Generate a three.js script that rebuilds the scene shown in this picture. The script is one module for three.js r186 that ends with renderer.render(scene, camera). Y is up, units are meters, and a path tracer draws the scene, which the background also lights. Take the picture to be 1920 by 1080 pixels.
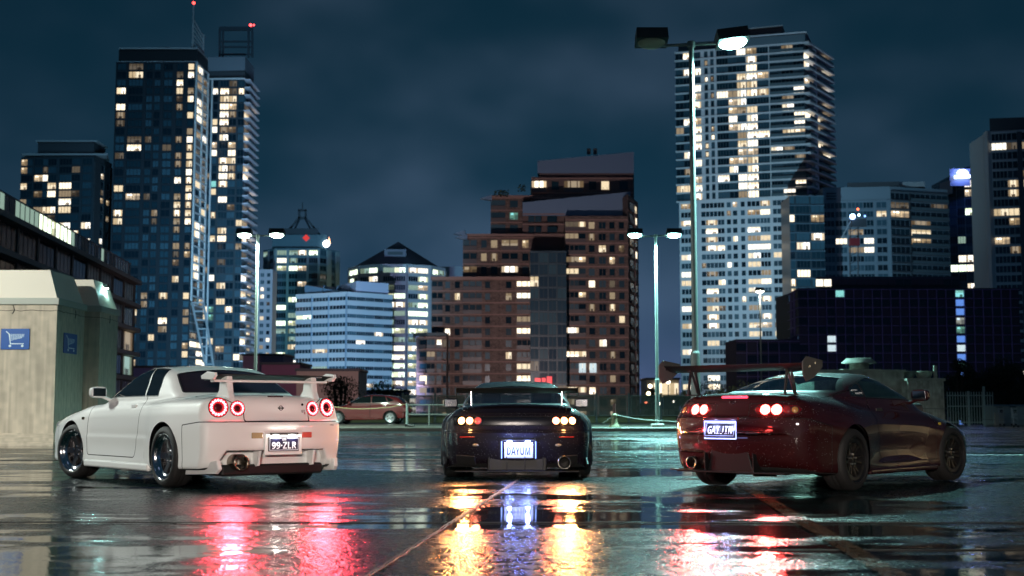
import * as THREE from 'three';
import { mergeGeometries } from 'three/addons/utils/BufferGeometryUtils.js';
import { RoundedBoxGeometry } from 'three/addons/geometries/RoundedBoxGeometry.js';
import { ConvexGeometry } from 'three/addons/geometries/ConvexGeometry.js';

const scene = new THREE.Scene();
const renderer = new THREE.WebGLRenderer({ antialias: true });
renderer.toneMapping = THREE.LinearToneMapping;
renderer.toneMappingExposure = 1.0;
renderer.shadowMap.enabled = true;

// ------------------------------------------------------------------ camera
const FPX = 2450, PITCH = Math.atan((769 - 540) / FPX), CAM_H = 0.84;
const camera = new THREE.PerspectiveCamera(2 * Math.atan(540 / FPX) * 180 / Math.PI, 16 / 9, 0.1, 6000);
camera.position.set(0, CAM_H, 0);
camera.lookAt(0, CAM_H + Math.tan(PITCH) * 100, -100);
camera.focus = 15.2;
camera.userData.fStop = 2.6;
scene.add(camera);

// ------------------------------------------------------------------ noise and random
function rng(seed) { let a = seed >>> 0; return () => { a |= 0; a = a + 0x6D2B79F5 | 0; let t = Math.imul(a ^ a >>> 15, 1 | a); t = t + Math.imul(t ^ t >>> 7, 61 | t) ^ t; return ((t ^ t >>> 14) >>> 0) / 4294967296; }; }
const hash3 = (x, y, z) => { let h = Math.imul(x, 374761393) ^ Math.imul(y, 668265263) ^ Math.imul(z, 2147483647 - 40503); h = Math.imul(h ^ h >>> 13, 1274126177); h ^= h >>> 16; return (h >>> 0) / 4294967296; };
const sm = (t) => t * t * (3 - 2 * t), lerp = (a, b, t) => a + (b - a) * t, clamp = (x, a, b) => Math.min(b, Math.max(a, x));
const sstep = (a, b, x) => sm(clamp((x - a) / (b - a), 0, 1));
function noise3(x, y, z) {
  const X = Math.floor(x), Y = Math.floor(y), Z = Math.floor(z), u = sm(x - X), v = sm(y - Y), w = sm(z - Z);
  const g = (i, j, k) => hash3(X + i, Y + j, Z + k);
  return lerp(lerp(lerp(g(0, 0, 0), g(1, 0, 0), u), lerp(g(0, 1, 0), g(1, 1, 0), u), v), lerp(lerp(g(0, 0, 1), g(1, 0, 1), u), lerp(g(0, 1, 1), g(1, 1, 1), u), v), w);
}
function fbm3(x, y, z, o = 5) { let s = 0, a = 0.5, n = 0; for (let i = 0; i < o; i++) { s += a * noise3(x, y, z); n += a; a *= 0.5; x = x * 2.03 + 17; y = y * 2.03 + 5; z = z * 2.03 + 9; } return s / n; }
// noise that tiles with period p
function tile2(x, y, p, seed, p2 = p) {
  const X = Math.floor(x), Y = Math.floor(y), u = sm(x - X), v = sm(y - Y), m = (i) => ((i % p) + p) % p, m2 = (i) => ((i % p2) + p2) % p2;
  const g = (i, j) => hash3(m(X + i), m2(Y + j), seed);
  return lerp(lerp(g(0, 0), g(1, 0), u), lerp(g(0, 1), g(1, 1), u), v);
}

// ------------------------------------------------------------------ sky: low night cloud over a city
{
  const W = 1024, H = 512, data = new Float32Array(W * H * 4);
  for (let r = 0; r < H; r++) for (let c = 0; c < W; c++) {
    const up = ((r + 0.5) / H - 0.5) * Math.PI, az = ((c + 0.5) / W - 0.5) * 2 * Math.PI;
    const x = Math.cos(az) * Math.cos(up), y = Math.sin(up), z = Math.sin(az) * Math.cos(up);
    const k = 2.2 / (Math.max(y, 0) + 0.55);
    const broad = fbm3(x * 2.1 + 2.2, y * 4.0 + 1, z * 2.1 + 4.1, 3), fine = fbm3(x * k * 3 + 9, y * 9 * 1.2, z * k * 3 + 3, 6);
    const cl = sstep(0.3, 0.7, broad * 0.5 + fine * 0.5);
    const low = Math.exp(-Math.max(y, 0) / 0.16), vio = Math.exp(-Math.max(y, 0) / 0.045), mid = Math.exp(-Math.max(y, 0) / 0.45);
    const city = 0.45 + 0.55 * Math.exp(-(((az + Math.PI / 2) / 0.36) ** 2)); // the glow of the city centre on the cloud
    const dark = [0.0022, 0.015, 0.028], glow = [0.048, 0.076, 0.124], hor = [0.010, 0.048, 0.085], violet = [0.05, 0.022, 0.09];
    const o = (r * W + c) * 4;
    for (let i = 0; i < 3; i++) data[o + i] = lerp(dark[i], glow[i], Math.pow(cl, 1.4) * (0.35 + 0.65 * mid) * city) + (hor[i] * low + violet[i] * vio) * city;
    data[o + 3] = 1;
  }
  const t = new THREE.DataTexture(data, W, H, THREE.RGBAFormat, THREE.FloatType);
  t.mapping = THREE.EquirectangularReflectionMapping; t.magFilter = THREE.LinearFilter; t.minFilter = THREE.LinearFilter; t.needsUpdate = true;
  scene.background = t; scene.environment = t;
}
// faint moonlight through the cloud
const moon = new THREE.DirectionalLight(0xbfd0ff, 0.02);
moon.position.set(-60, 90, 40); moon.target.position.set(0, 0, -20); moon.castShadow = true; moon.shadow.radius = 30;
Object.assign(moon.shadow.camera, { left: -60, right: 60, top: 60, bottom: -60, far: 300 });
scene.add(moon, moon.target);

// ------------------------------------------------------------------ helpers
const DOWN = new THREE.Vector3();
function at(px, py, d) { // a pixel of the 1920x1080 view at depth d along -z
  const xc = (px - 960) / FPX, yc = (540 - py) / FPX, c = Math.cos(PITCH), s = Math.sin(PITCH);
  const y = yc * c + s, z = -(c - yc * s), k = d / -z;
  return new THREE.Vector3(xc * k, CAM_H + y * k, -d);
}
const names = new Map();
function numbered(n) { const k = names.get(n) || 0; names.set(n, k + 1); return k ? n + '_' + String(k).padStart(3, '0') : n; }
function tag(o, label, category, group, kind) { if (label) o.userData.label = label; if (category) o.userData.category = category; if (group) o.userData.group = group; if (kind) o.userData.kind = kind; return o; }
function thing(name, label, category, x = 0, y = 0, z = 0, ry = 0, group) {
  const o = new THREE.Group(); o.name = numbered(name); o.position.set(x, y, z); o.rotation.y = ry; scene.add(o); return tag(o, label, category, group);
}
function mesh(name, geo, mat, parent) {
  const m = new THREE.Mesh(geo, mat); m.name = parent === scene ? numbered(name) : name; m.castShadow = m.receiveShadow = true; parent.add(m); return m;
}
const UNIT = new THREE.BoxGeometry(1, 1, 1);
function box(name, mat, parent, x, y, z, sx, sy, sz, ry = 0) { const m = mesh(name, UNIT, mat, parent); m.position.set(x, y, z); m.scale.set(sx, sy, sz); m.rotation.y = ry; return m; }
function rbox(sx, sy, sz, r = 0.01, seg = 2) { return new RoundedBoxGeometry(sx, sy, sz, seg, Math.min(r, sx / 2.01, sy / 2.01, sz / 2.01)); }
function bar(a, b, r, seg = 8) { // round bar between two points
  const A = new THREE.Vector3(...a), B = new THREE.Vector3(...b), L = A.distanceTo(B), g = new THREE.CylinderGeometry(r, r, L, seg);
  g.applyQuaternion(new THREE.Quaternion().setFromUnitVectors(new THREE.Vector3(0, 1, 0), B.clone().sub(A).normalize())); g.translate((A.x + B.x) / 2, (A.y + B.y) / 2, (A.z + B.z) / 2); return g;
}
function sqbar(a, b, w, h) { // rectangular bar between two points, h along y where it can
  const A = new THREE.Vector3(...a), B = new THREE.Vector3(...b), L = A.distanceTo(B), g = new THREE.BoxGeometry(w, h, L);
  const m = new THREE.Matrix4().lookAt(A, B, Math.abs(B.y - A.y) > 0.98 * L ? new THREE.Vector3(1, 0, 0) : new THREE.Vector3(0, 1, 0)); g.applyMatrix4(m); g.translate((A.x + B.x) / 2, (A.y + B.y) / 2, (A.z + B.z) / 2); return g;
}
function tube(pts, r, seg = 40, rs = 6) { return new THREE.TubeGeometry(new THREE.CatmullRomCurve3(pts.map((p) => new THREE.Vector3(...p))), seg, r, rs, false); }
function merge(list) { return mergeGeometries(list.map((g) => { const h = g.index ? g.toNonIndexed() : g; for (const k of Object.keys(h.attributes)) if (!['position', 'normal', 'uv'].includes(k)) h.deleteAttribute(k); if (!h.attributes.uv) h.setAttribute('uv', new THREE.BufferAttribute(new Float32Array(h.attributes.position.count * 2), 2)); return h; })); }
const M = (o) => { const { cc, ...r } = o; const m = new THREE.MeshPhysicalMaterial(r); if (Array.isArray(o.color)) m.color.setRGB(...o.color); if (Array.isArray(o.emissive)) m.emissive.setRGB(...o.emissive); return m; };
const mat = (color, roughness = 0.7, metalness = 0, extra = {}) => { const m = new THREE.MeshPhysicalMaterial({ roughness, metalness, ...extra }); m.color.setRGB(...color); return m; };
const glowMat = (e, k = 1, extra = {}) => { const m = new THREE.MeshStandardMaterial({ roughness: 0.3, ...extra }); m.color.setRGB(0.02, 0.02, 0.02); m.emissive.setRGB(e[0] * k, e[1] * k, e[2] * k); return m; };
function canvasTex(w, h, draw, srgb = true) { const c = document.createElement('canvas'); c.width = w; c.height = h; draw(c.getContext('2d'), w, h); const t = new THREE.CanvasTexture(c); if (srgb) t.colorSpace = THREE.SRGBColorSpace; t.magFilter = THREE.LinearFilter; return t; }
function dataTex(n, fn, srgb = false) { // fn(u, v) gives [r, g, b] 0..1
  const d = new Uint8Array(n * n * 4); for (let y = 0; y < n; y++) for (let x = 0; x < n; x++) { const v = fn((x + 0.5) / n, (y + 0.5) / n), o = (y * n + x) * 4; d[o] = clamp(v[0], 0, 1) * 255; d[o + 1] = clamp(v[1] ?? v[0], 0, 1) * 255; d[o + 2] = clamp(v[2] ?? v[0], 0, 1) * 255; d[o + 3] = 255; }
  const t = new THREE.DataTexture(d, n, n); t.wrapS = t.wrapT = THREE.RepeatWrapping; t.magFilter = THREE.LinearFilter; t.minFilter = THREE.LinearMipmapLinearFilter; t.needsUpdate = true; if (srgb) t.colorSpace = THREE.SRGBColorSpace; return t;
}
function plane(x0, x1, z0, z1, y, tile) { // flat sheet facing up, uv in tiles
  const g = new THREE.BufferGeometry();
  g.setAttribute('position', new THREE.Float32BufferAttribute([x0, y, z0, x1, y, z0, x1, y, z1, x0, y, z1], 3));
  g.setAttribute('normal', new THREE.Float32BufferAttribute([0, 1, 0, 0, 1, 0, 0, 1, 0, 0, 1, 0], 3));
  g.setAttribute('uv', new THREE.Float32BufferAttribute([x0, -z0, x1, -z0, x1, -z1, x0, -z1].map((v) => v / tile), 2));
  g.setIndex(z0 > z1 ? [0, 1, 2, 0, 2, 3] : [0, 2, 1, 0, 3, 2]); return g;
}
function lamp(x, y, z, color, cd, radius = 0.05) { const l = new THREE.PointLight(0xffffff, cd); l.color.setRGB(...color); l.position.set(x, y, z); l.castShadow = true; l.shadow.radius = radius / 0.02; return l; }
// ------------------------------------------------------------------ ground
const GROUND_Y = -5;
{
  // one tile of 24 m: puddles (low and smooth), wet rough concrete between, fine aggregate
  const N = 2048, T = 24, puddle = new Float32Array(N * N), fine = new Float32Array(N * N);
  for (let y = 0; y < N; y++) for (let x = 0; x < N; x++) {
    const u = x / N * T, v = y / N * T; let s = 0;
    s += tile2(u / 3 + 3, v / 2 + 1, 8, 11, 12) * 0.34 + tile2(u / 2, v / 0.8, 12, 12, 30) * 0.26 + tile2(u / 0.8, v / 0.3, 30, 13, 80) * 0.22 + tile2(u / 0.3, v / 0.12, 80, 14, 200) * 0.18;
    puddle[y * N + x] = s;
    fine[y * N + x] = tile2(u / 0.048, v / 0.048, 500, 15) * 0.4 + hash3(x, y, 7) * 0.6;
  }
  const rough = new Uint8Array(N * N * 4), bump = new Uint8Array(N * N * 4), colr = new Uint8Array(N * N * 4);
  for (let i = 0; i < N * N; i++) {
    const p = puddle[i], dry = sstep(0.37, 0.50, p), ex = i % N / N * T, ey = Math.floor(i / N) / N * T;
    const rg = lerp(0.06, 0.265, dry) + (fine[i] - 0.5) * 0.12 * dry;
    const b = 0.45 + (p - 0.5) * 0.42 * sstep(0.34, 0.6, p) + (fine[i] - 0.5) * 0.62 * lerp(0.06, 1, dry);
    const c = (0.52 + (fine[i] - 0.5) * 0.5 + (tile2(ex / 2, ey / 2, 12, 21) - 0.5) * 0.25) * lerp(0.8, 1.05, dry);
    for (let k = 0; k < 3; k++) { rough[i * 4 + k] = clamp(rg, 0.02, 1) * 255; bump[i * 4 + k] = clamp(b, 0, 1) * 255; colr[i * 4 + k] = clamp(c, 0, 1) * 255; }
    rough[i * 4 + 3] = bump[i * 4 + 3] = colr[i * 4 + 3] = 255;
  }
  const mk = (d) => { const t = new THREE.DataTexture(d, N, N); t.wrapS = t.wrapT = THREE.RepeatWrapping; t.magFilter = THREE.LinearFilter; t.minFilter = THREE.LinearMipmapLinearFilter; t.needsUpdate = true; return t; };
  const tc = mk(colr), tr = mk(rough), tb = mk(bump);
  const m = new THREE.MeshPhysicalMaterial({ roughness: 1, map: tc, roughnessMap: tr, bumpMap: tb, bumpScale: 0.014, ior: 1.36 });
  m.color.setRGB(0.006, 0.026, 0.028);
  // the deck really undulates a little: a fine grid with shallow swells
  const deckG = new THREE.PlaneGeometry(150, 92, 300, 920); deckG.rotateX(-Math.PI / 2); deckG.translate(10, 0, -46 + 14);
  const P = deckG.attributes.position, U = deckG.attributes.uv;
  for (let i = 0; i < P.count; i++) {
    const x = P.getX(i), z = P.getZ(i);
    P.setY(i, (noise3(x * 0.35 + 50, 3, z * 0.9 + 80) - 0.5) * 0.014 + (noise3(x * 0.8 + 20, 9, z * 2.6 + 40) - 0.5) * 0.006);
    U.setXY(i, x / T, -z / T);
  }
  deckG.computeVertexNormals();
  tag(mesh('parking_deck', deckG, m, scene), 'wet dark concrete parking deck with puddles and coloured reflections', null, null, 'structure');
  const gm = mat([0.03, 0.032, 0.035], 0.8);
  tag(mesh('ground', plane(-3000, 3000, 200, -5000, GROUND_Y, 10), gm, scene), 'dark city ground below the deck', null, null, 'structure');
  // edge of the deck (a slab with thickness)
  box('deck_edge', mat([0.2, 0.2, 0.19], 0.8), scene, 10, -2.6, -77.8, 150, 4.8, 0.4).userData = { kind: 'structure', label: 'concrete edge beam of the parking deck' };
  // painted markings and joints
  const worn = (seed, base) => canvasTex(256, 256, (g, w, h) => { const r = rng(seed); g.fillStyle = base; g.fillRect(0, 0, w, h); for (let i = 0; i < 500; i++) { g.fillStyle = `rgba(60,58,52,${0.1 + 0.4 * r()})`; const s = 1 + r() * 5 * r(); g.fillRect(r() * w, r() * h, s * (1 + r() * 3), s); } for (let i = 0; i < 420; i++) { const s = 2 + r() * r() * 16; g.clearRect(r() * w, r() * h, s * (0.6 + r()), s * (0.5 + r())); } });
  const strip = (x0, z0, x1, z1, w, y, mm, name, label) => {
    const dx = x1 - x0, dz = z1 - z0, L = Math.hypot(dx, dz), g = new THREE.PlaneGeometry(w, L, 1, Math.ceil(L * 4)); g.rotateX(-Math.PI / 2); g.rotateY(Math.atan2(dx, dz)); g.translate((x0 + x1) / 2, y, (z0 + z1) / 2);
    const uv = g.attributes.uv; for (let i = 0; i < uv.count; i++) { const P = g.attributes.position; uv.setXY(i, P.getX(i) / T, -P.getZ(i) / T); }
    return tag(mesh(name, g, mm, scene), label, null, null, 'structure');
  };
  const pt = worn(4, '#b9a58c'); pt.wrapS = pt.wrapT = THREE.RepeatWrapping;
  pt.repeat.set(T / 0.3, T / 0.6);
  const paint = new THREE.MeshPhysicalMaterial({ map: pt, alphaTest: 0.5, transparent: true, roughness: 1, roughnessMap: tr, bumpMap: tb, bumpScale: 0.014, ior: 1.36 }); paint.color.setRGB(0.28, 0.255, 0.215);
  strip(1.80, -5.0, 2.72, -16.5, 0.14, 0.008, paint, 'bay_line', 'worn tan painted bay line running away under the dark red coupe');
  const pw = worn(9, '#e8ece8'); pw.wrapS = pw.wrapT = THREE.RepeatWrapping;
  pw.repeat.set(T / 0.6, T / 0.3);
  const white = new THREE.MeshPhysicalMaterial({ map: pw, alphaTest: 0.5, transparent: true, roughness: 1, roughnessMap: tr, bumpMap: tb, bumpScale: 0.014, ior: 1.36 }); white.color.setRGB(0.8, 0.82, 0.8);
  strip(7.4, -24.6, 30, -24.6, 0.22, 0.009, white, 'bay_line', 'white painted line across the deck beyond the dark red coupe');
  strip(-30, -29.6, -9.6, -29.6, 0.12, 0.009, white, 'bay_line', 'white painted line in front of the beige kiosks');
  const jm = mat([0.008, 0.008, 0.008], 0.5), lip = mat([0.34, 0.34, 0.33], 0.7, 0, { specularIntensity: 0.3 });
  // expansion joint with a raised, broken edge
  const jr = rng(5), jp = [], jl = [];
  for (let z = -5; z > -16; z -= 0.11) { const t = (-z - 5) / 10.1, x = lerp(-0.87, 0.02, t) + (jr() - 0.5) * 0.016; jp.push([x, 0.005, z]); jl.push([x - 0.022 + (jr() - 0.5) * 0.012, 0.0055, z]); }
  tag(mesh('deck_joint', tube(jp, 0.007, 300, 5), jm, scene), 'dark joint running diagonally across the wet deck', null, null, 'structure');
  tag(mesh('joint_edge', tube(jl, 0.0035, 300, 5), lip, scene), 'pale broken edge along the diagonal deck joint', null, null, 'structure');
  for (const [z, x0, x1, lb] of [[-9.9, -16, 16, 'nearest of the dark joints across the deck'], [-22.0, -20, 24, 'dark joint across the deck behind the cars'], [-8.0, 1.5, 16, 'short dark joint across the deck by the bay line']]) {
    const pts = [], r = rng(Math.round(-z * 10)); for (let x = x0; x <= x1; x += 0.5) pts.push([x, 0.002, z + (r() - 0.5) * 0.03 + 0.004 * x]);
    tag(mesh('deck_joint', tube(pts, 0.0045, pts.length * 3, 5), jm, scene), lb, null, null, 'structure');
  }
  // raised island behind the cars
  const kt = dataTex(512, (u, v) => { const c = 0.55 + (tile2(u * 40, v * 40, 40, 3) - 0.5) * 0.25 + (hash3(u * 512 | 0, v * 512 | 0, 2) - 0.5) * 0.25; return [c, c, c]; });
  const island = new THREE.MeshPhysicalMaterial({ map: kt, bumpMap: kt, bumpScale: 0.004, roughness: 0.4 }); island.color.setRGB(0.12, 0.105, 0.085);
  const ig = rbox(40, 0.3, 25.5, 0.03); ig.translate(-6.5, 0, -64.75);
  const iu = ig.attributes.uv, ip = ig.attributes.position; for (let i = 0; i < iu.count; i++) iu.setXY(i, ip.getX(i) / 2, ip.getZ(i) / 2);
  tag(mesh('kerb_island', ig, island, scene), 'raised concrete island behind the parked cars', null, null, 'structure');
}
// ------------------------------------------------------------------ car body modelling: a smooth field meshed with a surface net, then cut into panels
function curve(pts) { // monotone cubic through points, as a table
  const n = pts.length, x = pts.map((p) => p[0]), y = pts.map((p) => p[1]), d = [], s = [];
  for (let i = 0; i < n - 1; i++) s.push((y[i + 1] - y[i]) / (x[i + 1] - x[i]));
  for (let i = 0; i < n; i++) d.push(i === 0 ? s[0] : i === n - 1 ? s[n - 2] : s[i - 1] * s[i] <= 0 ? 0 : 2 / (1 / s[i - 1] + 1 / s[i]));
  const K = 600, tab = new Float32Array(K + 1), x0 = x[0], x1 = x[n - 1];
  for (let k = 0, j = 0; k <= K; k++) {
    const q = x0 + (x1 - x0) * k / K; while (j < n - 2 && q > x[j + 1]) j++;
    const h = x[j + 1] - x[j], t = (q - x[j]) / h, t2 = t * t, t3 = t2 * t;
    tab[k] = (2 * t3 - 3 * t2 + 1) * y[j] + (t3 - 2 * t2 + t) * h * d[j] + (-2 * t3 + 3 * t2) * y[j + 1] + (t3 - t2) * h * d[j + 1];
  }
  return (q) => { const f = (q - x0) / (x1 - x0) * K; if (f <= 0) return tab[0] + (q < x0 ? (q - x0) * s[0] : 0); if (f >= K) return tab[K] + (q - x1) * s[n - 2]; const i = f | 0; return tab[i] + (tab[i + 1] - tab[i]) * (f - i); };
}
const smax = (a, b, k) => { const h = Math.max(k - Math.abs(a - b), 0) / k; return Math.max(a, b) + h * h * k * 0.25; };
const smin = (a, b, k) => -smax(-a, -b, k);
function surfaceNet(f, lo, hi, h) {
  const n = [0, 1, 2].map((i) => Math.ceil((hi[i] - lo[i]) / h) + 1), [nx, ny, nz] = n, at3 = (i, j, k) => (k * ny + j) * nx + i;
  const v = new Float32Array(nx * ny * nz).fill(9), B = 4;
  for (let k = 0; k < nz; k += B) for (let j = 0; j < ny; j += B) for (let i = 0; i < nx; i += B) {
    const c = f(lo[0] + (i + B / 2) * h, lo[1] + (j + B / 2) * h, lo[2] + (k + B / 2) * h), far = Math.abs(c) > h * B * 2.6;
    for (let c3 = k; c3 < Math.min(nz, k + B); c3++) for (let b = j; b < Math.min(ny, j + B); b++) for (let a = i; a < Math.min(nx, i + B); a++) v[at3(a, b, c3)] = far ? c : f(lo[0] + a * h, lo[1] + b * h, lo[2] + c3 * h);
  }
  const cell = new Int32Array(nx * ny * nz).fill(-1), p = [], idx = [];
  const E = [[0, 1], [2, 3], [4, 5], [6, 7], [0, 2], [1, 3], [4, 6], [5, 7], [0, 4], [1, 5], [2, 6], [3, 7]], cv = new Float32Array(8);
  for (let k = 0; k < nz - 1; k++) for (let j = 0; j < ny - 1; j++) for (let i = 0; i < nx - 1; i++) {
    let mask = 0; for (let q = 0; q < 8; q++) { cv[q] = v[at3(i + (q & 1), j + (q >> 1 & 1), k + (q >> 2))]; if (cv[q] < 0) mask |= 1 << q; }
    if (mask === 0 || mask === 255) continue;
    let sx = 0, sy = 0, sz = 0, m = 0;
    for (const [a, b] of E) if ((mask >> a & 1) !== (mask >> b & 1)) { const t = cv[a] / (cv[a] - cv[b]); sx += lerp(a & 1, b & 1, t); sy += lerp(a >> 1 & 1, b >> 1 & 1, t); sz += lerp(a >> 2, b >> 2, t); m++; }
    cell[at3(i, j, k)] = p.length / 3; p.push(lo[0] + (i + sx / m) * h, lo[1] + (j + sy / m) * h, lo[2] + (k + sz / m) * h);
  }
  const quad = (a, b, c, d, flip) => { if (a < 0 || b < 0 || c < 0 || d < 0) return; flip ? idx.push(a, c, b, b, c, d) : idx.push(a, b, c, b, d, c); };
  for (let k = 1; k < nz - 1; k++) for (let j = 1; j < ny - 1; j++) for (let i = 1; i < nx - 1; i++) {
    const c = v[at3(i, j, k)] < 0;
    if (c !== v[at3(i + 1, j, k)] < 0) quad(cell[at3(i, j - 1, k - 1)], cell[at3(i, j, k - 1)], cell[at3(i, j - 1, k)], cell[at3(i, j, k)], !c);
    if (c !== v[at3(i, j + 1, k)] < 0) quad(cell[at3(i - 1, j, k - 1)], cell[at3(i - 1, j, k)], cell[at3(i, j, k - 1)], cell[at3(i, j, k)], !c);
    if (c !== v[at3(i, j, k + 1)] < 0) quad(cell[at3(i - 1, j - 1, k)], cell[at3(i, j - 1, k)], cell[at3(i - 1, j, k)], cell[at3(i, j, k)], !c);
  }
  const P = new Float32Array(p), Nn = new Float32Array(p.length), e = 0.002;
  for (let i = 0; i < P.length; i += 3) {
    let x = P[i], y = P[i + 1], z = P[i + 2], gx, gy, gz;
    for (let s = 0; s < 4; s++) {
      const c = f(x, y, z); gx = (f(x + e, y, z) - f(x - e, y, z)) / (2 * e); gy = (f(x, y + e, z) - f(x, y - e, z)) / (2 * e); gz = (f(x, y, z + e) - f(x, y, z - e)) / (2 * e);
      const g2 = gx * gx + gy * gy + gz * gz + 1e-9; if (s === 3) break;
      const st = clamp(c / g2, -h * 0.4, h * 0.4) ; x -= gx * st; y -= gy * st; z -= gz * st;
    }
    const l = Math.hypot(gx, gy, gz) || 1; P[i] = x; P[i + 1] = y; P[i + 2] = z; Nn[i] = gx / l; Nn[i + 1] = gy / l; Nn[i + 2] = gz / l;
  }
  return { p: P, n: Nn, i: idx };
}
function clip(m, fn) { // keep where fn > 0, cut exactly at 0
  const nv = m.p.length / 3, val = new Float32Array(nv);
  for (let k = 0; k < nv; k++) val[k] = fn(m.p[k * 3], m.p[k * 3 + 1], m.p[k * 3 + 2], m.n[k * 3], m.n[k * 3 + 1], m.n[k * 3 + 2]);
  const p = [], n = [], out = [], old = new Int32Array(nv).fill(-1), cut = new Map();
  const keep = (k) => { if (old[k] < 0) { old[k] = p.length / 3; p.push(m.p[k * 3], m.p[k * 3 + 1], m.p[k * 3 + 2]); n.push(m.n[k * 3], m.n[k * 3 + 1], m.n[k * 3 + 2]); } return old[k]; };
  const edge = (a, b) => { if (a > b) [a, b] = [b, a]; const key = a * nv + b; if (!cut.has(key)) { const t = val[a] / (val[a] - val[b]); cut.set(key, p.length / 3); for (let c = 0; c < 3; c++) { p.push(lerp(m.p[a * 3 + c], m.p[b * 3 + c], t)); n.push(lerp(m.n[a * 3 + c], m.n[b * 3 + c], t)); } } return cut.get(key); };
  for (let t = 0; t < m.i.length; t += 3) {
    const q = [m.i[t], m.i[t + 1], m.i[t + 2]], poly = [];
    for (let e = 0; e < 3; e++) { const a = q[e], b = q[(e + 1) % 3]; if (val[a] > 0) poly.push(keep(a)); if (val[a] > 0 !== val[b] > 0) poly.push(edge(a, b)); }
    for (let e = 2; e < poly.length; e++) out.push(poly[0], poly[e - 1], poly[e]);
  }
  return { p: new Float32Array(p), n: new Float32Array(n), i: out };
}
function offset(m, d) { const p = m.p.slice(); for (let i = 0; i < p.length; i++) p[i] += m.n[i] * d; return { p, n: m.n, i: m.i }; }
function toGeo(m, uvs) {
  const g = new THREE.BufferGeometry(); g.setAttribute('position', new THREE.BufferAttribute(Float32Array.from(m.p), 3)); g.setAttribute('normal', new THREE.BufferAttribute(Float32Array.from(m.n), 3));
  const uv = new Float32Array(m.p.length / 3 * 2); for (let k = 0; k < uv.length / 2; k++) { uv[k * 2] = m.p[k * 3] + m.p[k * 3 + 2]; uv[k * 2 + 1] = m.p[k * 3 + 1]; } g.setAttribute('uv', new THREE.BufferAttribute(uv, 2)); g.setIndex(m.i.slice()); return g;
}
function roundPoly(pts, r) {
  const out = [], n = pts.length; for (let i = 0; i < n; i++) { const a = pts[(i + n - 1) % n], b = pts[i], c = pts[(i + 1) % n], la = Math.hypot(a[0] - b[0], a[1] - b[1]), lc = Math.hypot(c[0] - b[0], c[1] - b[1]), q = Math.min(b[2] ?? r, la * 0.48, lc * 0.48); const A = [lerp(b[0], a[0], q / la), lerp(b[1], a[1], q / la)], C = [lerp(b[0], c[0], q / lc), lerp(b[1], c[1], q / lc)]; for (let s = 0; s <= 4; s++) { const t = s / 4; out.push([lerp(lerp(A[0], b[0], t), lerp(b[0], C[0], t), t), lerp(lerp(A[1], b[1], t), lerp(b[1], C[1], t), t)]); } } return out;
}
function sdPoly(pts, r = 0) { // distance to the outline, positive inside
  const q = r ? roundPoly(pts, r) : pts, n = q.length;
  return (x, y) => { let d = 1e9, ins = false; for (let i = 0, j = n - 1; i < n; j = i++) { const ax = q[i][0], ay = q[i][1], ex = q[j][0] - ax, ey = q[j][1] - ay, wx = x - ax, wy = y - ay, t = clamp((wx * ex + wy * ey) / (ex * ex + ey * ey), 0, 1), bx = wx - ex * t, by = wy - ey * t; d = Math.min(d, bx * bx + by * by); if (ay > y !== q[j][1] > y && x < ex * (y - ay) / ey + ax) ins = !ins; } return (ins ? 1 : -1) * Math.sqrt(d); };
}
function bodyField(s) {
  const T = curve(s.top), Bt = curve(s.bottom), W = curve(s.width), ZR = curve(s.rear), ZF = curve(s.front), S = curve(s.section), R = curve(s.roof), GW = curve(s.cabin), KX = s.crown ?? 0.05, kk = s.round ?? 0.09;
  const f = (X, y, z) => {
    const x = Math.abs(X), w = W(z), t = T(z), b = Bt(z);
    let ww = w * S(clamp((y - b) / (t - b), -0.3, 1.3));
    for (const q of s.flares) { const dz = (z - q.z) / q.l, dy = (y - q.y) / q.h; ww += q.b * Math.exp(-(dz * dz + dy * dy)); }
    if (s.extra) ww += s.extra(y, z);
    const k = x / w;
    let d = smax((x - ww) * 0.97, (y - t + KX * k * k * k * k * 0.6 + KX * 0.5 * k * k) * 0.93, s.shoulder ?? 0.12);
    d = smax(d, b - y, 0.05);
    d = smax(d, (z - ZR(y) + s.rearPlan * x * x + (s.rearPlan4 || 0) * x * x * x * x) * 0.95, kk);
    d = smax(d, (ZF(y) - z + s.frontPlan * x * x) * 0.95, 0.14);
    const rz = z > 0.25 ? z + s.glassPlan * x * x : z - s.screenPlan * x * x;
    let g = smax((x - GW(y) * (1 - (s.taper || 0) * Math.max(0, z - 0.3) ** 2)) * 0.9, (y - R(rz) + 0.10 * x * x) * (s.roofScale ?? 0.8), s.roofRound ?? 0.1);
    g = smax(g, 0.6 - y, 0.02);
    let r = smin(d, g, s.blend ?? 0.035);
    if (s.cut) r = s.cut(r, x, y, z, X);
    return r;
  };
  return f;
}
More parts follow.
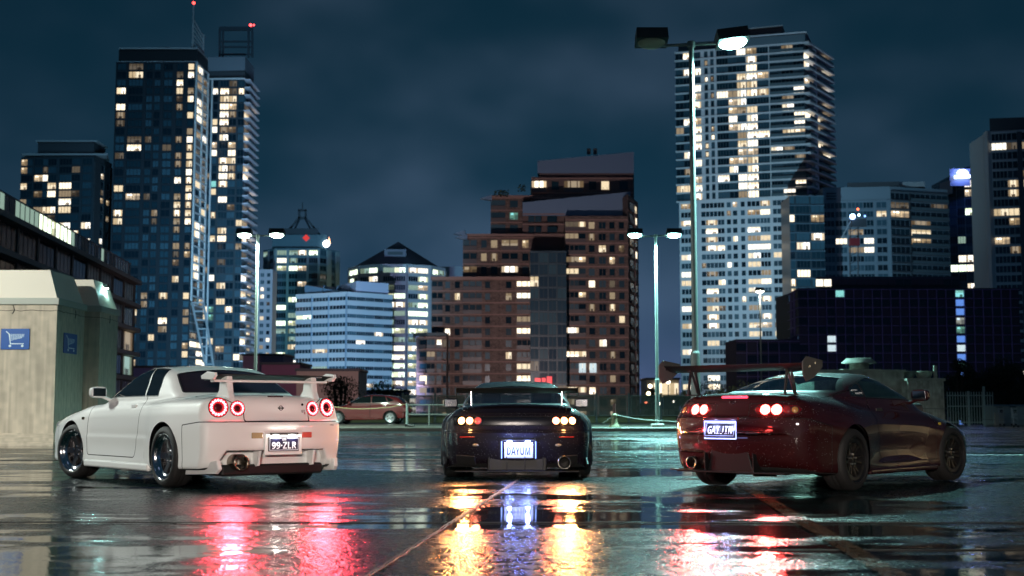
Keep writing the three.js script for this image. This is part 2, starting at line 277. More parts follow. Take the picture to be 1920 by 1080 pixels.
// tyre, rim, spokes and brake disc; axis along x, outer face towards +x
function wheelParts(s) {
  const R = s.r, rr = s.rim, w = s.w, lathe = (pts, n = 56) => { const g = new THREE.LatheGeometry(pts.map((p) => new THREE.Vector2(p[0], p[1])), n); g.rotateZ(-Math.PI / 2); return g; };
  const tyre = lathe([[rr - 0.004, -w / 2 + 0.02], [rr + 0.012, -w / 2 + 0.004], [R - 0.05, -w / 2 - 0.004], [R - 0.02, -w / 2 + 0.006], [R - 0.004, -w / 2 + 0.03], [R, -w / 4], [R, -0.03], [R - 0.007, -0.028], [R - 0.007, -0.018], [R, -0.016], [R, 0.016], [R - 0.007, 0.018], [R - 0.007, 0.028], [R, 0.03], [R, w / 4], [R - 0.004, w / 2 - 0.03], [R - 0.02, w / 2 - 0.006], [R - 0.05, w / 2 + 0.004], [rr + 0.03, w / 2 + 0.004], [rr + 0.026, w / 2 + 0.007], [rr + 0.014, w / 2 + 0.005], [rr - 0.004, w / 2 - 0.012]]);
  const lip = s.lip, rim = lathe([[rr - 0.06, -w / 2], [rr, -w / 2 + 0.004], [rr - 0.03, -w / 2 + 0.03], [rr - 0.045, 0], [rr - 0.04, w / 2 - lip - 0.01], [rr - 0.022, w / 2 - lip], [rr - 0.014, w / 2 - 0.02], [rr + 0.002, w / 2 - 0.008], [rr + 0.006, w / 2 - 0.001], [rr + 0.001, w / 2 + 0.002], [rr - 0.006, w / 2 - 0.006], [rr - 0.018, w / 2 - 0.022], [rr - 0.028, w / 2 - lip + 0.004], [rr - 0.06, w / 2 - lip - 0.006]]);
  const spokes = [], n = s.spokes;
  for (let i = 0; i < n; i++) {
    const a = (s.pair ? Math.floor(i / 2) * 2 + (i % 2 ? 0.72 : 0.0) : i) / n * 2 * Math.PI + 0.3, sh = new THREE.Shape(), w0 = s.sw0, w1 = s.sw1, r0 = 0.05, r1 = rr - 0.03;
    sh.moveTo(-w0, r0); sh.lineTo(w0, r0); sh.lineTo(w1, r1); sh.lineTo(-w1, r1); sh.closePath();
    const g = new THREE.ExtrudeGeometry(sh, { depth: 0.026, bevelEnabled: true, bevelThickness: 0.007, bevelSize: 0.006, bevelSegments: 2 });
    const P = g.attributes.position; for (let k = 0; k < P.count; k++) P.setZ(k, P.getZ(k) - s.dish * clamp(1 - (P.getY(k) - r0) / (r1 - r0), 0, 1) ** 1.4); g.computeVertexNormals();
    g.rotateZ(a); g.rotateY(Math.PI / 2); g.translate(w / 2 - lip - 0.035, 0, 0); spokes.push(g);
  }
  const hub = lathe([[0, w / 2 - lip - s.dish + 0.012], [0.032, w / 2 - lip - s.dish + 0.012], [0.036, w / 2 - lip - s.dish + 0.004], [0.072, w / 2 - lip - s.dish], [0.078, w / 2 - lip - s.dish - 0.03], [0.03, -w / 2 + 0.05]], 28);
  const nuts = []; for (let i = 0; i < 5; i++) { const a = i / 5 * 2 * Math.PI, g = new THREE.CylinderGeometry(0.011, 0.011, 0.03, 6); g.rotateZ(Math.PI / 2); g.translate(w / 2 - lip - s.dish + 0.006, Math.cos(a) * 0.055, Math.sin(a) * 0.055); nuts.push(g); }
  const disc = lathe([[0.06, -0.02], [0.165, -0.02], [0.165, 0.006], [0.06, 0.006]], 40);
  const cal = rbox(0.06, 0.2, 0.07, 0.02); cal.translate(-0.005, 0.02, 0.155);
  return { tyre, rim, spokes, hub, nuts: merge(nuts), disc, cal };
}
function addWheel(car, W, mats, x, y, z, steer = 0) {
  const side = Math.sign(x), g = new THREE.Group(); g.name = 'wheel'; g.position.set(x, y, z); g.rotation.y = (side > 0 ? 0 : Math.PI) + steer; car.add(g);
  mesh('tyre', W.tyre, mats.tyre, g); mesh('rim', W.rim, mats.rim, g); for (const s of W.spokes) mesh('spoke', s, mats.spoke, g);
  mesh('hub', W.hub, mats.spoke, g); mesh('wheel_nuts', W.nuts, mats.nut || mats.rim, g).userData.kind = 'stuff'; mesh('brake_disc', W.disc, mats.disc, g); mesh('brake_caliper', W.cal, mats.caliper, g); return g;
}
// wheel-arch lining that starts exactly at the cut edge of the body
function archLining(f, side, zc, yc, r, xin, y0) {
  const p = [], n = [], idx = [], K = 40, a0 = Math.asin(clamp((y0 - yc) / r, -1, 1));
  const surf = (y, z) => { let lo = 0.3, hi = 1.15; for (let i = 0; i < 18; i++) { const m = (lo + hi) / 2; f(m, y, z) < 0 ? lo = m : hi = m; } return lo; };
  for (let k = 0; k <= K; k++) { const a = a0 + (Math.PI - 2 * a0) * k / K, y = yc + r * Math.sin(a), z = zc + r * Math.cos(a), xo = surf(y, z) + 0.002; for (const x of [xo, xo - 0.02, xo - 0.03, xin]) { const rr = x === xo ? 0 : 0.004; p.push(side * x, y + rr * Math.sin(a), z + rr * Math.cos(a)); n.push(0, -Math.sin(a), -Math.cos(a)); } }
  for (let k = 0; k < K; k++) for (let q = 0; q < 3; q++) { const a = k * 4 + q, b = a + 1, c = a + 4, d = c + 1; side > 0 ? idx.push(a, c, b, b, c, d) : idx.push(a, b, c, b, d, c); }
  return toGeo({ p, n, i: idx });
}
const capsule = (pts, r) => tube(pts, r, Math.max(8, pts.length * 8), 8);
function extr(pts, depth, bevel = 0.004, holes) { const s = new THREE.Shape(pts.map((p) => new THREE.Vector2(...p))); if (holes) for (const h of holes) s.holes.push(new THREE.Path(h.map((p) => new THREE.Vector2(...p)))); return new THREE.ExtrudeGeometry(s, { depth: depth - 2 * bevel, bevelEnabled: bevel > 0, bevelThickness: bevel, bevelSize: bevel, bevelSegments: 2, curveSegments: 16 }); }
function wingProfile(chord, thick, camber, n = 14) { const up = [], dn = []; for (let i = 0; i <= n; i++) { const t = i / n, c = camber * 4 * t * (1 - t), th = thick * (1.4 * Math.sqrt(t) - 1.4 * t) + 0.002; up.push([t * chord, c + th]); dn.push([t * chord, c - th * 0.7]); } return up.concat(dn.reverse()); }
// a wing blade across x: profile in (z, y), z to the rear
function blade(span, chord, thick, camber, ry, sag = 0) {
  const g = new THREE.ExtrudeGeometry(new THREE.Shape(wingProfile(chord, thick, camber).map((p) => new THREE.Vector2(...p))), { depth: span, steps: 24, bevelEnabled: false });
  g.rotateX(ry); g.rotateY(Math.PI / 2); // (z along extrude) -> x
  g.rotateY(Math.PI); g.computeBoundingBox(); const P = g.attributes.position;
  for (let i = 0; i < P.count; i++) { const x = P.getX(i); P.setX(i, x); }
  return g;
}
function wingGeo(span, prof, steps = 24, shape = () => [0, 0, 1]) { // prof: [[z, y]...] closed; shape(t) gives dz, dy, scale at t in -1..1
  const p = [], idx = [], n = prof.length;
  for (let s = 0; s <= steps; s++) { const t = s / steps * 2 - 1, [dz, dy, k] = shape(t); for (const q of prof) p.push(t * span / 2, q[1] * k + dy, q[0] * k + dz); }
  for (let s = 0; s < steps; s++) for (let i = 0; i < n; i++) { const a = s * n + i, b = s * n + (i + 1) % n, c = a + n, d = b + n; idx.push(a, b, c, b, d, c); }
  for (const s of [0, steps]) { const c0 = s * n; for (let i = 1; i < n - 1; i++) s ? idx.push(c0, c0 + i, c0 + i + 1) : idx.push(c0, c0 + i + 1, c0 + i); }
  let g = new THREE.BufferGeometry(); g.setAttribute('position', new THREE.Float32BufferAttribute(p, 3)); g.setIndex(idx); g = g.toNonIndexed(); g.computeVertexNormals(); return creased(g);
}
function creased(g, cosMin = 0.6) { // smooth normals over shallow edges
  const P = g.attributes.position, N = g.attributes.normal, map = new Map(), key = (i) => `${Math.round(P.getX(i) * 5000)},${Math.round(P.getY(i) * 5000)},${Math.round(P.getZ(i) * 5000)}`;
  for (let i = 0; i < P.count; i++) { const k = key(i); (map.get(k) || map.set(k, []).get(k)).push(i); }
  const out = new Float32Array(P.count * 3);
  for (const l of map.values()) for (const i of l) { let x = 0, y = 0, z = 0; for (const j of l) { const d = N.getX(i) * N.getX(j) + N.getY(i) * N.getY(j) + N.getZ(i) * N.getZ(j); if (d > cosMin) { x += N.getX(j); y += N.getY(j); z += N.getZ(j); } } const q = Math.hypot(x, y, z) || 1; out.set([x / q, y / q, z / q], i * 3); }
  g.setAttribute('normal', new THREE.BufferAttribute(out, 3)); return g;
}
function plateMat(text, bg, fg, small, border, font = 'sans-serif') {
  const t = canvasTex(512, 192, (g, w, h) => {
    g.fillStyle = bg; g.fillRect(0, 0, w, h); g.strokeStyle = border; g.lineWidth = 9; g.strokeRect(8, 8, w - 16, h - 16);
    g.fillStyle = fg; g.textAlign = 'center'; g.textBaseline = 'middle'; g.font = `bold 140px ${font}`;
    const fw = g.measureText(text).width; g.save(); g.translate(w / 2, h / 2 + (small ? 20 : 10)); g.scale(Math.min(1, 440 / fw), 1); g.fillText(text, 0, 0); g.restore();
    if (small) { g.font = 'bold 34px sans-serif'; g.fillText(small, w / 2, 32); }
  });
  const m = new THREE.MeshPhysicalMaterial({ map: t, roughness: 0.35 }); return m;
}
const carMats = {
  tyre: mat([0.009, 0.009, 0.009], 0.7), dark: mat([0.006, 0.006, 0.0065], 0.6), trim: mat([0.015, 0.015, 0.016], 0.4), chrome: mat([0.75, 0.75, 0.76], 0.12, 1), alu: mat([0.55, 0.55, 0.56], 0.3, 1), disc: mat([0.35, 0.34, 0.33], 0.35, 1),
  lining: mat([0.01, 0.01, 0.01], 0.85), carbon: mat([0.006, 0.006, 0.0065], 0.5, 0, { specularIntensity: 0.6 }), seat: mat([0.03, 0.03, 0.032], 0.85),
};
// ------------------------------------------------------------------ the city: buildings with real storeys, slabs, piers and windows
const glassDark = [mat([0.006, 0.018, 0.028], 0.12), mat([0.012, 0.036, 0.052], 0.2), mat([0.03, 0.085, 0.12], 0.5), mat([0.02, 0.06, 0.085], 0.3)];
const curtains = [0, 1, 2, 3, 4, 5].map((k) => canvasTex(64, 64, (g, w, h) => { // what stands behind a lit pane: curtains, blinds, furniture
  const r = rng(70 + k); g.fillStyle = '#f4f0e8'; g.fillRect(0, 0, w, h);
  if (k === 1 || k === 4) { for (let x = 0; x < w; x += 5) { g.fillStyle = x % 10 ? '#d8cfbe' : '#efe8da'; g.fillRect(x, 0, 5, h); } }
  if (k === 0) { g.fillStyle = '#8d7f6c'; g.fillRect(0, 0, 13, h); g.fillStyle = '#a69781'; g.fillRect(50, 0, 14, h); g.fillStyle = '#5b5147'; g.fillRect(20, 44, 22, 20); }
  if (k === 2) { g.fillStyle = '#c8bda9'; g.fillRect(0, 0, w, 24); g.fillStyle = '#74695c'; g.fillRect(36, 40, 20, 24); g.fillStyle = '#ffffff'; g.fillRect(10, 8, 7, 7); }
  if (k === 3) { g.fillStyle = '#9c8d78'; g.fillRect(0, 0, w, h); g.fillStyle = '#fffaf0'; g.fillRect(8, 4, 22, 18); g.fillStyle = '#6a6054'; g.fillRect(40, 20, 24, 44); g.fillRect(0, 50, 30, 14); }
  if (k === 5) { g.fillStyle = '#b9ad99'; g.fillRect(0, 0, 30, h); g.fillStyle = '#4e463e'; g.fillRect(44, 30, 10, 34); }
  for (let i = 0; i < 8; i++) { g.fillStyle = `rgba(60,50,40,${0.25 * r()})`; g.fillRect(r() * w, h * (0.4 + 0.6 * r()), 3 + 9 * r(), 4 + 16 * r()); }
}));
const litMats = {}; function lit(kind, v) { const T = { warm: [1.0, 0.87, 0.66, 1.25], hot: [1.0, 0.92, 0.78, 2.4], dim: [1.0, 0.82, 0.6, 0.4], faint: [1.0, 0.84, 0.66, 0.14], white: [1.0, 0.98, 0.93, 2.3], office: [0.78, 1.0, 0.86, 3.0], officeDim: [0.6, 0.95, 0.9, 0.55], cyan: [0.3, 0.9, 1.0, 1.1], blue: [0.12, 0.3, 1.0, 1.3], orange: [1.0, 0.5, 0.2, 0.9], red: [1, 0.08, 0.06, 1.6], paleblue: [0.6, 0.8, 1.0, 1.4] }[kind];
  const key = kind + v; if (!litMats[key]) { const m = new THREE.MeshStandardMaterial({ roughness: 0.25, emissiveMap: curtains[v % 6] }); m.color.setRGB(0.02, 0.02, 0.02); m.emissive.setRGB(T[0] * T[3], T[1] * T[3], T[2] * T[3]); litMats[key] = m; } return litMats[key]; }
const pane = (n, gap = 0.07) => { if (n <= 1) return UNIT; const L = []; for (let i = 0; i < n; i++) { const g = new THREE.BoxGeometry((1 - gap * (n - 1)) / n, 1, 1); g.translate(-0.5 + (i + 0.5) * (1 - gap * (n - 1)) / n + i * gap, 0, 0); const uv = g.attributes.uv; for (let k = 0; k < uv.count; k++) uv.setX(k, (i + uv.getX(k)) / n); L.push(g); } return mergeGeometries(L); };
const PANES = [null, UNIT, pane(2), pane(3, 0.05), pane(4, 0.04), pane(5, 0.035), pane(6, 0.03)];
const bpt = (px, d, py = 480) => { const q = at(px, py, d); return [q.x, -d]; };
const byy = (py, d) => at(960, py, d).y;
function building(name, label, category, px, d, group) { const q = at(px, 600, d), g = thing(name, label, category, q.x, GROUND_Y, -d, 0, group); g.wins = []; return g; }
function prism(b, pts, y0, y1, m, name = 'wall', shear = null) { // upright walls over a plan polygon (world x, z); shear(x, z) lifts the top
  const n = pts.length, p = [], idx = [], bx = b.position.x, by = b.position.y, bz = b.position.z;
  for (let i = 0; i < n; i++) { const a = pts[i], c = pts[(i + 1) % n], o = p.length / 3, ya = y1 + (shear ? shear(...a) : 0), yc = y1 + (shear ? shear(...c) : 0); p.push(a[0] - bx, y0 - by, a[1] - bz, c[0] - bx, y0 - by, c[1] - bz, c[0] - bx, yc - by, c[1] - bz, a[0] - bx, ya - by, a[1] - bz); idx.push(o, o + 1, o + 2, o, o + 2, o + 3); }
  const o = p.length / 3; for (const a of pts) p.push(a[0] - bx, y1 + (shear ? shear(...a) : 0) - by, a[1] - bz); for (let i = 1; i < n - 1; i++) idx.push(o, o + i, o + i + 1);
  let g = new THREE.BufferGeometry(); g.setAttribute('position', new THREE.Float32BufferAttribute(p, 3)); g.setIndex(idx); g = g.toNonIndexed(); g.computeVertexNormals();
  const P = g.attributes.position, N = g.attributes.normal, uv = new Float32Array(P.count * 2); for (let i = 0; i < P.count; i++) { uv[i * 2] = (P.getX(i) * Math.abs(N.getZ(i)) + P.getZ(i) * Math.abs(N.getX(i))) / 6; uv[i * 2 + 1] = (P.getY(i) + P.getZ(i) * Math.abs(N.getY(i))) / 6; } g.setAttribute('uv', new THREE.BufferAttribute(uv, 2));
  return mesh(name, g, m, b);
}
// one face of a building from A to B (left to right seen from outside): storeys with windows, slabs, piers
function facade(b, A, B, o) {
  const L = Math.hypot(B[0] - A[0], B[1] - A[1]), ux = (B[0] - A[0]) / L, uz = (B[1] - A[1]) / L, ry = Math.atan2(-uz, ux), nx = Math.sin(ry), nz = Math.cos(ry), r = rng(o.seed || 1);
  const pos = (s, out, y) => [A[0] + ux * s + nx * out - b.position.x, y - b.position.y, A[1] + uz * s + nz * out - b.position.z];
  const put = (name, m, s, out, y, w, h, t, geo = UNIT) => { const q = mesh(name, geo, m, b); q.position.set(...pos(s, out, y)); q.scale.set(w, h, t); q.rotation.y = ry; return q; };
  const tot = o.bays.reduce((a, q) => a + q.w, 0), k = L / tot, nf = Math.max(1, Math.round((o.y1 - o.y0) / o.fh)), fh = (o.y1 - o.y0) / nf;
  if (o.slab) for (let j = 0; j <= nf; j++) { const sb = o.slab; put('floor_slab', sb.m, L / 2, sb.out / 2 - 0.02, o.y0 + j * fh, L + (sb.over || 0), sb.h, sb.out); }
  let s = 0;
  for (const q of o.bays) {
    const w = q.w * k, c = s + w / 2; s += w;
    if (q.pier) { put(q.name || 'pier', q.m || o.pier.m, c, (q.out ?? o.pier.out) / 2 - 0.03, (o.y0 + o.y1) / 2, w, o.y1 - o.y0 - 0.01, q.out ?? o.pier.out); continue; }
    if (q.t === 'wall') continue;
    for (let j = 0; j < nf; j++) {
      if (q.skip && q.skip(j, r)) continue;
      const y = o.y0 + j * fh, hh = (q.h ?? o.wh ?? 0.6) * fh, yb = y + (q.sill ?? o.sill ?? 0.2) * fh, ww = w * (q.fill ?? 0.94), f = j / nf;
      const p = typeof q.p === 'function' ? q.p(f, j) : q.p ?? o.p ?? 0.2, on = r() < p; let m;
      if (on) { const kinds = q.kinds || o.kinds || ['warm', 'warm', 'hot', 'dim', 'faint', 'white', 'dim', 'hot']; m = lit(kinds[Math.floor(r() * kinds.length)], Math.floor(r() * 6)); } else m = (o.glass || glassDark)[Math.floor(r() * (o.glass || glassDark).length)];
      const off = q.in ?? o.in ?? 0; b.wins.push({ p: pos(c, 0.05 - off, yb + hh / 2), s: [ww, hh, 0.1], ry, m, on, n: q.n || 1 });
      if (q.balcony) { const g = o.rail; put('balcony_rail', g.m, c, q.balcony, y + 0.16 * fh + o.slab.h / 2, w, 0.34 * fh, 0.06); }
      if (q.sub) for (const e of q.sub(j, r)) { const em = r() < e.p ? lit('warm', Math.floor(r() * 6)) : glassDark[1]; b.wins.push({ p: pos(s - w + e.c * w, 0.05 - off, y + (e.y ?? 0.5) * fh), s: [e.w * w, e.h * fh, 0.1], ry, m: em, on: false, n: 1 }); }
    }
  }
}
function finish(b) { // windows: up to 290 of a building are parts of their own, the rest one mass
  const w = b.wins.map((q, i) => [q, i]).sort((x, y) => (y[0].on - x[0].on) || (y[0].s[0] * y[0].s[1] - x[0].s[0] * x[0].s[1])), M4 = new THREE.Matrix4(), Q = new THREE.Quaternion(), U = new THREE.Vector3(0, 1, 0), rest = new Map();
  w.forEach(([q], i) => {
    if (i < 290) { const m = mesh(q.on ? 'lit_window' : 'window', PANES[q.n], q.m, b); m.position.set(...q.p); m.scale.set(...q.s); m.rotation.y = q.ry; return; }
    const g = PANES[q.n].clone(); M4.compose(new THREE.Vector3(...q.p), Q.setFromAxisAngle(U, q.ry), new THREE.Vector3(...q.s)); g.applyMatrix4(M4); (rest.get(q.m) || rest.set(q.m, []).get(q.m)).push(g);
  });
  for (const [m, l] of rest) mesh('window', merge(l), m, b).userData.kind = 'stuff'; delete b.wins;
}
const P_ = (w, m, out) => ({ w, pier: true, m, out }), bay = (w, n, p, x = {}) => ({ w, n, p, ...x });
const cRail = mat([0.10, 0.14, 0.16], 0.15), cWhite = mat([0.62, 0.63, 0.64], 0.7), cGrey = mat([0.32, 0.34, 0.36], 0.7), cDark = mat([0.045, 0.055, 0.065], 0.5), cBlueDark = mat([0.03, 0.05, 0.065], 0.4);
const brick = (() => { const t = dataTex(256, (u, v) => { const row = Math.floor(v * 32), c = 0.78 + (hash3(Math.floor(u * 16 + (row % 2) * 0.5), row, 4) - 0.5) * 0.25 + (tile2(u * 8, v * 8, 8, 3) - 0.5) * 0.15; return [c, c * 0.98, c * 0.97]; }, true); const m = new THREE.MeshPhysicalMaterial({ map: t, roughness: 0.85 }); m.color.setRGB(0.29, 0.20, 0.175); return m; })();
const brickDark = mat([0.17, 0.11, 0.10], 0.85);

// ---- A: dark apartment block at the edge of the view
{
  const d = 480, b = building('apartment_tower', 'dark apartment block with a flat oversailing roof, many rooms lit, beyond the low office', 'building', 120, d), y0 = GROUND_Y, y1 = byy(292, d);
  const a = bpt(34, d + 3), c = bpt(172, d), e = bpt(205, d + 16), z = bpt(60, d + 22); prism(b, [a, c, e, z], y0, y1, cDark);
  facade(b, a, c, { y0, y1: y1 - 0.6, fh: 3.05, seed: 21, slab: { m: cBlueDark, h: 0.4, out: 0.35 }, pier: { m: cBlueDark, out: 0.5 }, wh: 0.74, sill: 0.15, bays: [bay(2.2, 2, 0.45), bay(2, 2, 0.2), P_(0.6), bay(3, 3, 0.4), bay(1.8, 1, 0.3), bay(3.1, 3, 0.45), P_(1), bay(4.4, 4, 0.4), bay(3, 3, 0.35), P_(0.8), bay(3.4, 3, 0.1), P_(0.7)] });
  facade(b, c, e, { y0, y1: y1 - 2, fh: 3.05, seed: 23, slab: { m: cBlueDark, h: 0.4, out: 0.3 }, pier: { m: cDark, out: 0.4 }, bays: [P_(3), bay(1.6, 1, 0.18), P_(1.4), bay(1.6, 1, 0.12), P_(1.2)] });
  const rf = prism(b, [bpt(34, d - 1), bpt(196, d - 1), bpt(200, d + 14), bpt(60, d + 20)], y1, y1 + 0.7, cGrey, 'roof'); void rf; prism(b, [bpt(64, d + 2), bpt(170, d + 1), bpt(192, d + 12), bpt(90, d + 14)], y1 + 0.7, byy(266, d), cDark, 'plant_room'); prism(b, [bpt(60, d), bpt(176, d), bpt(196, d + 13), bpt(80, d + 15)], byy(266, d), byy(263, d), cGrey, 'plant_roof');
  finish(b);
}
// ---- B: tall dark glass tower
{
  const d = 480, b = building('apartment_tower', 'tallest dark glass tower with white gridded corner strip and a red beacon on its mast', 'building', 290, d), y0 = GROUND_Y, y1 = byy(118, d);
  const a = bpt(213, d, 300), c = bpt(363, d, 300), e = bpt(387, d + 17, 300), z = bpt(232, d + 22, 300); prism(b, [a, c, e, z], y0, y1, mat([0.018, 0.026, 0.034], 0.3));
  const pm = mat([0.02, 0.03, 0.04], 0.35);
  facade(b, a, c, { y0, y1, fh: 3.1, seed: 5, slab: { m: pm, h: 0.55, out: 0.25 }, pier: { m: pm, out: 0.4 }, wh: 0.72, sill: 0.17, p: 0.2, bays: [P_(0.4), bay(3.1, 2, 0.3), P_(0.9), bay(5, 4, 0.14), P_(1.2), bay(2.1, 2, 0.06), P_(0.7), bay(2, 2, 0.1), P_(1.2), bay(3, 2, 0.16), P_(1.4), bay(2.2, 2, (f) => (f > 0.45 ? 0.72 : 0.3)), P_(1.7), bay(2, 1, (f) => (f > 0.5 ? 0.7 : 0.35)), P_(0.5)] });
  facade(b, c, e, { y0: byy(570, d), y1, fh: 3.1, seed: 6, slab: { m: cWhite, h: 0.5, out: 0.5 }, pier: { m: cWhite, out: 0.5 }, wh: 0.7, sill: 0.18, bays: [P_(1.2), bay(7, 2, 0.45), P_(1), bay(6, 2, 0.3), P_(1.0)] });
  facade(b, c, e, { y0, y1: byy(572, d), fh: 3.1, seed: 7, slab: { m: cGrey, h: 0.35, out: 0.2 }, pier: { m: cDark, out: 0.3 }, bays: [bay(7, 2, 0.55, { kinds: ['white', 'paleblue', 'warm', 'dim'] }), bay(7, 2, 0.45)] });
  // the white grid swings out as a blade towards the base
  { const q = mesh('corner_blade', merge([sqbar([0, 0, 0], [5.5, -26, 4], 0.6, 0.6), sqbar([-4.2, 0, 0], [2.6, -26, 3], 0.6, 0.6), ...[0, 1, 2, 3, 4, 5, 6, 7].map((i) => sqbar([-4.2 + 6.8 * i / 8, -26 * i / 8, 3 * i / 8], [5.5 * i / 8, -26 * i / 8, 4 * i / 8], 0.45, 0.5))]), cGrey, b); const p = bpt(384, d, 560); q.position.set(p[0] - b.position.x, byy(568, d) - y0, p[1] + 2 - b.position.z); }
  prism(b, [bpt(217, d + 1, 300), bpt(365, d + 1, 300), bpt(386, d + 16, 300), bpt(238, d + 20, 300)], y1, byy(92, d), mat([0.008, 0.012, 0.016], 0.5), 'crown'); prism(b, [bpt(216, d, 300), bpt(366, d, 300), bpt(387, d + 17, 300), bpt(236, d + 21, 300)], y1 - 0.1, y1 + 0.7, cGrey, 'crown_band'); prism(b, [bpt(217, d, 300), bpt(366, d, 300), bpt(387, d + 17, 300), bpt(236, d + 21, 300)], byy(92, d), byy(89, d), cGrey, 'crown_cap');
  { const t = byy(89, d), Tm = byy(20, d), q0 = bpt(362, d + 2, 60), q1 = bpt(382, d + 14, 60), L = [];
    const W = (q, y) => [q[0] - b.position.x, y - y0, q[1] - b.position.z]; for (const q of [q0, q1]) L.push(sqbar(W(q, t), W(q, q === q0 ? Tm + 3 : t + 9), 0.5, 0.5)); for (let i = 0; i < 6; i++) L.push(sqbar(W(q0, t + 2 + i * 1.9), W(q1, t + 0.5 + i * 1.5), 0.35, 0.35)); mesh('roof_frame', merge(L), cGrey, b);
    const bc = mesh('beacon_light', new THREE.SphereGeometry(0.55, 12, 8), glowMat([1, 0.05, 0.04], 7), b); bc.position.set(...W(q0, Tm + 3.6)); 
    const cr = []; cr.push(sqbar(W(bpt(228, d + 6, 60), t + 0.9), W(bpt(318, d + 8, 60), t + 2.2), 0.4, 0.4), sqbar(W(bpt(236, d + 6, 60), t), W(bpt(236, d + 6, 60), t + 1.6), 0.5, 0.5), sqbar(W(bpt(305, d + 8, 60), t), W(bpt(305, d + 8, 60), t + 2.3), 0.5, 0.5)); mesh('roof_crane', merge(cr), cDark, b); }
  finish(b);
}
// ---- C: second tower with balcony edge
{
  const d = 505, b = building('apartment_tower', 'blue-lit tower with a comb of white balconies and a framed crown, beside the tallest tower', 'building', 425, d), y0 = GROUND_Y, y1 = byy(150, d);
  const a = bpt(384, d, 300), c = bpt(456, d, 300), e = bpt(474, d + 18, 300), z = bpt(400, d + 24, 300); prism(b, [a, c, e, z], y0, y1, mat([0.03, 0.06, 0.085], 0.4));
  facade(b, a, c, { y0, y1, fh: 3.1, seed: 31, slab: { m: cBlueDark, h: 0.4, out: 0.3 }, pier: { m: cBlueDark, out: 0.4 }, wh: 0.74, sill: 0.15, bays: [bay(2, 1, 0.3), { w: 0.5, pier: true, m: cWhite, out: 0.9, name: 'fin' }, bay(1.8, 1, 0.35, { kinds: ['cyan', 'white', 'warm', 'dim'] }), P_(0.8), bay(3.2, 3, (f) => (f > 0.7 ? 0.65 : 0.22)), bay(2.8, 2, (f) => (f > 0.7 ? 0.6 : 0.16)), P_(0.6), bay(2.2, 2, 0.22)] });
  facade(b, c, e, { y0, y1, fh: 3.1, seed: 32, slab: { m: mat([0.62, 0.6, 0.68], 0.7), h: 0.45, out: 2.4, over: 1 }, pier: { m: cGrey, out: 0.6 }, wh: 0.72, sill: 0.14, rail: { m: cRail }, bays: [bay(6, 2, 0.5, { balcony: 2.2 }), P_(0.6), bay(6, 2, 0.45, { balcony: 2.2 })] });
  prism(b, [bpt(388, d + 1, 200), bpt(458, d + 1, 200), bpt(474, d + 16, 200), bpt(402, d + 22, 200)], y1, byy(132, d), cDark, 'crown'); prism(b, [bpt(388, d + 1, 200), bpt(458, d, 200), bpt(475, d + 17, 200), bpt(402, d + 22, 200)], byy(132, d), byy(106, d), mat([0.16, 0.2, 0.24], 0.6), 'plant_room');
  prism(b, [bpt(386, d - 1, 200), bpt(458, d - 1.5, 200), bpt(477, d + 17, 200), bpt(402, d + 22, 200)], y1 - 0.2, y1 + 0.5, cWhite, 'crown_band');
  { const W = (px, py, dd) => { const q = at(px, py, dd); return [q.x - b.position.x, q.y - y0, q.z - b.position.z]; }, L = []; for (const px of [412, 418, 466, 473]) L.push(sqbar(W(px, 108, d + 6), W(px, 54, d + 6), 0.7, 0.8)); for (const py of [54, 78, 88, 102]) L.push(sqbar(W(411, py, d + 6), W(474, py, d + 6), 0.8, py === 54 ? 1.6 : 0.6)); mesh('roof_frame', merge(L), cBlueDark, b); for (const [px, py] of [[470, 47], [476, 47]]) { const s = mesh('beacon_light', new THREE.SphereGeometry(px === 470 ? 0.6 : 0.35, 12, 8), glowMat([1, 0.05, 0.05], 8), b); s.position.set(...W(px, py, d + 6)); } }
  finish(b);
}
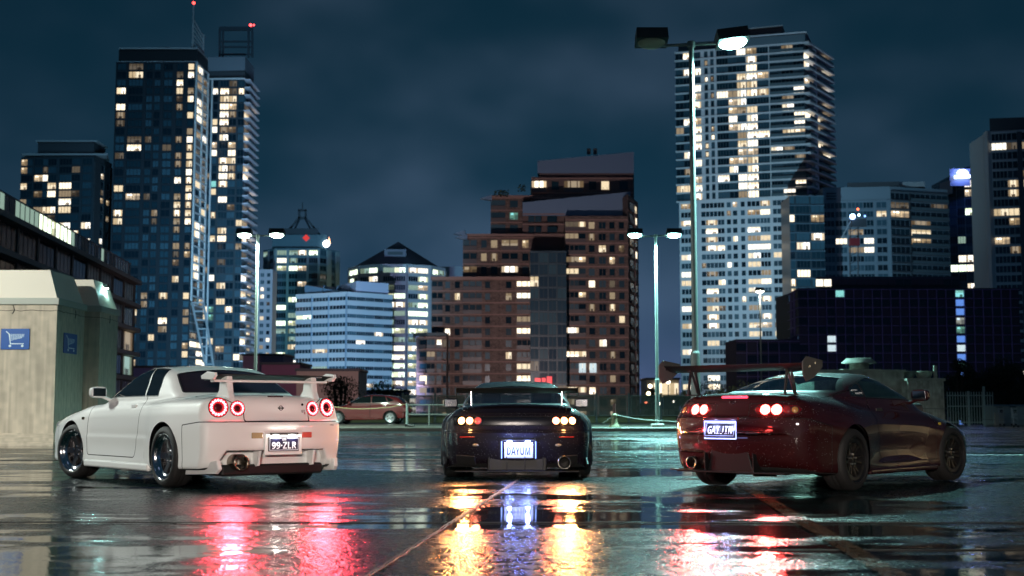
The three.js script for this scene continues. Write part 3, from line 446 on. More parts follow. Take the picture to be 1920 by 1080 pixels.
// ---- D: long low office in steep perspective behind the kiosks
{
  const b = building('office_block', 'long low office with a glazed roof terrace, running back behind the beige kiosks', 'building', 100, 150), y0 = GROUND_Y;
  const A = [at(-120, 600, 105).x, -105], B = [at(250, 600, 185).x, -185], y1 = at(250, 531, 185).y, bk = [B[0] - 40, B[1] - 18], bk2 = [A[0] - 40, A[1] - 18];
  prism(b, [A, B, bk, bk2], y0, y1, mat([0.07, 0.075, 0.07], 0.6));
  facade(b, A, B, { y0, y1, fh: 3.6, seed: 41, slab: { m: mat([0.3, 0.3, 0.27], 0.7), h: 0.55, out: 1.1 }, pier: { m: mat([0.1, 0.11, 0.1], 0.6), out: 0.25 }, wh: 0.72, sill: 0.16, p: 0.05, kinds: ['officeDim', 'dim'], glass: [glassDark[0], glassDark[1], mat([0.04, 0.05, 0.045], 0.3)], bays: Array.from({ length: 22 }, (_, i) => (i % 2 ? P_(0.35) : bay(3.4, 4, 0.04))) });
  { const ux = B[0] - A[0], uz = B[1] - A[1], L = Math.hypot(ux, uz), n = 46, h = 2.4, tint = [lit('officeDim', 1), glassDark[2], glassDark[1], mat([0.08, 0.14, 0.15], 0.2)], r = rng(77);
    for (let i = 0; i < n; i++) { const t = (i + 0.5) / n, x = A[0] + ux * t - 0.6 - b.position.x, z = A[1] + uz * t - b.position.z, ry = Math.atan2(-uz, ux), q = box('terrace_pane', t > 0.40 && t < 0.56 ? lit('office', i) : t < 0.86 && r() < 0.3 ? tint[0] : tint[1 + Math.floor(r() * 3)], b, x, y1 - y0 + 0.3 + h / 2, z, L / n * 0.86, h, 0.06, ry); void q; box('terrace_post', cGrey, b, A[0] + ux * i / n - 0.6 - b.position.x, y1 - y0 + 0.3 + h / 2, A[1] + uz * i / n - b.position.z, 0.14, h, 0.14, ry); }
    box('terrace_rail', cGrey, b, (A[0] + B[0]) / 2 - 0.6 - b.position.x, y1 - y0 + 0.35 + h, (A[1] + B[1]) / 2 - b.position.z, L, 0.16, 0.2, Math.atan2(-uz, ux)); }
  finish(b);
  const sg = thing('roof_sign', 'small blue lit sign standing on a far rooftop at the picture edge', 'sign', at(28, 405, 300).x, at(28, 440, 300).y, -300); box('mast', cDark, sg, 0, 2, 0, 0.3, 8, 0.3); box('sign_panel', glowMat([0.1, 0.2, 1], 2.2), sg, 0, 3.2, 0.4, 1.1, 3.2, 0.3); box('sign_lamp', glowMat([0.3, 0.6, 1], 4), sg, 0.1, 0.6, 0.5, 1.3, 0.5, 0.3);
}
// ---- E: blue tower with a spire frame; slim white block beside it
{
  const d = 615, b = building('office_tower', 'teal office tower with a ball-topped frame spire and a bright sign at its shoulder', 'building', 565, d), y0 = GROUND_Y, y1 = byy(470, d), teal = mat([0.07, 0.16, 0.2], 0.4), tealL = mat([0.2, 0.3, 0.32], 0.6);
  const a = bpt(494, d + 2), m1 = bpt(516, d - 6), m2 = bpt(600, d - 6), e = bpt(636, d + 6), z = bpt(600, d + 30), z2 = bpt(520, d + 30); prism(b, [a, m1, m2, e, z, z2], y0, y1, teal);
  const opt = (s) => ({ y0, y1, fh: 3.7, seed: s, slab: { m: teal, h: 0.8, out: 0.3 }, pier: { m: tealL, out: 0.5 }, wh: 0.6, sill: 0.24, kinds: ['office', 'office', 'white', 'officeDim', 'warm'] });
  const hi = (f) => (f > 0.92 ? 1 : f > 0.72 ? 0.2 : f > 0.6 ? 0.5 : 0.8);
  facade(b, a, m1, { ...opt(51), bays: [bay(3, 2, 0.2), P_(0.8), bay(3, 2, 0.2), P_(0.6)] }); facade(b, m1, m2, { ...opt(52), bays: [P_(0.8), bay(4.4, 4, hi), P_(1), bay(4, 3, hi), bay(4, 3, hi), P_(1), bay(4, 4, (f) => hi(f) * 0.6), P_(1)] }); facade(b, m2, e, { ...opt(53), bays: [bay(3, 2, (f) => (f > 0.92 ? 0.8 : 0.2)), P_(2.2), bay(2, 1, 0.1), P_(2)] });
  prism(b, [bpt(510, d), bpt(612, d), bpt(606, d + 22), bpt(518, d + 22)], y1, byy(440, d), teal, 'upper_storey'); prism(b, [bpt(532, d + 2), bpt(596, d + 2), bpt(590, d + 20), bpt(536, d + 20)], byy(440, d), byy(427, d), cBlueDark, 'plant_room');
  const W = (px, py, dd = d + 10) => { const q = at(px, py, dd); return [q.x - b.position.x, q.y - y0, q.z - b.position.z]; };
  mesh('spire_frame', merge([sqbar(W(526, 450), W(561, 408), 0.9, 0.9), sqbar(W(608, 450), W(573, 408), 0.9, 0.9), sqbar(W(545, 445, d + 3), W(563, 408), 0.6, 0.6), sqbar(W(590, 445, d + 3), W(571, 408), 0.6, 0.6), sqbar(W(561, 410), W(561, 394), 1, 1), sqbar(W(573, 410), W(573, 394), 1, 1), sqbar(W(559, 394), W(575, 394), 1, 1), sqbar(W(559, 409), W(575, 409), 1, 1.2), sqbar(W(567, 394), W(567, 379), 0.5, 0.5)]), cBlueDark, b);
  const dm = mesh('red_sign', new THREE.BoxGeometry(2.4, 2.4, 0.4), glowMat([1, 0.06, 0.05], 0.7), b); dm.position.set(...W(574, 446, d - 0.5)); dm.rotation.z = Math.PI / 4;
  const s1 = mesh('bright_sign', new THREE.SphereGeometry(1.6, 16, 10).scale(1, 1.05, 0.3), glowMat([1, 0.95, 1], 7), b); s1.position.set(...W(612, 457, d - 1)); const s2 = mesh('bright_sign', new THREE.ConeGeometry(0.8, 3.2, 10).scale(1, 1, 0.4), glowMat([1, 0.45, 0.25], 4), b); s2.position.set(...W(617, 450, d - 1)); 
  finish(b);
  const d2 = 560, w = building('apartment_block', 'slim pale apartment block squeezed between the balcony tower and the teal tower', 'building', 495, d2), pa = bpt(474, d2), pc = bpt(512, d2), pe = bpt(520, d2 + 14), pz = bpt(486, d2 + 16); prism(w, [pa, pc, pe, pz], y0, byy(505, d2), mat([0.42, 0.42, 0.47], 0.7));
  facade(w, pa, pc, { y0, y1: byy(505, d2) - 1, fh: 3.1, seed: 55, wh: 0.5, sill: 0.28, p: 0.2, bays: [{ w: 1, t: 'wall' }, bay(1.4, 1, 0.25), { w: 1, t: 'wall' }, bay(1.6, 2, 0.25), { w: 1.2, t: 'wall' }, bay(1.4, 1, 0.2), { w: 1, t: 'wall' }] }); finish(w);
}
// ---- F: white banded office
{
  const d = 520, b = building('office_block', 'white office block with continuous dark ribbon windows and a blank plant storey on top', 'building', 645, d), y0 = GROUND_Y, y1 = byy(551, d), band = mat([0.55, 0.57, 0.62], 0.6);
  const a = bpt(557, d + 8), c = bpt(652, d - 4), e = bpt(736, d + 10), z = bpt(640, d + 40); prism(b, [a, c, e, z], y0, y1, band);
  const o = (s) => ({ y0, y1: y1 - 0.4, fh: 3.55, seed: s, slab: { m: band, h: 1.75, out: 0.5 }, pier: { m: mat([0.25, 0.34, 0.45], 0.5), out: 0.6 }, wh: 0.42, sill: 0.3, glass: [glassDark[0], glassDark[1], glassDark[1], glassDark[2]], kinds: ['office', 'white', 'warm', 'officeDim'] });
  facade(b, a, c, { ...o(61), bays: [bay(5.4, 5, 0.03), P_(0.25), bay(5.4, 5, 0.06), P_(0.25), bay(5.6, 5, 0.05), P_(0.3)] }); facade(b, c, e, { ...o(62), bays: Array.from({ length: 5 }, () => bay(3.6, 4, 0.05)) });
  prism(b, [bpt(668, d + 2), bpt(729, d + 12), bpt(700, d + 28), bpt(640, d + 20)], y1, byy(526, d), mat([0.5, 0.5, 0.62], 0.7), 'plant_room'); prism(b, [bpt(572, d + 10), bpt(664, d + 1), bpt(650, d + 22), bpt(585, d + 28)], y1, byy(530, d), mat([0.12, 0.2, 0.28], 0.5), 'roof', (x, z) => (z > -(d + 8) ? -4.2 : 0));
  for (let i = 0; i < 3; i++) { const q = at(600 + i * 26, 543, d - 1), r = mesh('roof_rib', new THREE.BoxGeometry(0.5, 5, 8), mat([0.06, 0.1, 0.15], 0.5), b); r.position.set(q.x - b.position.x, q.y - y0, -d - 10 - b.position.z); r.rotation.z = -0.3; }
  finish(b);
}
// ---- G: round office with a pyramid roof
{
  const d = 590, b = building('office_tower', 'many-sided office with bright ribbon windows under a dark pyramid roof', 'building', 738, d), y0 = GROUND_Y, y1 = byy(498, d), s = FPX / d, R = 96 / s, cx = bpt(738, d)[0], cz = -d - R, wall = mat([0.5, 0.5, 0.52], 0.6), pts = [];
  const N = 12; for (let i = 0; i < N; i++) { const t = (i + 0.5) / N * 2 * Math.PI; pts.push([cx + Math.sin(t) * R, cz + Math.cos(t) * R]); }
  prism(b, pts, y0, y1, wall);
  for (let i = 0; i < N; i++) { const A = pts[(i + N) % N], B = pts[(i + 1) % N]; const mz = (A[1] + B[1]) / 2; if (mz < cz - R * 0.2) continue; facade(b, A, B, { y0, y1, fh: 3.9, seed: 80 + i, slab: { m: wall, h: 1.5, out: 0.5 }, pier: { m: wall, out: 0.6 }, wh: 0.55, sill: 0.24, kinds: ['office', 'white', 'office', 'white', 'officeDim'], bays: i % 2 ? [P_(1.2), bay(5, 5, (f) => (f > 0.9 ? 1 : f > 0.82 ? 0.3 : 0.9)), bay(5, 5, (f) => (f > 0.9 ? 1 : f > 0.82 ? 0.3 : 0.9)), P_(0.6)] : [P_(0.6), bay(4.5, 4, (f) => (f > 0.9 ? 1 : f > 0.82 ? 0.3 : 0.9)), bay(4.5, 4, (f) => (f > 0.9 ? 1 : 0.88)), P_(1.2)] }); }
  const rg = new THREE.ConeGeometry(R * 1.0, byy(441, d) - y1, 8); rg.rotateY(Math.PI / 8); const rr = mesh('pyramid_roof', rg, mat([0.06, 0.06, 0.08], 0.6), b); rr.position.set(cx - b.position.x, (byy(441, d) + y1) / 2 - y0, cz - b.position.z);
  const dg = new THREE.BoxGeometry(10, 3.4, 3); const dd = mesh('roof_dormer', dg, mat([0.16, 0.17, 0.22], 0.6), b); dd.position.set(cx - b.position.x, byy(470, d) - y0, cz + R * 0.58 - b.position.z); const dl = mesh('dormer_louvre', new THREE.BoxGeometry(7, 1.4, 0.3), cBlueDark, b); dl.position.set(cx - b.position.x, byy(471, d) - y0, cz + R * 0.58 + 1.6 - b.position.z);
  finish(b);
  const d3 = 640, w = building('office_block', 'plain grey block showing just beside the pyramid-roofed office', 'building', 850, d3); prism(w, [bpt(815, d3), bpt(872, d3), bpt(872, d3 + 20), bpt(815, d3 + 20)], y0, byy(500, d3), mat([0.3, 0.33, 0.38], 0.7));
  facade(w, bpt(815, d3), bpt(872, d3), { y0, y1: byy(500, d3) - 4, fh: 3.7, seed: 91, wh: 0.5, bays: [bay(4, 4, 0.3, { kinds: ['officeDim'] }), bay(4, 4, 0.2, { kinds: ['officeDim'] })] }); finish(w);
}
// ---- H: stepped red-brick apartments
{
  const d = 340, b = building('brick_apartment_block', 'stepped red brick apartment block with recessed balconies and a blue glass corner', 'building', 1000, d), y0 = GROUND_Y, slabM = mat([0.34, 0.2, 0.17], 0.8), metal = mat([0.16, 0.24, 0.36], 0.5), rail = { m: mat([0.12, 0.09, 0.09], 0.4) };
  const blk = (x0, x1, dd, ytop, dep, m = brick) => { const A = bpt(x0, dd), B = bpt(x1, dd), y1 = byy(ytop, dd); prism(b, [A, B, [B[0], B[1] - dep], [A[0], A[1] - dep]], y0, y1, m); return [A, B, y1]; };
  const O = (s, y1, yb, x = {}) => ({ y0: yb ?? y0, y1, fh: 3.05, seed: s, slab: { m: slabM, h: 0.3, out: 0.16 }, pier: { m: brick, out: 0.35 }, wh: 0.56, sill: 0.24, rail, p: 0.3, ...x });
  const wl = (w) => ({ w, t: 'wall' }), bal = (w, n, p) => bay(w, n, p, { h: 0.72, sill: 0.1, balcony: 0.5, fill: 0.97 });
  let [A, B, y1] = blk(868, 1002, 345, 440, 16); facade(b, A, B, O(101, y1 - 0.8, byy(520, 345), { p: 0.3, bays: [bal(3.4, 2, 0.4), wl(1), bay(1.4, 1, 0.2), wl(1), bay(1.6, 1, 0.3), wl(1), bal(4, 2, 0.45), wl(1), bay(1.6, 1, 0.4), wl(1.4)] }));
  [A, B, y1] = blk(920, 1050, 350, 366, 18); facade(b, A, B, O(102, y1 - 0.8, byy(440, 350), { bays: [bal(3, 1, 0.4), wl(0.8), bay(1.7, 1, 0.5, { kinds: ['cyan', 'paleblue', 'warm'] }), wl(0.8), bay(1.7, 1, 0.5, { kinds: ['cyan', 'warm'] }), wl(0.8), bal(3.6, 2, 0.4), wl(1.5)] }));
  [A, B, y1] = blk(997, 1188, 356, 332, 22, brickDark); facade(b, A, B, O(103, y1 - 0.4, byy(362, 356), { fh: 3.4, bays: [bal(3, 2, 0.5), wl(1), bay(1.5, 1, 0.3), wl(1), bal(4, 3, 0.45), wl(1), bay(1.5, 1, 0.3), wl(1), bay(1.6, 1, 0.2), wl(2), bay(1.8, 1, 0.1), wl(1)] }));
  [A, B, y1] = blk(1012, 1190, 358, 318, 20, mat([0.15, 0.11, 0.12], 0.7)); 
  prism(b, [bpt(1008, 355), bpt(1190, 355), bpt(1188, 372), bpt(1012, 372)], byy(326, 356), byy(303, 356), metal, 'roof_fascia', (x) => (x - bpt(1008, 355)[0]) * 0.095);
  for (const px of [1104, 1116]) { const q = at(px, 284, 360), v = mesh('roof_vent', new THREE.CylinderGeometry(0.55, 0.55, 1.6, 12), cDark, b); v.position.set(q.x - b.position.x, q.y - y0, q.z - b.position.z); }
  [A, B, y1] = blk(980, 1192, 346, 400, 26, brickDark); prism(b, [bpt(980, 343.5), bpt(1183, 343.5), bpt(1183, 360), bpt(980, 360)], byy(406, 345), byy(381, 345), metal, 'roof_fascia', (x) => (x - bpt(980, 343.5)[0]) * 0.10);
  facade(b, bpt(980, 343.5), bpt(1060, 343.5), O(108, byy(403, 345), byy(442, 345), { bays: [wl(1), bay(2.6, 2, 0.4), wl(1), bay(2, 1, 0.2), wl(1.5)] }));
  [A, B, y1] = blk(1060, 1178, 338, 405, 24); facade(b, A, B, O(104, y1 - 1, y0, { p: 0.22, bays: [bal(4, 3, 0.6), bal(2.2, 1, 0.5), wl(0.9), bay(1.9, 1, 0.35), wl(1.2), bay(2.2, 2, 0.2), wl(1), bay(1.7, 1, 0.25), wl(1.2), bay(1.7, 1, 0.22), wl(1.2)] }));
  const E0 = B, E1 = bpt(1197, 352); prism(b, [E0, E1, [E1[0] - 2, E1[1] - 12], [E0[0] - 2, E0[1] - 12]], y0, byy(372, 345), brick); facade(b, E0, E1, O(105, byy(380, 345), y0, { p: 0.12, bays: [wl(2), bal(4, 2, 0.14), wl(2), bay(2, 1, 0.1), wl(2)] }));
  [A, B, y1] = blk(810, 1000, 335, 520, 18); facade(b, A, B, O(106, y1 - 0.5, y0, { p: 0.12, bays: [bal(3, 2, 0.1), wl(0.6), bay(1.4, 1, 0.06), wl(1.2), bay(1.4, 1, 0.06), wl(0.8), bal(5.2, 3, 0.28), wl(0.8), bay(1.4, 1, 0.05), wl(4.2), bay(1.6, 1, 0.08), wl(1.4), bal(4.2, 3, 0.55), wl(0.3)] }));
  [A, B, y1] = blk(994, 1062, 331, 470, 14, cBlueDark); facade(b, A, B, O(107, y1 - 0.3, y0, { slab: { m: mat([0.06, 0.1, 0.13], 0.3), h: 0.25, out: 0.3 }, pier: { m: mat([0.05, 0.08, 0.1], 0.3), out: 0.4 }, wh: 0.8, sill: 0.12, p: 0.1, glass: [mat([0.04, 0.08, 0.11], 0.15), mat([0.06, 0.12, 0.15], 0.2), mat([0.03, 0.06, 0.09], 0.15)], bays: [bay(2.2, 2, 0.12), P_(0.25), bay(2.2, 2, 0.06), P_(0.25), bay(2, 2, 0.03), P_(0.3), bay(2.4, 2, (f) => (f < 0.35 ? 0.5 : 0.1))] }));
  // low rounded wing
  { const dd = 325, L = bpt(779, dd), Rr = bpt(838, dd), yt = byy(630, dd), y1b = yt - 0.4; const w = [[L[0], L[1] - 5], [L[0] + 1.2, L[1] - 1.4], [L[0] + 3, L[1]], Rr, [Rr[0], Rr[1] - 12], [L[0], L[1] - 12]]; prism(b, w, y0, yt, brick); prism(b, w.map(([x, z]) => [x + (x < L[0] + 2 ? -0.8 : 0), z + (z > L[1] - 6 ? 0.9 : 0)]), yt, yt + 0.8, cDark, 'roof');
    facade(b, w[2], Rr, O(109, y1b, y0, { p: 0.22, slab: { m: slabM, h: 0.4, out: 1.2 }, bays: [bal(2.6, 2, 0.25), wl(0.6), bal(1.6, 1, 0.3), wl(0.4), bay(1.2, 1, 0.35)] })); facade(b, w[1], w[2], O(110, y1b, y0, { slab: { m: slabM, h: 0.4, out: 1.2 }, bays: [bal(2, 1, 0.2)] })); }
  // pointed corner sunshades of the terraces
  for (const [px, py, dd] of [[868, 440, 344], [918, 374, 349], [872, 447, 344]]) { const q = at(px, py, dd), g = extr([[-2.4, 0], [0.6, 0.9], [0.6, -0.5]], 2, 0.02); const m = mesh('roof_blade', g, metal, b); m.position.set(q.x - b.position.x, q.y - y0, q.z - b.position.z); }
  for (const [x0, x1, py, dd] of [[868, 1000, 440, 344], [920, 1000, 368, 349], [810, 996, 520, 334]]) prism(b, [bpt(x0 - 2, dd - 0.6), bpt(x1, dd - 0.6), bpt(x1, dd + 3), bpt(x0 - 2, dd + 3)], byy(py + 3, dd), byy(py - 1, dd), slabM, 'coping');
  { const q = at(1062, 736, 336), g = mesh('red_sign', merge([new THREE.BoxGeometry(1.5, 1.5, 0.3).translate(-1.3, -0.2, 0), new THREE.BoxGeometry(1.0, 1.0, 0.3).translate(0.2, 0.1, 0), new THREE.BoxGeometry(1.3, 1.9, 0.3).translate(1.6, 0, 0)]), glowMat([1, 0.05, 0.06], 1.1), b); const q2 = at(1018, 713, 330); g.position.set(q2.x - b.position.x, q2.y - y0, q2.z + 0.4 - b.position.z); void q; }
  for (const px of [1092, 1112]) { const q = at(px, 690, 337.4), g = mesh('lit_window', PANES[2], lit('paleblue', 1), b); g.position.set(q.x - b.position.x, q.y - y0, q.z - b.position.z + 0.1); g.scale.set(1.7, 2.4, 0.3); }
  finish(b);
  // roof garden plants on the terraces
  [[934, 366, 348], [946, 366, 348], [978, 356, 350]].forEach(([px, py, dd], i) => { const q = at(px, py + 3, dd), t = thing('roof_plant', ['small bushy plant on the brick terrace edge, first of the row', 'small bushy plant on the brick terrace edge, second of the row', 'taller plant on the brick terrace nearest the sloping fascia'][i], 'plant', q.x, q.y, q.z); const L = [], r = rng(300 + i); for (let k = 0; k < 60; k++) { const g = new THREE.PlaneGeometry(0.5, 0.3); g.rotateX(r() * 6); g.rotateY(r() * 6); g.translate((r() - 0.5) * 2, r() * 1.8, (r() - 0.5) * 1.2); L.push(g); } mesh('foliage', merge(L), mat([0.03, 0.05, 0.02], 0.8), t).userData.kind = 'stuff'; });
}
// ---- I: tall pale tower
{
  const d = 475, b = building('apartment_tower', 'tall pale apartment tower with white floor edges and lit rooms behind the tallest lamp post', 'building', 1400, d), y0 = GROUND_Y, yt = byy(92, d), ym = byy(374, d), white = mat([0.60, 0.60, 0.63], 0.7), core = mat([0.05, 0.08, 0.10], 0.4);
  const A = bpt(1268, d + 6, 250), Bm = bpt(1345, d + 1, 250), B = bpt(1510, d - 8, 250), E = bpt(1556, d + 14, 250), Z = bpt(1300, d + 34, 250);
  prism(b, [A, Bm, B, E, Z], ym, yt, core);
  const up = (s) => ({ y0: ym, y1: yt, fh: 3.18, seed: s, slab: { m: white, h: 0.55, out: 0.9, over: 0.2 }, pier: { m: white, out: 0.5 }, wh: 0.74, sill: 0.13, rail: { m: cRail }, kinds: ['white', 'hot', 'warm', 'white', 'dim'] });
  facade(b, A, Bm, { ...up(111), bays: [bay(2.6, 2, 0.2), bay(2.4, 2, 0.35), P_(0.5), bay(3, 3, 0.62, { kinds: ['white', 'white', 'hot'] }), P_(1.2), bay(1.2, 1, 0.2, { fill: 0.7, h: 0.5, sill: 0.25 }), P_(0.8), bay(1.2, 1, 0.25, { fill: 0.7, h: 0.5, sill: 0.25 }), P_(0.8)] });
  facade(b, Bm, B, { ...up(112), bays: [bay(4, 4, 0.2), bay(3, 2, 0.26), bay(3.1, 3, 0.74, { kinds: ['white', 'white', 'hot', 'warm', 'dim'] }), P_(0.2, cWhite, 0.6), bay(3.6, 3, 0.74, { kinds: ['white', 'white', 'hot', 'warm'] }), bay(4, 4, 0.16), P_(0.3, cWhite, 0.7), bay(4, 4, 0.16, { balcony: 1.3 }), bay(4, 3, 0.3, { balcony: 1.3 }), bay(3.6, 3, 0.42, { balcony: 1.3 })] });
  facade(b, B, E, { ...up(113), slab: { m: white, h: 0.55, out: 2.2, over: 1.5 }, bays: [bay(4, 2, 0.35, { balcony: 2 }), P_(2.4, white, 1.2), bay(5, 3, 0.2, { balcony: 2 }), bay(5, 3, 0.2, { balcony: 2 })] });
  prism(b, [bpt(1272, d + 8, 100), bpt(1345, d + 4, 100), bpt(1430, d, 100), bpt(1440, d + 20, 100), bpt(1300, d + 30, 100)], yt, byy(70, d), core, 'plant_room'); prism(b, [bpt(1345, d, 100), bpt(1510, d - 9, 100), bpt(1520, d + 4, 100), bpt(1350, d + 10, 100)], yt, byy(76, d), mat([0.12, 0.17, 0.2], 0.4), 'upper_storey'); prism(b, [bpt(1350, d - 1, 100), bpt(1513, d - 10, 100), bpt(1522, d + 5, 100), bpt(1350, d + 11, 100)], byy(76, d), byy(73, d), white, 'roof_edge');
  prism(b, [bpt(1380, d + 2, 100), bpt(1468, d - 4, 100), bpt(1470, d + 6, 100), bpt(1384, d + 12, 100)], byy(73, d), byy(56, d), cDark, 'roof_crown'); prism(b, [bpt(1376, d + 1, 100), bpt(1468, d - 5, 100), bpt(1474, d + 7, 100), bpt(1380, d + 13, 100)], byy(56, d), byy(54, d), cGrey, 'crown_edge');
  // lower, masonry half
  const lA = bpt(1275, d + 4, 520), lB = bpt(1482, d - 7, 520), lE = bpt(1505, d + 16, 520), lZ = bpt(1300, d + 32, 520); prism(b, [lA, lB, lE, lZ], y0, ym - 0.05, white);
  facade(b, lA, lB, { y0, y1: ym - 0.6, fh: 3.18, seed: 114, pier: { m: white, out: 0.3 }, wh: 0.58, sill: 0.22, kinds: ['white', 'hot', 'warm', 'dim'], bays: [{ w: 0.4, t: 'wall' }, bay(3.9, 4, 0.5), { w: 1.6, t: 'wall' }, bay(1.2, 1, 0.12), bay(3.2, 3, 0.62), bay(1.8, 2, 0.2), { w: 0.6, t: 'wall' }, bay(1.1, 1, 0.08), { w: 0.5, t: 'wall' }, bay(1.2, 1, 0.12), { w: 0.9, t: 'wall' }, bay(1.1, 1, 0.1), { w: 0.6, t: 'wall' }, bay(3.4, 3, 0.62), bay(2.6, 3, 0.36), { w: 0.4, t: 'wall' }, P_(0.3, white, 0.4), bay(2.2, 2, 0.12), bay(2, 2, 0.25)] });
  finish(b);
}
// ---- J: cluster on the other side
{
  const d = 440, y0 = GROUND_Y;
  const j1 = building('apartment_block', 'dark blue glass block tucked against the foot of the tall pale tower', 'building', 1515, d); let A = bpt(1482, d), B = bpt(1547, d); prism(j1, [A, B, [B[0], B[1] - 14], [A[0], A[1] - 14]], y0, byy(368, d), cBlueDark);
  facade(j1, A, B, { y0, y1: byy(368, d), fh: 3.1, seed: 121, slab: { m: mat([0.07, 0.12, 0.16], 0.5), h: 0.35, out: 0.5 }, pier: { m: cBlueDark, out: 0.4 }, wh: 0.74, bays: [bay(1.4, 1, 0.3), P_(0.5), bay(4, 4, 0.16), P_(0.4), bay(4, 3, 0.2, { kinds: ['paleblue', 'white', 'warm'] })] }); finish(j1);
  const d2 = 460, j2 = building('apartment_block', 'grey apartment block with a flat cap roof and a blank louvred top corner', 'building', 1660, d2), g2 = mat([0.17, 0.23, 0.28], 0.7); A = bpt(1545, d2); B = bpt(1672, d2 - 3); const C2 = bpt(1780, d2 + 4); prism(j2, [A, B, C2, [C2[0], C2[1] - 20], [A[0], A[1] - 20]], y0, byy(352, d2), g2);
  facade(j2, A, B, { y0, y1: byy(378, d2), fh: 3.2, seed: 122, slab: { m: g2, h: 0.5, out: 0.3 }, pier: { m: g2, out: 0.45 }, wh: 0.6, bays: [bay(3.4, 3, 0.06), P_(0.2), bay(3.4, 3, 0.1), P_(0.4), bay(4.6, 4, 0.24), bay(3, 3, 0.2), P_(0.9), bay(3, 2, 0.1), P_(1.2)] });
  facade(j2, B, C2, { y0, y1: byy(362, d2), fh: 3.2, seed: 123, slab: { m: mat([0.1, 0.12, 0.14], 0.6), h: 0.4, out: 0.8 }, pier: { m: cDark, out: 0.4 }, wh: 0.66, rail: { m: cRail }, glass: [glassDark[0], glassDark[1]], bays: [bay(4.6, 4, 0.18), P_(0.3), bay(5, 4, 0.3, { balcony: 0.7 }), bay(4.4, 3, 0.12, { balcony: 0.7 })] });
  for (let i = 0; i < 3; i++) { const q = at(1572, 363 + i * 5, d2 - 0.4); box('louvre', cBlueDark, j2, q.x - j2.position.x, q.y - y0, q.z - j2.position.z, 8.6, 0.45, 0.4); } prism(j2, [bpt(1592, d2 - 1.5), bpt(1690, d2 - 4), bpt(1690, d2 + 12), bpt(1592, d2 + 12)], byy(352, d2), byy(344, d2), cDark, 'roof'); prism(j2, [bpt(1690, d2), bpt(1738, d2), bpt(1738, d2 + 8), bpt(1690, d2 + 8)], byy(350, d2), byy(341, d2), cGrey, 'plant_room'); finish(j2);
  // hoist with work lights
  const q0 = at(1600, 500, 400), cr = thing('hoist', 'dark hoist tower with a red cabin and a blue-white work light on top', 'hoist', q0.x, GROUND_Y, -400), W = (px, py) => { const q = at(px, py, 400); return [q.x - q0.x, q.y - GROUND_Y, 0]; };
  mesh('mast', merge([sqbar(W(1594, 700), W(1594, 408), 0.35, 0.35), sqbar(W(1609, 700), W(1609, 412), 0.35, 0.35), ...Array.from({ length: 18 }, (_, i) => sqbar(W(1594, 690 - i * 15), W(1609, 682 - i * 15), 0.2, 0.2))]), cDark, cr); { const c = W(1601, 454); box('cabin', mat([0.2, 0.02, 0.025], 0.5), cr, c[0], c[1], 0.4, 3, 2.2, 2); const h = W(1610, 418); box('machine', cDark, cr, h[0], h[1], 0, 4.5, 2.4, 1.5); } mesh('jib', sqbar(W(1578, 446), W(1594, 416), 0.6, 0.25), cGrey, cr);
  for (const [px, py, r, c, k] of [[1597, 407, 0.85, [0.35, 0.55, 1], 9], [1609, 404, 0.4, [0.5, 0.7, 1], 6], [1607, 393, 0.35, [1, 0.15, 0.05], 5], [1620, 406, 0.3, [0.2, 0.4, 1], 4]]) { const s = mesh('work_light', new THREE.SphereGeometry(r, 14, 10), glowMat(c, k), cr); const p = W(px, py); s.position.set(p[0], p[1], 1); }
  // dark low-rise with scaffold netting lines
  const d3 = 300, j3 = building('office_block', 'broad unlit low-rise wrapped in a scaffold grid, dark against the tower cluster', 'building', 1700, d3), dk = mat([0.022, 0.026, 0.04], 0.6), ln = mat([0.22, 0.19, 0.38], 0.6); A = bpt(1498, d3, 600); B = bpt(1912, d3, 600); const S0 = bpt(1480, d3 + 14, 600); prism(j3, [S0, A, B, [B[0], B[1] - 26], [A[0], A[1] - 26]], y0, byy(540, d3), dk);
  const o3 = (s, n) => ({ y0, y1: byy(543, d3), fh: 2.05, seed: s, slab: { m: ln, h: 0.10, out: 0.5 }, pier: { m: ln, out: 0.55 }, wh: 0.7, glass: [dk, glassDark[0]], p: 0, bays: n });
  facade(j3, A, B, o3(131, Array.from({ length: 47 }, (_, i) => (i % 2 ? P_(0.09) : bay(2.2, 1, i === 6 ? 0.25 : i === 34 ? 0.85 : i === 8 ? 0.1 : 0, { kinds: ['blue', 'cyan', 'paleblue', 'blue'] }))))); facade(j3, S0, A, o3(132, [bay(3, 1, 0), P_(0.1), bay(3, 1, 0), P_(0.1), bay(3, 1, 0)]));
  prism(j3, [bpt(1530, d3 + 3, 560), bpt(1800, d3 + 3, 560), bpt(1800, d3 + 20, 560), bpt(1530, d3 + 20, 560)], byy(540, d3), byy(516, d3), mat([0.02, 0.04, 0.06], 0.6), 'upper_storey'); facade(j3, bpt(1530, d3 + 3, 560), bpt(1800, d3 + 3, 560), { y0: byy(539, d3), y1: byy(517, d3), fh: 2.9, seed: 133, wh: 0.6, p: 0.12, pier: { m: cBlueDark, out: 0.3 }, glass: [glassDark[0], dk], bays: Array.from({ length: 9 }, (_, i) => bay(3, 2, i === 0 ? 1 : 0, { kinds: ['paleblue', 'white'] })) });
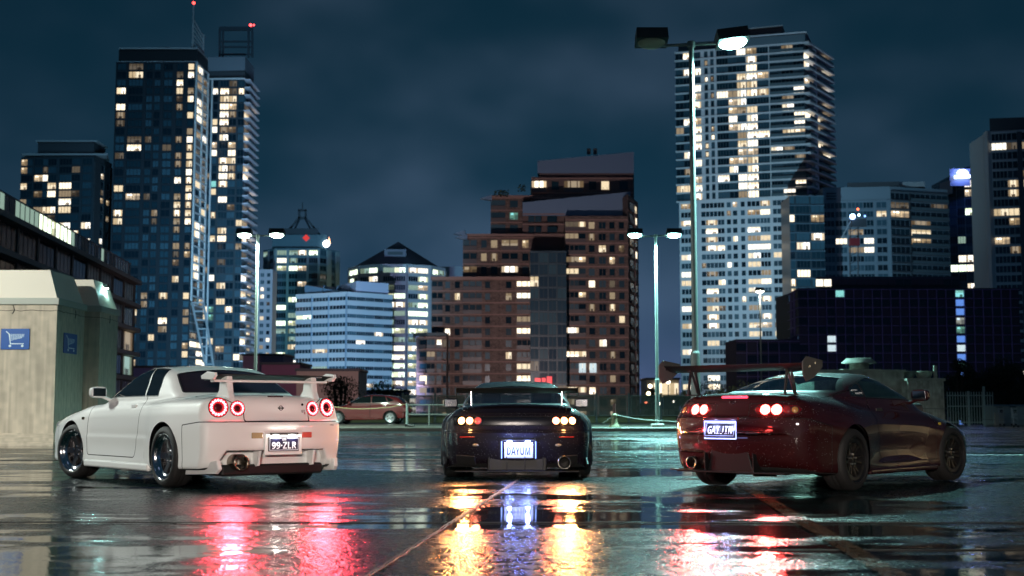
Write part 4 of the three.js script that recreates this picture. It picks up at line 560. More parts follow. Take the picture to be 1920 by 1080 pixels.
  { const dl = bpt(1380, d3, 640), dr = bpt(1500, d3, 640); prism(j3, [dl, dr, [dr[0], dr[1] - 15], [dl[0], dl[1] - 15]], y0, byy(636, d3), mat([0.035, 0.03, 0.05], 0.7), 'annexe'); facade(j3, dl, dr, { y0, y1: byy(640, d3), fh: 2.6, seed: 134, p: 0.03, slab: { m: ln, h: 0.1, out: 0.3 }, pier: { m: ln, out: 0.3 }, glass: [dk, glassDark[0]], bays: Array.from({ length: 11 }, (_, i) => (i % 2 ? P_(0.1) : bay(2.2, 1, i === 8 ? 0.4 : 0, { kinds: ['blue', 'cyan'] }))) }); }
  finish(j3);
  // glass office with a roof sign
  const d4 = 500, j4 = building('office_tower', 'blue glass office with greenish lit storeys and a glowing white roof sign', 'building', 1815, d4), g4 = mat([0.03, 0.07, 0.11], 0.25); A = bpt(1782, d4 + 2); B = bpt(1858, d4 - 2); prism(j4, [A, B, [B[0], B[1] - 20], [A[0], A[1] - 20]], y0, byy(330, d4), g4);
  facade(j4, A, B, { y0, y1: byy(336, d4), fh: 3.7, seed: 141, slab: { m: g4, h: 0.5, out: 0.2 }, pier: { m: mat([0.12, 0.2, 0.26], 0.4), out: 0.25 }, wh: 0.7, sill: 0.18, kinds: ['office', 'office', 'white', 'officeDim'], bays: [bay(3, 3, (f, j) => (f > 0.9 ? 0 : f > 0.72 ? 0.12 : j % 3 ? 0.75 : 0.15)), P_(0.15), bay(3, 3, (f, j) => (f > 0.72 ? 0.15 : j % 3 ? 0.8 : 0.2)), P_(0.15), bay(3, 3, (f, j) => (f > 0.9 ? 0.5 : f > 0.72 ? 0.3 : j % 3 ? 0.8 : 0.2)), P_(0.15), bay(3, 3, (f, j) => (f > 0.9 ? 0.4 : f > 0.72 ? 0.35 : j % 3 ? 0.7 : 0.2)), P_(0.15), bay(3, 3, (f, j) => (f > 0.72 ? 0.1 : j % 3 ? 0.6 : 0.15))] });
  prism(j4, [bpt(1766, d4 + 4), bpt(1790, d4 - 4), bpt(1790, d4 + 10), bpt(1766, d4 + 10)], byy(366, d4), byy(340, d4), mat([0.3, 0.34, 0.4], 0.6), 'sign_tower'); prism(j4, [bpt(1786, d4 - 4), bpt(1824, d4 - 4), bpt(1824, d4 + 8), bpt(1786, d4 + 8)], byy(352, d4), byy(320, d4), mat([0.26, 0.3, 0.36], 0.6), 'sign_tower'); prism(j4, [bpt(1800, d4), bpt(1860, d4), bpt(1860, d4 + 14), bpt(1800, d4 + 14)], byy(330, d4), byy(318, d4), g4, 'roof_crown', (x) => (x - bpt(1800, d4)[0]) * 0.28);
  { const q = at(1805, 325, d4 - 5), s = mesh('logo_sign', new THREE.SphereGeometry(2, 24, 10, 0, Math.PI * 2, 0, Math.PI / 2).scale(1.1, 0.75, 0.25), glowMat([0.55, 0.65, 1], 8), j4); s.position.set(q.x - j4.position.x, q.y - y0, q.z - j4.position.z); const t = box('logo_lettering', glowMat([0.45, 0.55, 1], 7), j4, q.x - j4.position.x - 0.2, q.y - y0 - 1.3, q.z - j4.position.z, 6, 1.2, 0.4); t.rotation.z = 0.05; const l = lamp(q.x - j4.position.x, q.y - y0, q.z - j4.position.z + 4, [0.15, 0.25, 1], 260, 0.6); j4.add(l); }
  finish(j4);
  // tower cut by the picture edge
  const d5 = 420, j5 = building('apartment_tower', 'grey apartment tower with a smooth rounded end wall, cut by the picture edge', 'building', 1910, d5), w5 = mat([0.4, 0.42, 0.42], 0.7); A = bpt(1866, d5); B = bpt(2010, d5 - 6); prism(j5, [bpt(1850, d5 + 6), bpt(1853, d5 + 1), bpt(1859, d5 - 1), A, B, [B[0], B[1] - 20], [A[0], A[1] - 20]], y0, byy(246, d5), w5);
  facade(j5, A, B, { y0, y1: byy(250, d5), fh: 3.05, seed: 151, slab: { m: w5, h: 0.5, out: 0.5 }, pier: { m: cDark, out: 0.6 }, wh: 0.68, glass: [glassDark[0], glassDark[1]], bays: [bay(4.4, 4, 0.3), bay(3, 2, 0.28), P_(1.4), bay(4, 3, 0.3), bay(3, 3, 0.3), P_(1), bay(5, 4, 0.3)] }); prism(j5, [bpt(1864, d5), bpt(2010, d5 - 4), bpt(2010, d5 + 12), bpt(1864, d5 + 12)], byy(246, d5), byy(222, d5), mat([0.05, 0.055, 0.06], 0.6), 'plant_room'); finish(j5);
}
// ---- low roofs and shops close behind the fence
{
  const low = (label, x0, x1, d, yt, m, dep = 10) => { const b = building('low_building', label, 'building', (x0 + x1) / 2, d); const A = bpt(x0, d, 700), B = bpt(x1, d, 700); prism(b, [A, B, [B[0], B[1] - dep], [A[0], A[1] - dep]], GROUND_Y, byy(yt, d), m); prism(b, [[A[0] - 0.2, A[1] + 0.2], [B[0] + 0.2, B[1] + 0.2], [B[0] + 0.2, B[1] - dep], [A[0] - 0.2, A[1] - dep]], byy(yt, d), byy(yt, d) + 0.35, m === null ? cGrey : cDark, 'roof_edge'); return b; };
  low('low blue-grey rooftop behind the roof of the white coupe', 244, 330, 200, 690, mat([0.16, 0.18, 0.4], 0.7)); low('low mauve block behind the white coupe, near the lamp post', 455, 530, 210, 667, mat([0.4, 0.26, 0.36], 0.7)); low('low purple ribbed shed beside the mauve block', 490, 562, 180, 684, mat([0.3, 0.12, 0.2], 0.7)); low('long cream wall of a low shop behind the rear wing', 556, 672, 170, 696, mat([0.55, 0.42, 0.34], 0.7));
  const bl = low('low white-fronted shop under the banded office', 672, 760, 220, 735, mat([0.3, 0.34, 0.6], 0.7)); void bl;
  const g = low('far bright white shop front seen past the lamp post', 1212, 1273, 230, 712, mat([0.6, 0.55, 0.45], 0.7)); facade(g, bpt(1226, 229.6, 700), bpt(1272, 229.6, 700), { y0: byy(742, 230), y1: byy(716, 230), fh: 2.6, seed: 161, p: 1, kinds: ['hot', 'white', 'warm'], bays: [bay(2, 1, 1), bay(2, 1, 1), bay(2, 1, 1)], wh: 0.8, sill: 0.1 }); finish(g);
  for (const [px, py, c, k, lb] of [[1219, 724, [1, 0.85, 0.5], 9, 'uppermost warm street lamp glowing by the bright shop front'], [1216, 738, [1, 0.8, 0.4], 8, 'middle warm street lamp glowing by the bright shop front'], [1220, 752, [1, 0.8, 0.5], 6, 'low lamp glowing near the street below the shop front'], [1253, 716, [1, 0.9, 0.7], 6, 'lamp on the roof edge of the bright shop front']]) { const q = at(px, py, 215), t = thing('street_lamp', lb, 'street lamp', q.x, GROUND_Y, -215); mesh('post', bar([0, 0, 0], [0, q.y - GROUND_Y, 0], 0.08), cDark, t); const s = mesh('lamp_globe', new THREE.SphereGeometry(0.33, 14, 10), glowMat(c, k), t); s.position.y = q.y - GROUND_Y; }
  for (const [px, py, d, lb] of [[1221, 757, 140, 'far car on the street below, seen by its pair of white and red lamps'], [1250, 753, 170, 'farther car on the street below, seen by its small red lamps']]) {
    const q = at(px, py, d), t = thing('distant_car', lb, 'car', q.x, q.y - 0.8, -d); const f1 = extr([[-2.1, 0.3], [-2.1, 0.75], [-1.2, 0.9], [-0.6, 1.4], [0.9, 1.4], [1.6, 0.95], [2.1, 0.85], [2.1, 0.3]], 1.6, 0.08); f1.rotateY(0.9); mesh('body', f1, mat([0.05, 0.05, 0.06], 0.3, 0.3, { clearcoat: 1 }), t); for (const [x, c] of [[-0.7, [1, 0.2, 0.1]], [0.6, [1, 0.9, 0.75]]]) { const l = mesh('car_light', new THREE.SphereGeometry(0.2, 10, 8), glowMat(c, 10), t); l.position.set(x, 0.8, 1.5); } }
}
// ---- trees
const leafMats = [mat([0.035, 0.05, 0.022], 0.7, 0, {}), mat([0.05, 0.055, 0.025], 0.7), mat([0.02, 0.035, 0.018], 0.7)];
function tree(label, px, d, topPy, wPx, seed, mi = 0, yb = GROUND_Y) {
  const q = at(px, 740, d), top = at(px, topPy, d).y, H = top - yb, w = wPx * d / FPX, t = thing('tree', label, 'tree', q.x, yb, -d), r = rng(seed), L = [];
  L.push(new THREE.CylinderGeometry(0.05 * H * 0.3, 0.05 * H * 0.55, H * 0.6, 8).translate(0, H * 0.3, 0)); const clumps = [];
  for (let i = 0; i < 16; i++) { const a = r() * 6.28, e = r(), c = [Math.cos(a) * w * 0.5 * (0.25 + 0.75 * r()), H * (0.52 + 0.42 * e), Math.sin(a) * w * 0.45 * (0.3 + 0.7 * r())]; clumps.push([c, (0.16 + 0.16 * r()) * w]); L.push(bar([0, H * 0.45, 0], c, 0.012 * H, 5)); }
  mesh('trunk', merge(L), mat([0.05, 0.04, 0.03], 0.9), t);
  const n = 4200, lg = new THREE.PlaneGeometry(1, 0.5), im = new THREE.InstancedMesh(lg, leafMats[mi], n), M4 = new THREE.Matrix4(), Q = new THREE.Quaternion(), E = new THREE.Euler();
  for (let i = 0; i < n; i++) { const [c, s] = clumps[Math.floor(r() * clumps.length)], u = r() * 2 - 1, a = r() * 6.28, k = Math.cbrt(r()), h = Math.sqrt(1 - u * u), z = 0.10 + 0.16 * r(); M4.compose(new THREE.Vector3(c[0] + s * k * h * Math.cos(a), c[1] + s * k * u * 0.8, c[2] + s * k * h * Math.sin(a)), Q.setFromEuler(E.set(r() * 6, r() * 6, r() * 6)), new THREE.Vector3(z * w * 0.11 + 0.08, z * w * 0.11 + 0.08, 1)); im.setMatrixAt(i, M4); }
  im.name = 'crown'; im.userData.kind = 'stuff'; t.add(im); return t;
}
tree('dark leafy tree behind the rear wing of the white coupe', 640, 95, 706, 90, 1, 1); tree('lower dark tree between the white coupe and the red hatchback', 690, 100, 716, 80, 2, 0); tree('dark shrub-like tree over the roof of the red hatchback', 745, 105, 728, 70, 3, 2); tree('dark tree seen under the wing of the dark red coupe', 1345, 100, 700, 110, 4, 0); tree('thin dark tree by the far shop front', 1292, 150, 728, 50, 5, 2); tree('tree with yellow lamplight on it by the far shop', 1221, 225, 722, 22, 6, 1);
{ const r = rng(9); for (let i = 0; i < 8; i++) tree(['tall black tree past the plant block, first from the block', 'tall black tree past the plant block, second from the block', 'tall black tree past the plant block, third from the block', 'tall black tree past the plant block, fourth from the block', 'tall black tree past the plant block, fifth from the block', 'tall black tree past the plant block, sixth from the block', 'tall black tree past the plant block, seventh from the block', 'black tree at the very edge past the picket fence'][i], 1790 + i * 20, 105 + 8 * (i % 3), 660 + 30 * r(), 70, 20 + i, 2); }
// street floodlights below the deck edge that wash the facades
for (const [px, d, tx, ty, td, cd, col, lb] of [
  [1310, 335, 1390, 330, 475, 40000, [0.4, 0.78, 1], 'street floodlight aimed up at the tall pale tower'], [930, 215, 1000, 540, 340, 12000, [1, 0.84, 0.84], 'street floodlight aimed up at the red brick apartments'], [700, 300, 660, 620, 520, 56000, [0.46, 0.55, 1], 'street floodlight aimed up at the banded white office'],
  [420, 220, 330, 380, 480, 58000, [0.22, 0.6, 0.85], 'street floodlight aimed up at the tallest dark tower'], [560, 330, 570, 520, 615, 60000, [0.25, 0.7, 0.9], 'street floodlight aimed up at the teal tower'], [1700, 345, 1680, 430, 460, 2600, [0.16, 0.5, 1], 'street floodlight aimed up at the grey blocks'], [1650, 215, 1680, 640, 300, 1300, [0.5, 0.45, 1], 'street floodlight aimed at the scaffolded low-rise'], [500, 120, 560, 690, 190, 1500, [1, 0.7, 0.75], 'street floodlight aimed at the low roofs'],
]) {
  const p = at(px, 760, d), t = thing('floodlight', lb, 'floodlight', p.x, GROUND_Y, -d); mesh('post', bar([0, 0, 0], [0, 3.4, 0], 0.08), cDark, t); box('housing', cDark, t, 0, 3.5, 0.12, 0.9, 0.6, 0.35); box('lamp_lens', glowMat(col, 4), t, 0, 3.5, -0.08, 0.7, 0.45, 0.06);
  const q = at(tx, ty, td), s = new THREE.SpotLight(0xffffff, cd, 0, 0.62, 0.9); s.color.setRGB(...col); s.position.set(0, 3.6, -0.5); s.target.position.set(q.x - p.x, q.y - GROUND_Y, q.z + d); s.castShadow = true; s.shadow.radius = 10; t.add(s, s.target);
}
// ------------------------------------------------------------------ lamp posts, kiosks, fences and small things on the deck
const galv = mat([0.2, 0.22, 0.21], 0.6, 0), headM = mat([0.03, 0.032, 0.03], 0.5), concrete = mat([0.33, 0.31, 0.28], 0.85);
function lampPost(label, x, z, y0, H, s) { // s: {on:[l, r], cd, color, heads}
  const g = thing('lamp_post', label, 'street lamp', x, y0, z, s.ry || 0);
  const p = new THREE.LatheGeometry([[0, 0], [0.09, 0], [0.09, 1.9], [0.08, 1.94], [0.062, 1.97], [0.05, H - 0.06], [0.05, H], [0, H + 0.01]].map((q) => new THREE.Vector2(...q)), 20);
  mesh('pole', p, s.paint || galv, g); const ft = rbox(0.5, 0.16, 0.5, 0.03); ft.translate(0, 0.06, 0); mesh('footing', ft, concrete, g);
  mesh('arm', bar([-0.75, H - 0.05, 0], [0.85, H + 0.02, 0], 0.03), galv, g); const cap = new THREE.CylinderGeometry(0.075, 0.075, 0.12, 16); cap.translate(0, H - 0.02, 0); mesh('arm_bracket', cap, galv, g);
  s.heads.forEach(([hx, on, tilt], i) => {
    const h = new THREE.Group(); h.name = 'lamp_head'; h.position.set(hx, H + 0.07, 0); h.rotation.set(-0.22, 0, tilt); g.add(h);
    const shell = new ConvexGeometry([[-0.3, 0.17, -0.2], [0.3, 0.17, -0.2], [0.3, 0.17, 0.2], [-0.3, 0.17, 0.2], [-0.31, -0.06, -0.22], [0.31, -0.06, -0.22], [0.31, -0.06, 0.22], [-0.31, -0.06, 0.22]].map((q) => new THREE.Vector3(...q)));
    mesh('housing', shell, headM, h);
    const lens = new THREE.SphereGeometry(1, 28, 12, 0, Math.PI * 2, Math.PI / 2, Math.PI / 2).scale(0.27, 0.10, 0.2).translate(0, -0.058, 0);
    mesh('lamp_lens', lens, on ? glowMat(s.color, s.glow || 30) : mat([0.3, 0.27, 0.2], 0.2), h);
    if (on) { const l = new THREE.SpotLight(0xffffff, s.cd, 0, s.angle || 1.36, s.pen ?? 0.5); l.color.setRGB(...s.color); l.position.set(hx + (s.fw || 0), H - 0.10, 0.0); l.target.position.set(hx, -5, 0); l.castShadow = true; l.shadow.radius = 7; g.add(l, l.target); }
  });
  return g;
}
const cool = [0.42, 1.0, 0.95];
{ const q = at(1306, 852, 24.8); lampPost('tallest lamp post with one blazing head, rising behind the dark red coupe', q.x, -24.8, 0, 7.92, { heads: [[-0.77, 0, 0.0], [0.80, 1, 0.14]], cd: 1500, color: cool, glow: 60 }); }
{ const q = at(1233, 797, 53); lampPost('twin-head lamp post on the island with yellow-green foot beside the chain', q.x, -53, 0.15, 7.8, { heads: [[-0.85, 1, 0], [0.75, 1, 0]], cd: 1450, color: cool, glow: 60 }); }
{ const q = at(477, 797, 53); lampPost('twin-head lamp post rising behind the white coupe', q.x, -53, 0.15, 7.8, { heads: [[-0.55, 1, 0], [0.78, 1, 0]], cd: 950, color: [0.7, 1, 0.85], glow: 60 }); }
{ const q = at(1429, 797, 90); lampPost('distant slim lamp post seen over the wing of the dark red coupe', q.x, -90, GROUND_Y, 14.0, { heads: [[0, 1, 0]], cd: 900, color: [1, 0.95, 0.8], glow: 25 }); }
// the lamps behind the photographer that light the car tails and the kiosks
lampPost('cool lamp post outside the view beside the kiosks', -17, -20, 0, 7.9, { heads: [[-0.77, 1, 0], [0.77, 1, 0]], cd: 480, color: [0.9, 1, 0.92], glow: 30, angle: 1.52, pen: 0.12 });
lampPost('short warm lamp post standing behind the camera', -0.5, 9, 0, 3.6, { heads: [[-0.77, 1, 0], [0.77, 1, 0]], cd: 960, color: [1, 0.86, 0.76], glow: 30, angle: 1.55, pen: 0.05 });
{ // beige parapet wall behind and to the side, mirrored in the doors of the dark red coupe
  const w = thing('parapet_wall', 'beige parapet wall outside the view beside the deck', 'wall', 24, 0, -20);
  const m = mat([0.5, 0.44, 0.34], 0.8); box('wall', m, w, 0, 1.5, 0, 0.3, 3.0, 62); box('coping', m, w, 0, 3.05, 0, 0.4, 0.1, 62);
}
{ const t = thing('wall_washer', 'warm flood light on a short post aimed at the beige parapet wall', 'floodlight', 19.5, 0, -22); mesh('post', bar([0, 0, 0], [0, 3.2, 0], 0.05), galv, t); box('housing', headM, t, 0, 3.3, 0, 0.3, 0.25, 0.4); box('lamp_lens', glowMat([1, 0.8, 0.55], 8), t, 0.16, 3.28, 0, 0.03, 0.2, 0.34); const s = new THREE.SpotLight(0xffffff, 90, 0, 1.2, 0.7); s.color.setRGB(1, 0.78, 0.52); s.position.set(0.2, 3.28, 0); s.target.position.set(4.5, 1.4, 0); s.castShadow = true; s.shadow.radius = 6; t.add(s, s.target); }
// ---- beige kiosks with hipped metal roofs
{
  const tex = dataTex(512, (u, v) => { let c = 0.86 + (tile2(u * 24, v * 24, 24, 5) - 0.5) * 0.10 + (tile2(u * 60, v * 4, 60, 6) - 0.5) * 0.13 + (hash3(u * 512 | 0, v * 512 | 0, 1) - 0.5) * 0.06; return [c, c * 0.985, c * 0.955]; }, true);
  const wallM = new THREE.MeshPhysicalMaterial({ map: tex, roughness: 0.75, bumpMap: tex, bumpScale: 0.004 }); wallM.color.setRGB(0.78, 0.64, 0.53);
  const roofM = mat([0.82, 0.7, 0.58], 0.6), ledgeM = mat([0.5, 0.48, 0.42], 0.7), crackM = mat([0.05, 0.045, 0.04], 0.8);
  const sign = canvasTex(256, 192, (g, w, h) => {
    g.fillStyle = '#1250a0'; g.beginPath(); g.roundRect(0, 0, w, h, 18); g.fill(); g.strokeStyle = '#dfe9ee'; g.lineWidth = 9; g.lineCap = 'round'; g.beginPath(); g.moveTo(48, 26); g.lineTo(74, 50); g.lineTo(88, 140); g.lineTo(204, 140); g.stroke(); g.lineWidth = 3;
    for (let i = 0; i <= 8; i++) { g.beginPath(); g.moveTo(80 + i * 16, 50); g.lineTo(86 + i * 14.5, 112 - i * 4); g.stroke(); } for (let i = 0; i <= 5; i++) { g.beginPath(); g.moveTo(78 + i * 1.6, 52 + i * 11.5); g.lineTo(208 - i * 4, 52 + i * 6.6); g.stroke(); }
    g.fillStyle = '#dfe9ee'; for (const x of [84, 194]) { g.beginPath(); g.arc(x, 160, 12, 0, 7); g.fill(); }
  });
  const signM = new THREE.MeshPhysicalMaterial({ map: sign, roughness: 0.4 });
  const kiosk = (label, x1, z0, w, d) => { // x1 right edge, z0 front
    const g = thing('kiosk', label, 'kiosk', x1 - w / 2, 0, z0 - d / 2, 0, null);
    const H = 3.42, wg = new THREE.BoxGeometry(w, H - 0.30, d); const uv = wg.attributes.uv; for (let i = 0; i < uv.count; i++) uv.setXY(i, uv.getX(i) * w / 3, uv.getY(i)); wg.translate(0, (H - 0.30) / 2 + 0.30, 0); mesh('wall', wg, wallM, g);
    box('plinth', wallM, g, 0, 0.15, 0, w + 0.03, 0.30, d + 0.03); const l1 = rbox(w + 0.10, 0.16, d + 0.10, 0.015); l1.translate(0, H + 0.0, 0); mesh('eave', l1, ledgeM, g);
    const rf = new ConvexGeometry([[-w / 2 + 0.02, H + 0.08, -d / 2 + 0.02], [w / 2 - 0.02, H + 0.08, -d / 2 + 0.02], [w / 2 - 0.02, H + 0.08, d / 2 - 0.02], [-w / 2 + 0.02, H + 0.08, d / 2 - 0.02], [-w / 2 + 0.22, H + 0.76, -d / 2 + 0.2], [w / 2 - 0.24, H + 0.76, -d / 2 + 0.2], [w / 2 - 0.24, H + 0.76, d / 2 - 0.12], [-w / 2 + 0.22, H + 0.76, d / 2 - 0.12]].map((q) => new THREE.Vector3(...q))); mesh('roof', rf, roofM, g);
    const r = rng(Math.round(x1 * -100)); // cracked render under the eave
    for (const [a, b, zz] of [[[-w / 2, 3.2], [w / 2, 3.21], 0]]) { const pts = []; for (let i = 0; i <= 30; i++) pts.push([lerp(a[0], b[0], i / 30), 3.2 + (r() - 0.5) * 0.025, d / 2 + 0.002]); mesh('crack', tube(pts, 0.006, 80, 4), crackM, g); const p2 = []; for (let i = 0; i <= 20; i++) p2.push([w / 2 + 0.002, 3.2 + (r() - 0.5) * 0.025, lerp(d / 2, -d / 2, i / 20)]); mesh('crack', tube(p2, 0.006, 60, 4), crackM, g); mesh('crack', tube([[w / 2 - 1.05, 3.33, d / 2 + 0.003], [w / 2 - 1.02, 3.2, d / 2 + 0.003], [w / 2 - 1.07, 3.12, d / 2 + 0.003]], 0.012, 12, 4), crackM, g); mesh('crack', tube([[w / 2 + 0.003, 3.3, -d / 2 + 0.7], [w / 2 + 0.003, 3.2, -d / 2 + 0.68], [w / 2 + 0.003, 3.1, -d / 2 + 0.72]], 0.012, 12, 4), crackM, g); }
    return g;
  };
  const k1 = kiosk('nearer beige kiosk with a blue trolley sign on its front', -10.82, -31, 4.4, 2.0), k2 = kiosk('beige kiosk standing just behind the one with the trolley signs', -10.52, -33.3, 3.6, 1.5);
  const s1 = mesh('trolley_sign', rbox(0.68, 0.49, 0.02, 0.01), mat([0.01, 0.06, 0.3], 0.4), k1); s1.position.set(-13.02 + 0, 2.52, 1.012); s1.position.x = at(29, 634, 31).x + 13.02;
  const f1 = mesh('sign_face', new THREE.PlaneGeometry(0.68, 0.49), signM, s1); f1.position.z = 0.0115;
  const s2 = mesh('trolley_sign', rbox(0.02, 0.49, 0.95, 0.01), mat([0.01, 0.06, 0.3], 0.4), k1); s2.position.set(2.212, 2.46, 0.05); s2.userData.label = 'blue trolley sign on the side wall'; const f2 = mesh('sign_face', new THREE.PlaneGeometry(0.95, 0.49), signM, s2); f2.rotation.y = Math.PI / 2; f2.position.x = 0.0115;
  const q = at(198, 537, 34.2), fl = thing('wall_light', 'small bright flood light on the roof edge of the rear kiosk', 'light', q.x, q.y, q.z); mesh('housing', rbox(0.18, 0.1, 0.12, 0.02), headM, fl); const le = rbox(0.15, 0.012, 0.1, 0.004); le.translate(0.0, -0.055, 0.02); mesh('lamp_lens', le, glowMat([0.85, 1, 0.95], 25), fl); const br = bar([0, 0.03, 0], [-0.2, -0.02, -0.1], 0.02); mesh('bracket', br, headM, fl); fl.add(lamp(0, -0.12, 0.05, cool, 5, 0.05));
}
// ---- chains, ropes, cone
const railM = mat([0.09, 0.085, 0.075], 0.7); const steel = mat([0.16, 0.155, 0.14], 0.6, 0), ropeM = mat([0.2, 0.16, 0.07], 0.8);
const sag = (a, b, s, n = 16) => { const o = []; for (let i = 0; i <= n; i++) { const t = i / n; o.push([lerp(a[0], b[0], t), lerp(a[1], b[1], t) - s * 4 * t * (1 - t), lerp(a[2], b[2], t)]); } return o; };
{
  const q = at(1152, 801, 52.4), b = thing('bollard', 'brown bollard with a pale flared foot carrying the chain', 'bollard', q.x, 0.15, -52.4);
  const foot = new THREE.LatheGeometry([[0, 0], [0.24, 0], [0.23, 0.04], [0.12, 0.2], [0.10, 0.46], [0.14, 0.5], [0.06, 0.56], [0, 0.56]].map((p) => new THREE.Vector2(...p)), 24); mesh('foot', foot, mat([0.16, 0.14, 0.08], 0.7), b); const c = new THREE.CylinderGeometry(0.055, 0.055, 0.4, 16); c.translate(0, 0.74, 0); mesh('post', c, mat([0.12, 0.03, 0.03], 0.5), b);
  const c1 = at(1233, 792, 53), c2 = at(1330, 797, 53), ch = (a, bb, s, lb) => tag(mesh('chain', tube(sag(a, bb, s), 0.018, 60, 5), steel, scene), lb, 'chain');
  ch([q.x, 0.15 + 0.52, -52.4], [c1.x, 0.42, -52.9], 0.05, 'white chain sagging from the bollard to the lamp post foot'); ch([c1.x, 0.42, -52.9], [c2.x, 0.38, -53], 0.03, 'white chain running from the lamp post behind the dark red coupe'); ch([q.x, 0.67, -52.4], [q.x - 0.45, 0.32, -52.6], 0.02, 'short chain end hanging beside the bollard');
  const p = at(762, 795, 55), st = thing('rope_stand', 'thin metal stand with black feet holding the yellow rope', 'post', p.x, 0.15, -55); mesh('pole', bar([0, 0, 0], [0, 0.98, 0], 0.025), galv, st); for (const s of [0.0, 0.35]) { const f = bar([0, 0.06, 0], [s, 0.03, 0.14], 0.06); mesh('foot', f, carMats.dark, st); }
  tag(mesh('rope', tube(sag([p.x, 1.1, -55], [p.x - 3.4, 1.02, -56], 0.17), 0.016, 60, 5), ropeM, scene), 'yellow rope sagging in front of the red hatchback', 'rope');
  const t2 = at(800, 788, 58), st2 = thing('hand_rail', 'grey tubular hand rail in front of the mesh fence', 'railing', t2.x, 0.15, -58); for (const x of [-0.85, 0.1, 2.2]) mesh('post', bar([x, 0, 0], [x, 0.92, 0], 0.03), railM, st2); for (const y of [0.92, 0.5]) mesh('rail', bar([-0.85, y, 0], [2.2, y, 0], 0.025), railM, st2);
  const lt = at(1170, 800, 51.9); void lt;
  const paper = thing('litter_piece', 'scrap of white paper on the island by the chain', 'litter', at(1172, 797, 52.6).x, 0.153, -52.6); const pg = rbox(0.22, 0.03, 0.14, 0.008); mesh('paper', pg, mat([0.6, 0.6, 0.58], 0.8), paper);
}
// ---- mesh panel fence along the edge of the deck
{
  const y0 = 0.15, post = mat([0.09, 0.095, 0.095], 0.6), frameM = mat([0.15, 0.15, 0.14], 0.6), net = new THREE.MeshPhysicalMaterial({ roughness: 0.7, transparent: true, opacity: 0.55 }); net.color.setRGB(0.10, 0.095, 0.08);
  const w = thing('low_wall', 'low concrete wall with worn yellow paint carrying the mesh fence', 'wall', -4, y0, -72.3); const wl = rbox(26, 0.38, 0.3, 0.02); wl.translate(0, 0.19, 0); mesh('wall', wl, mat([0.16, 0.145, 0.075], 0.85), w);
  const f = thing('mesh_fence', 'grey steel mesh panel fence along the far deck edge', 'fence', 0, y0, -72); const x0 = at(755, 760, 72).x, x1 = at(1300, 760, 72).x, n = 9, st = (x1 - x0) / n;
  for (let i = 0; i <= n; i++) { const p = rbox(0.12, 1.62, 0.1, 0.01); p.translate(x0 + i * st, 0.81, 0); mesh('post', p, post, f); }
  for (let i = 0; i < n; i++) { const g = new THREE.Group(); g.name = 'fence_panel'; g.position.set(x0 + (i + 0.5) * st, 0.94, 0.02); f.add(g); const hw = st / 2 - 0.12, hh = 0.55; mesh('panel_frame', merge([sqbar([-hw, hh, 0], [hw, hh, 0], 0.04, 0.04), sqbar([-hw, -hh, 0], [hw, -hh, 0], 0.04, 0.04), sqbar([-hw, -hh - 0.02, 0], [-hw, hh + 0.02, 0], 0.036, 0.036), sqbar([hw, -hh - 0.02, 0], [hw, hh + 0.02, 0], 0.036, 0.036)]), frameM, g); box('wire_mesh', net, g, 0, 0, 0, hw * 2, hh * 2, 0.006); }
}
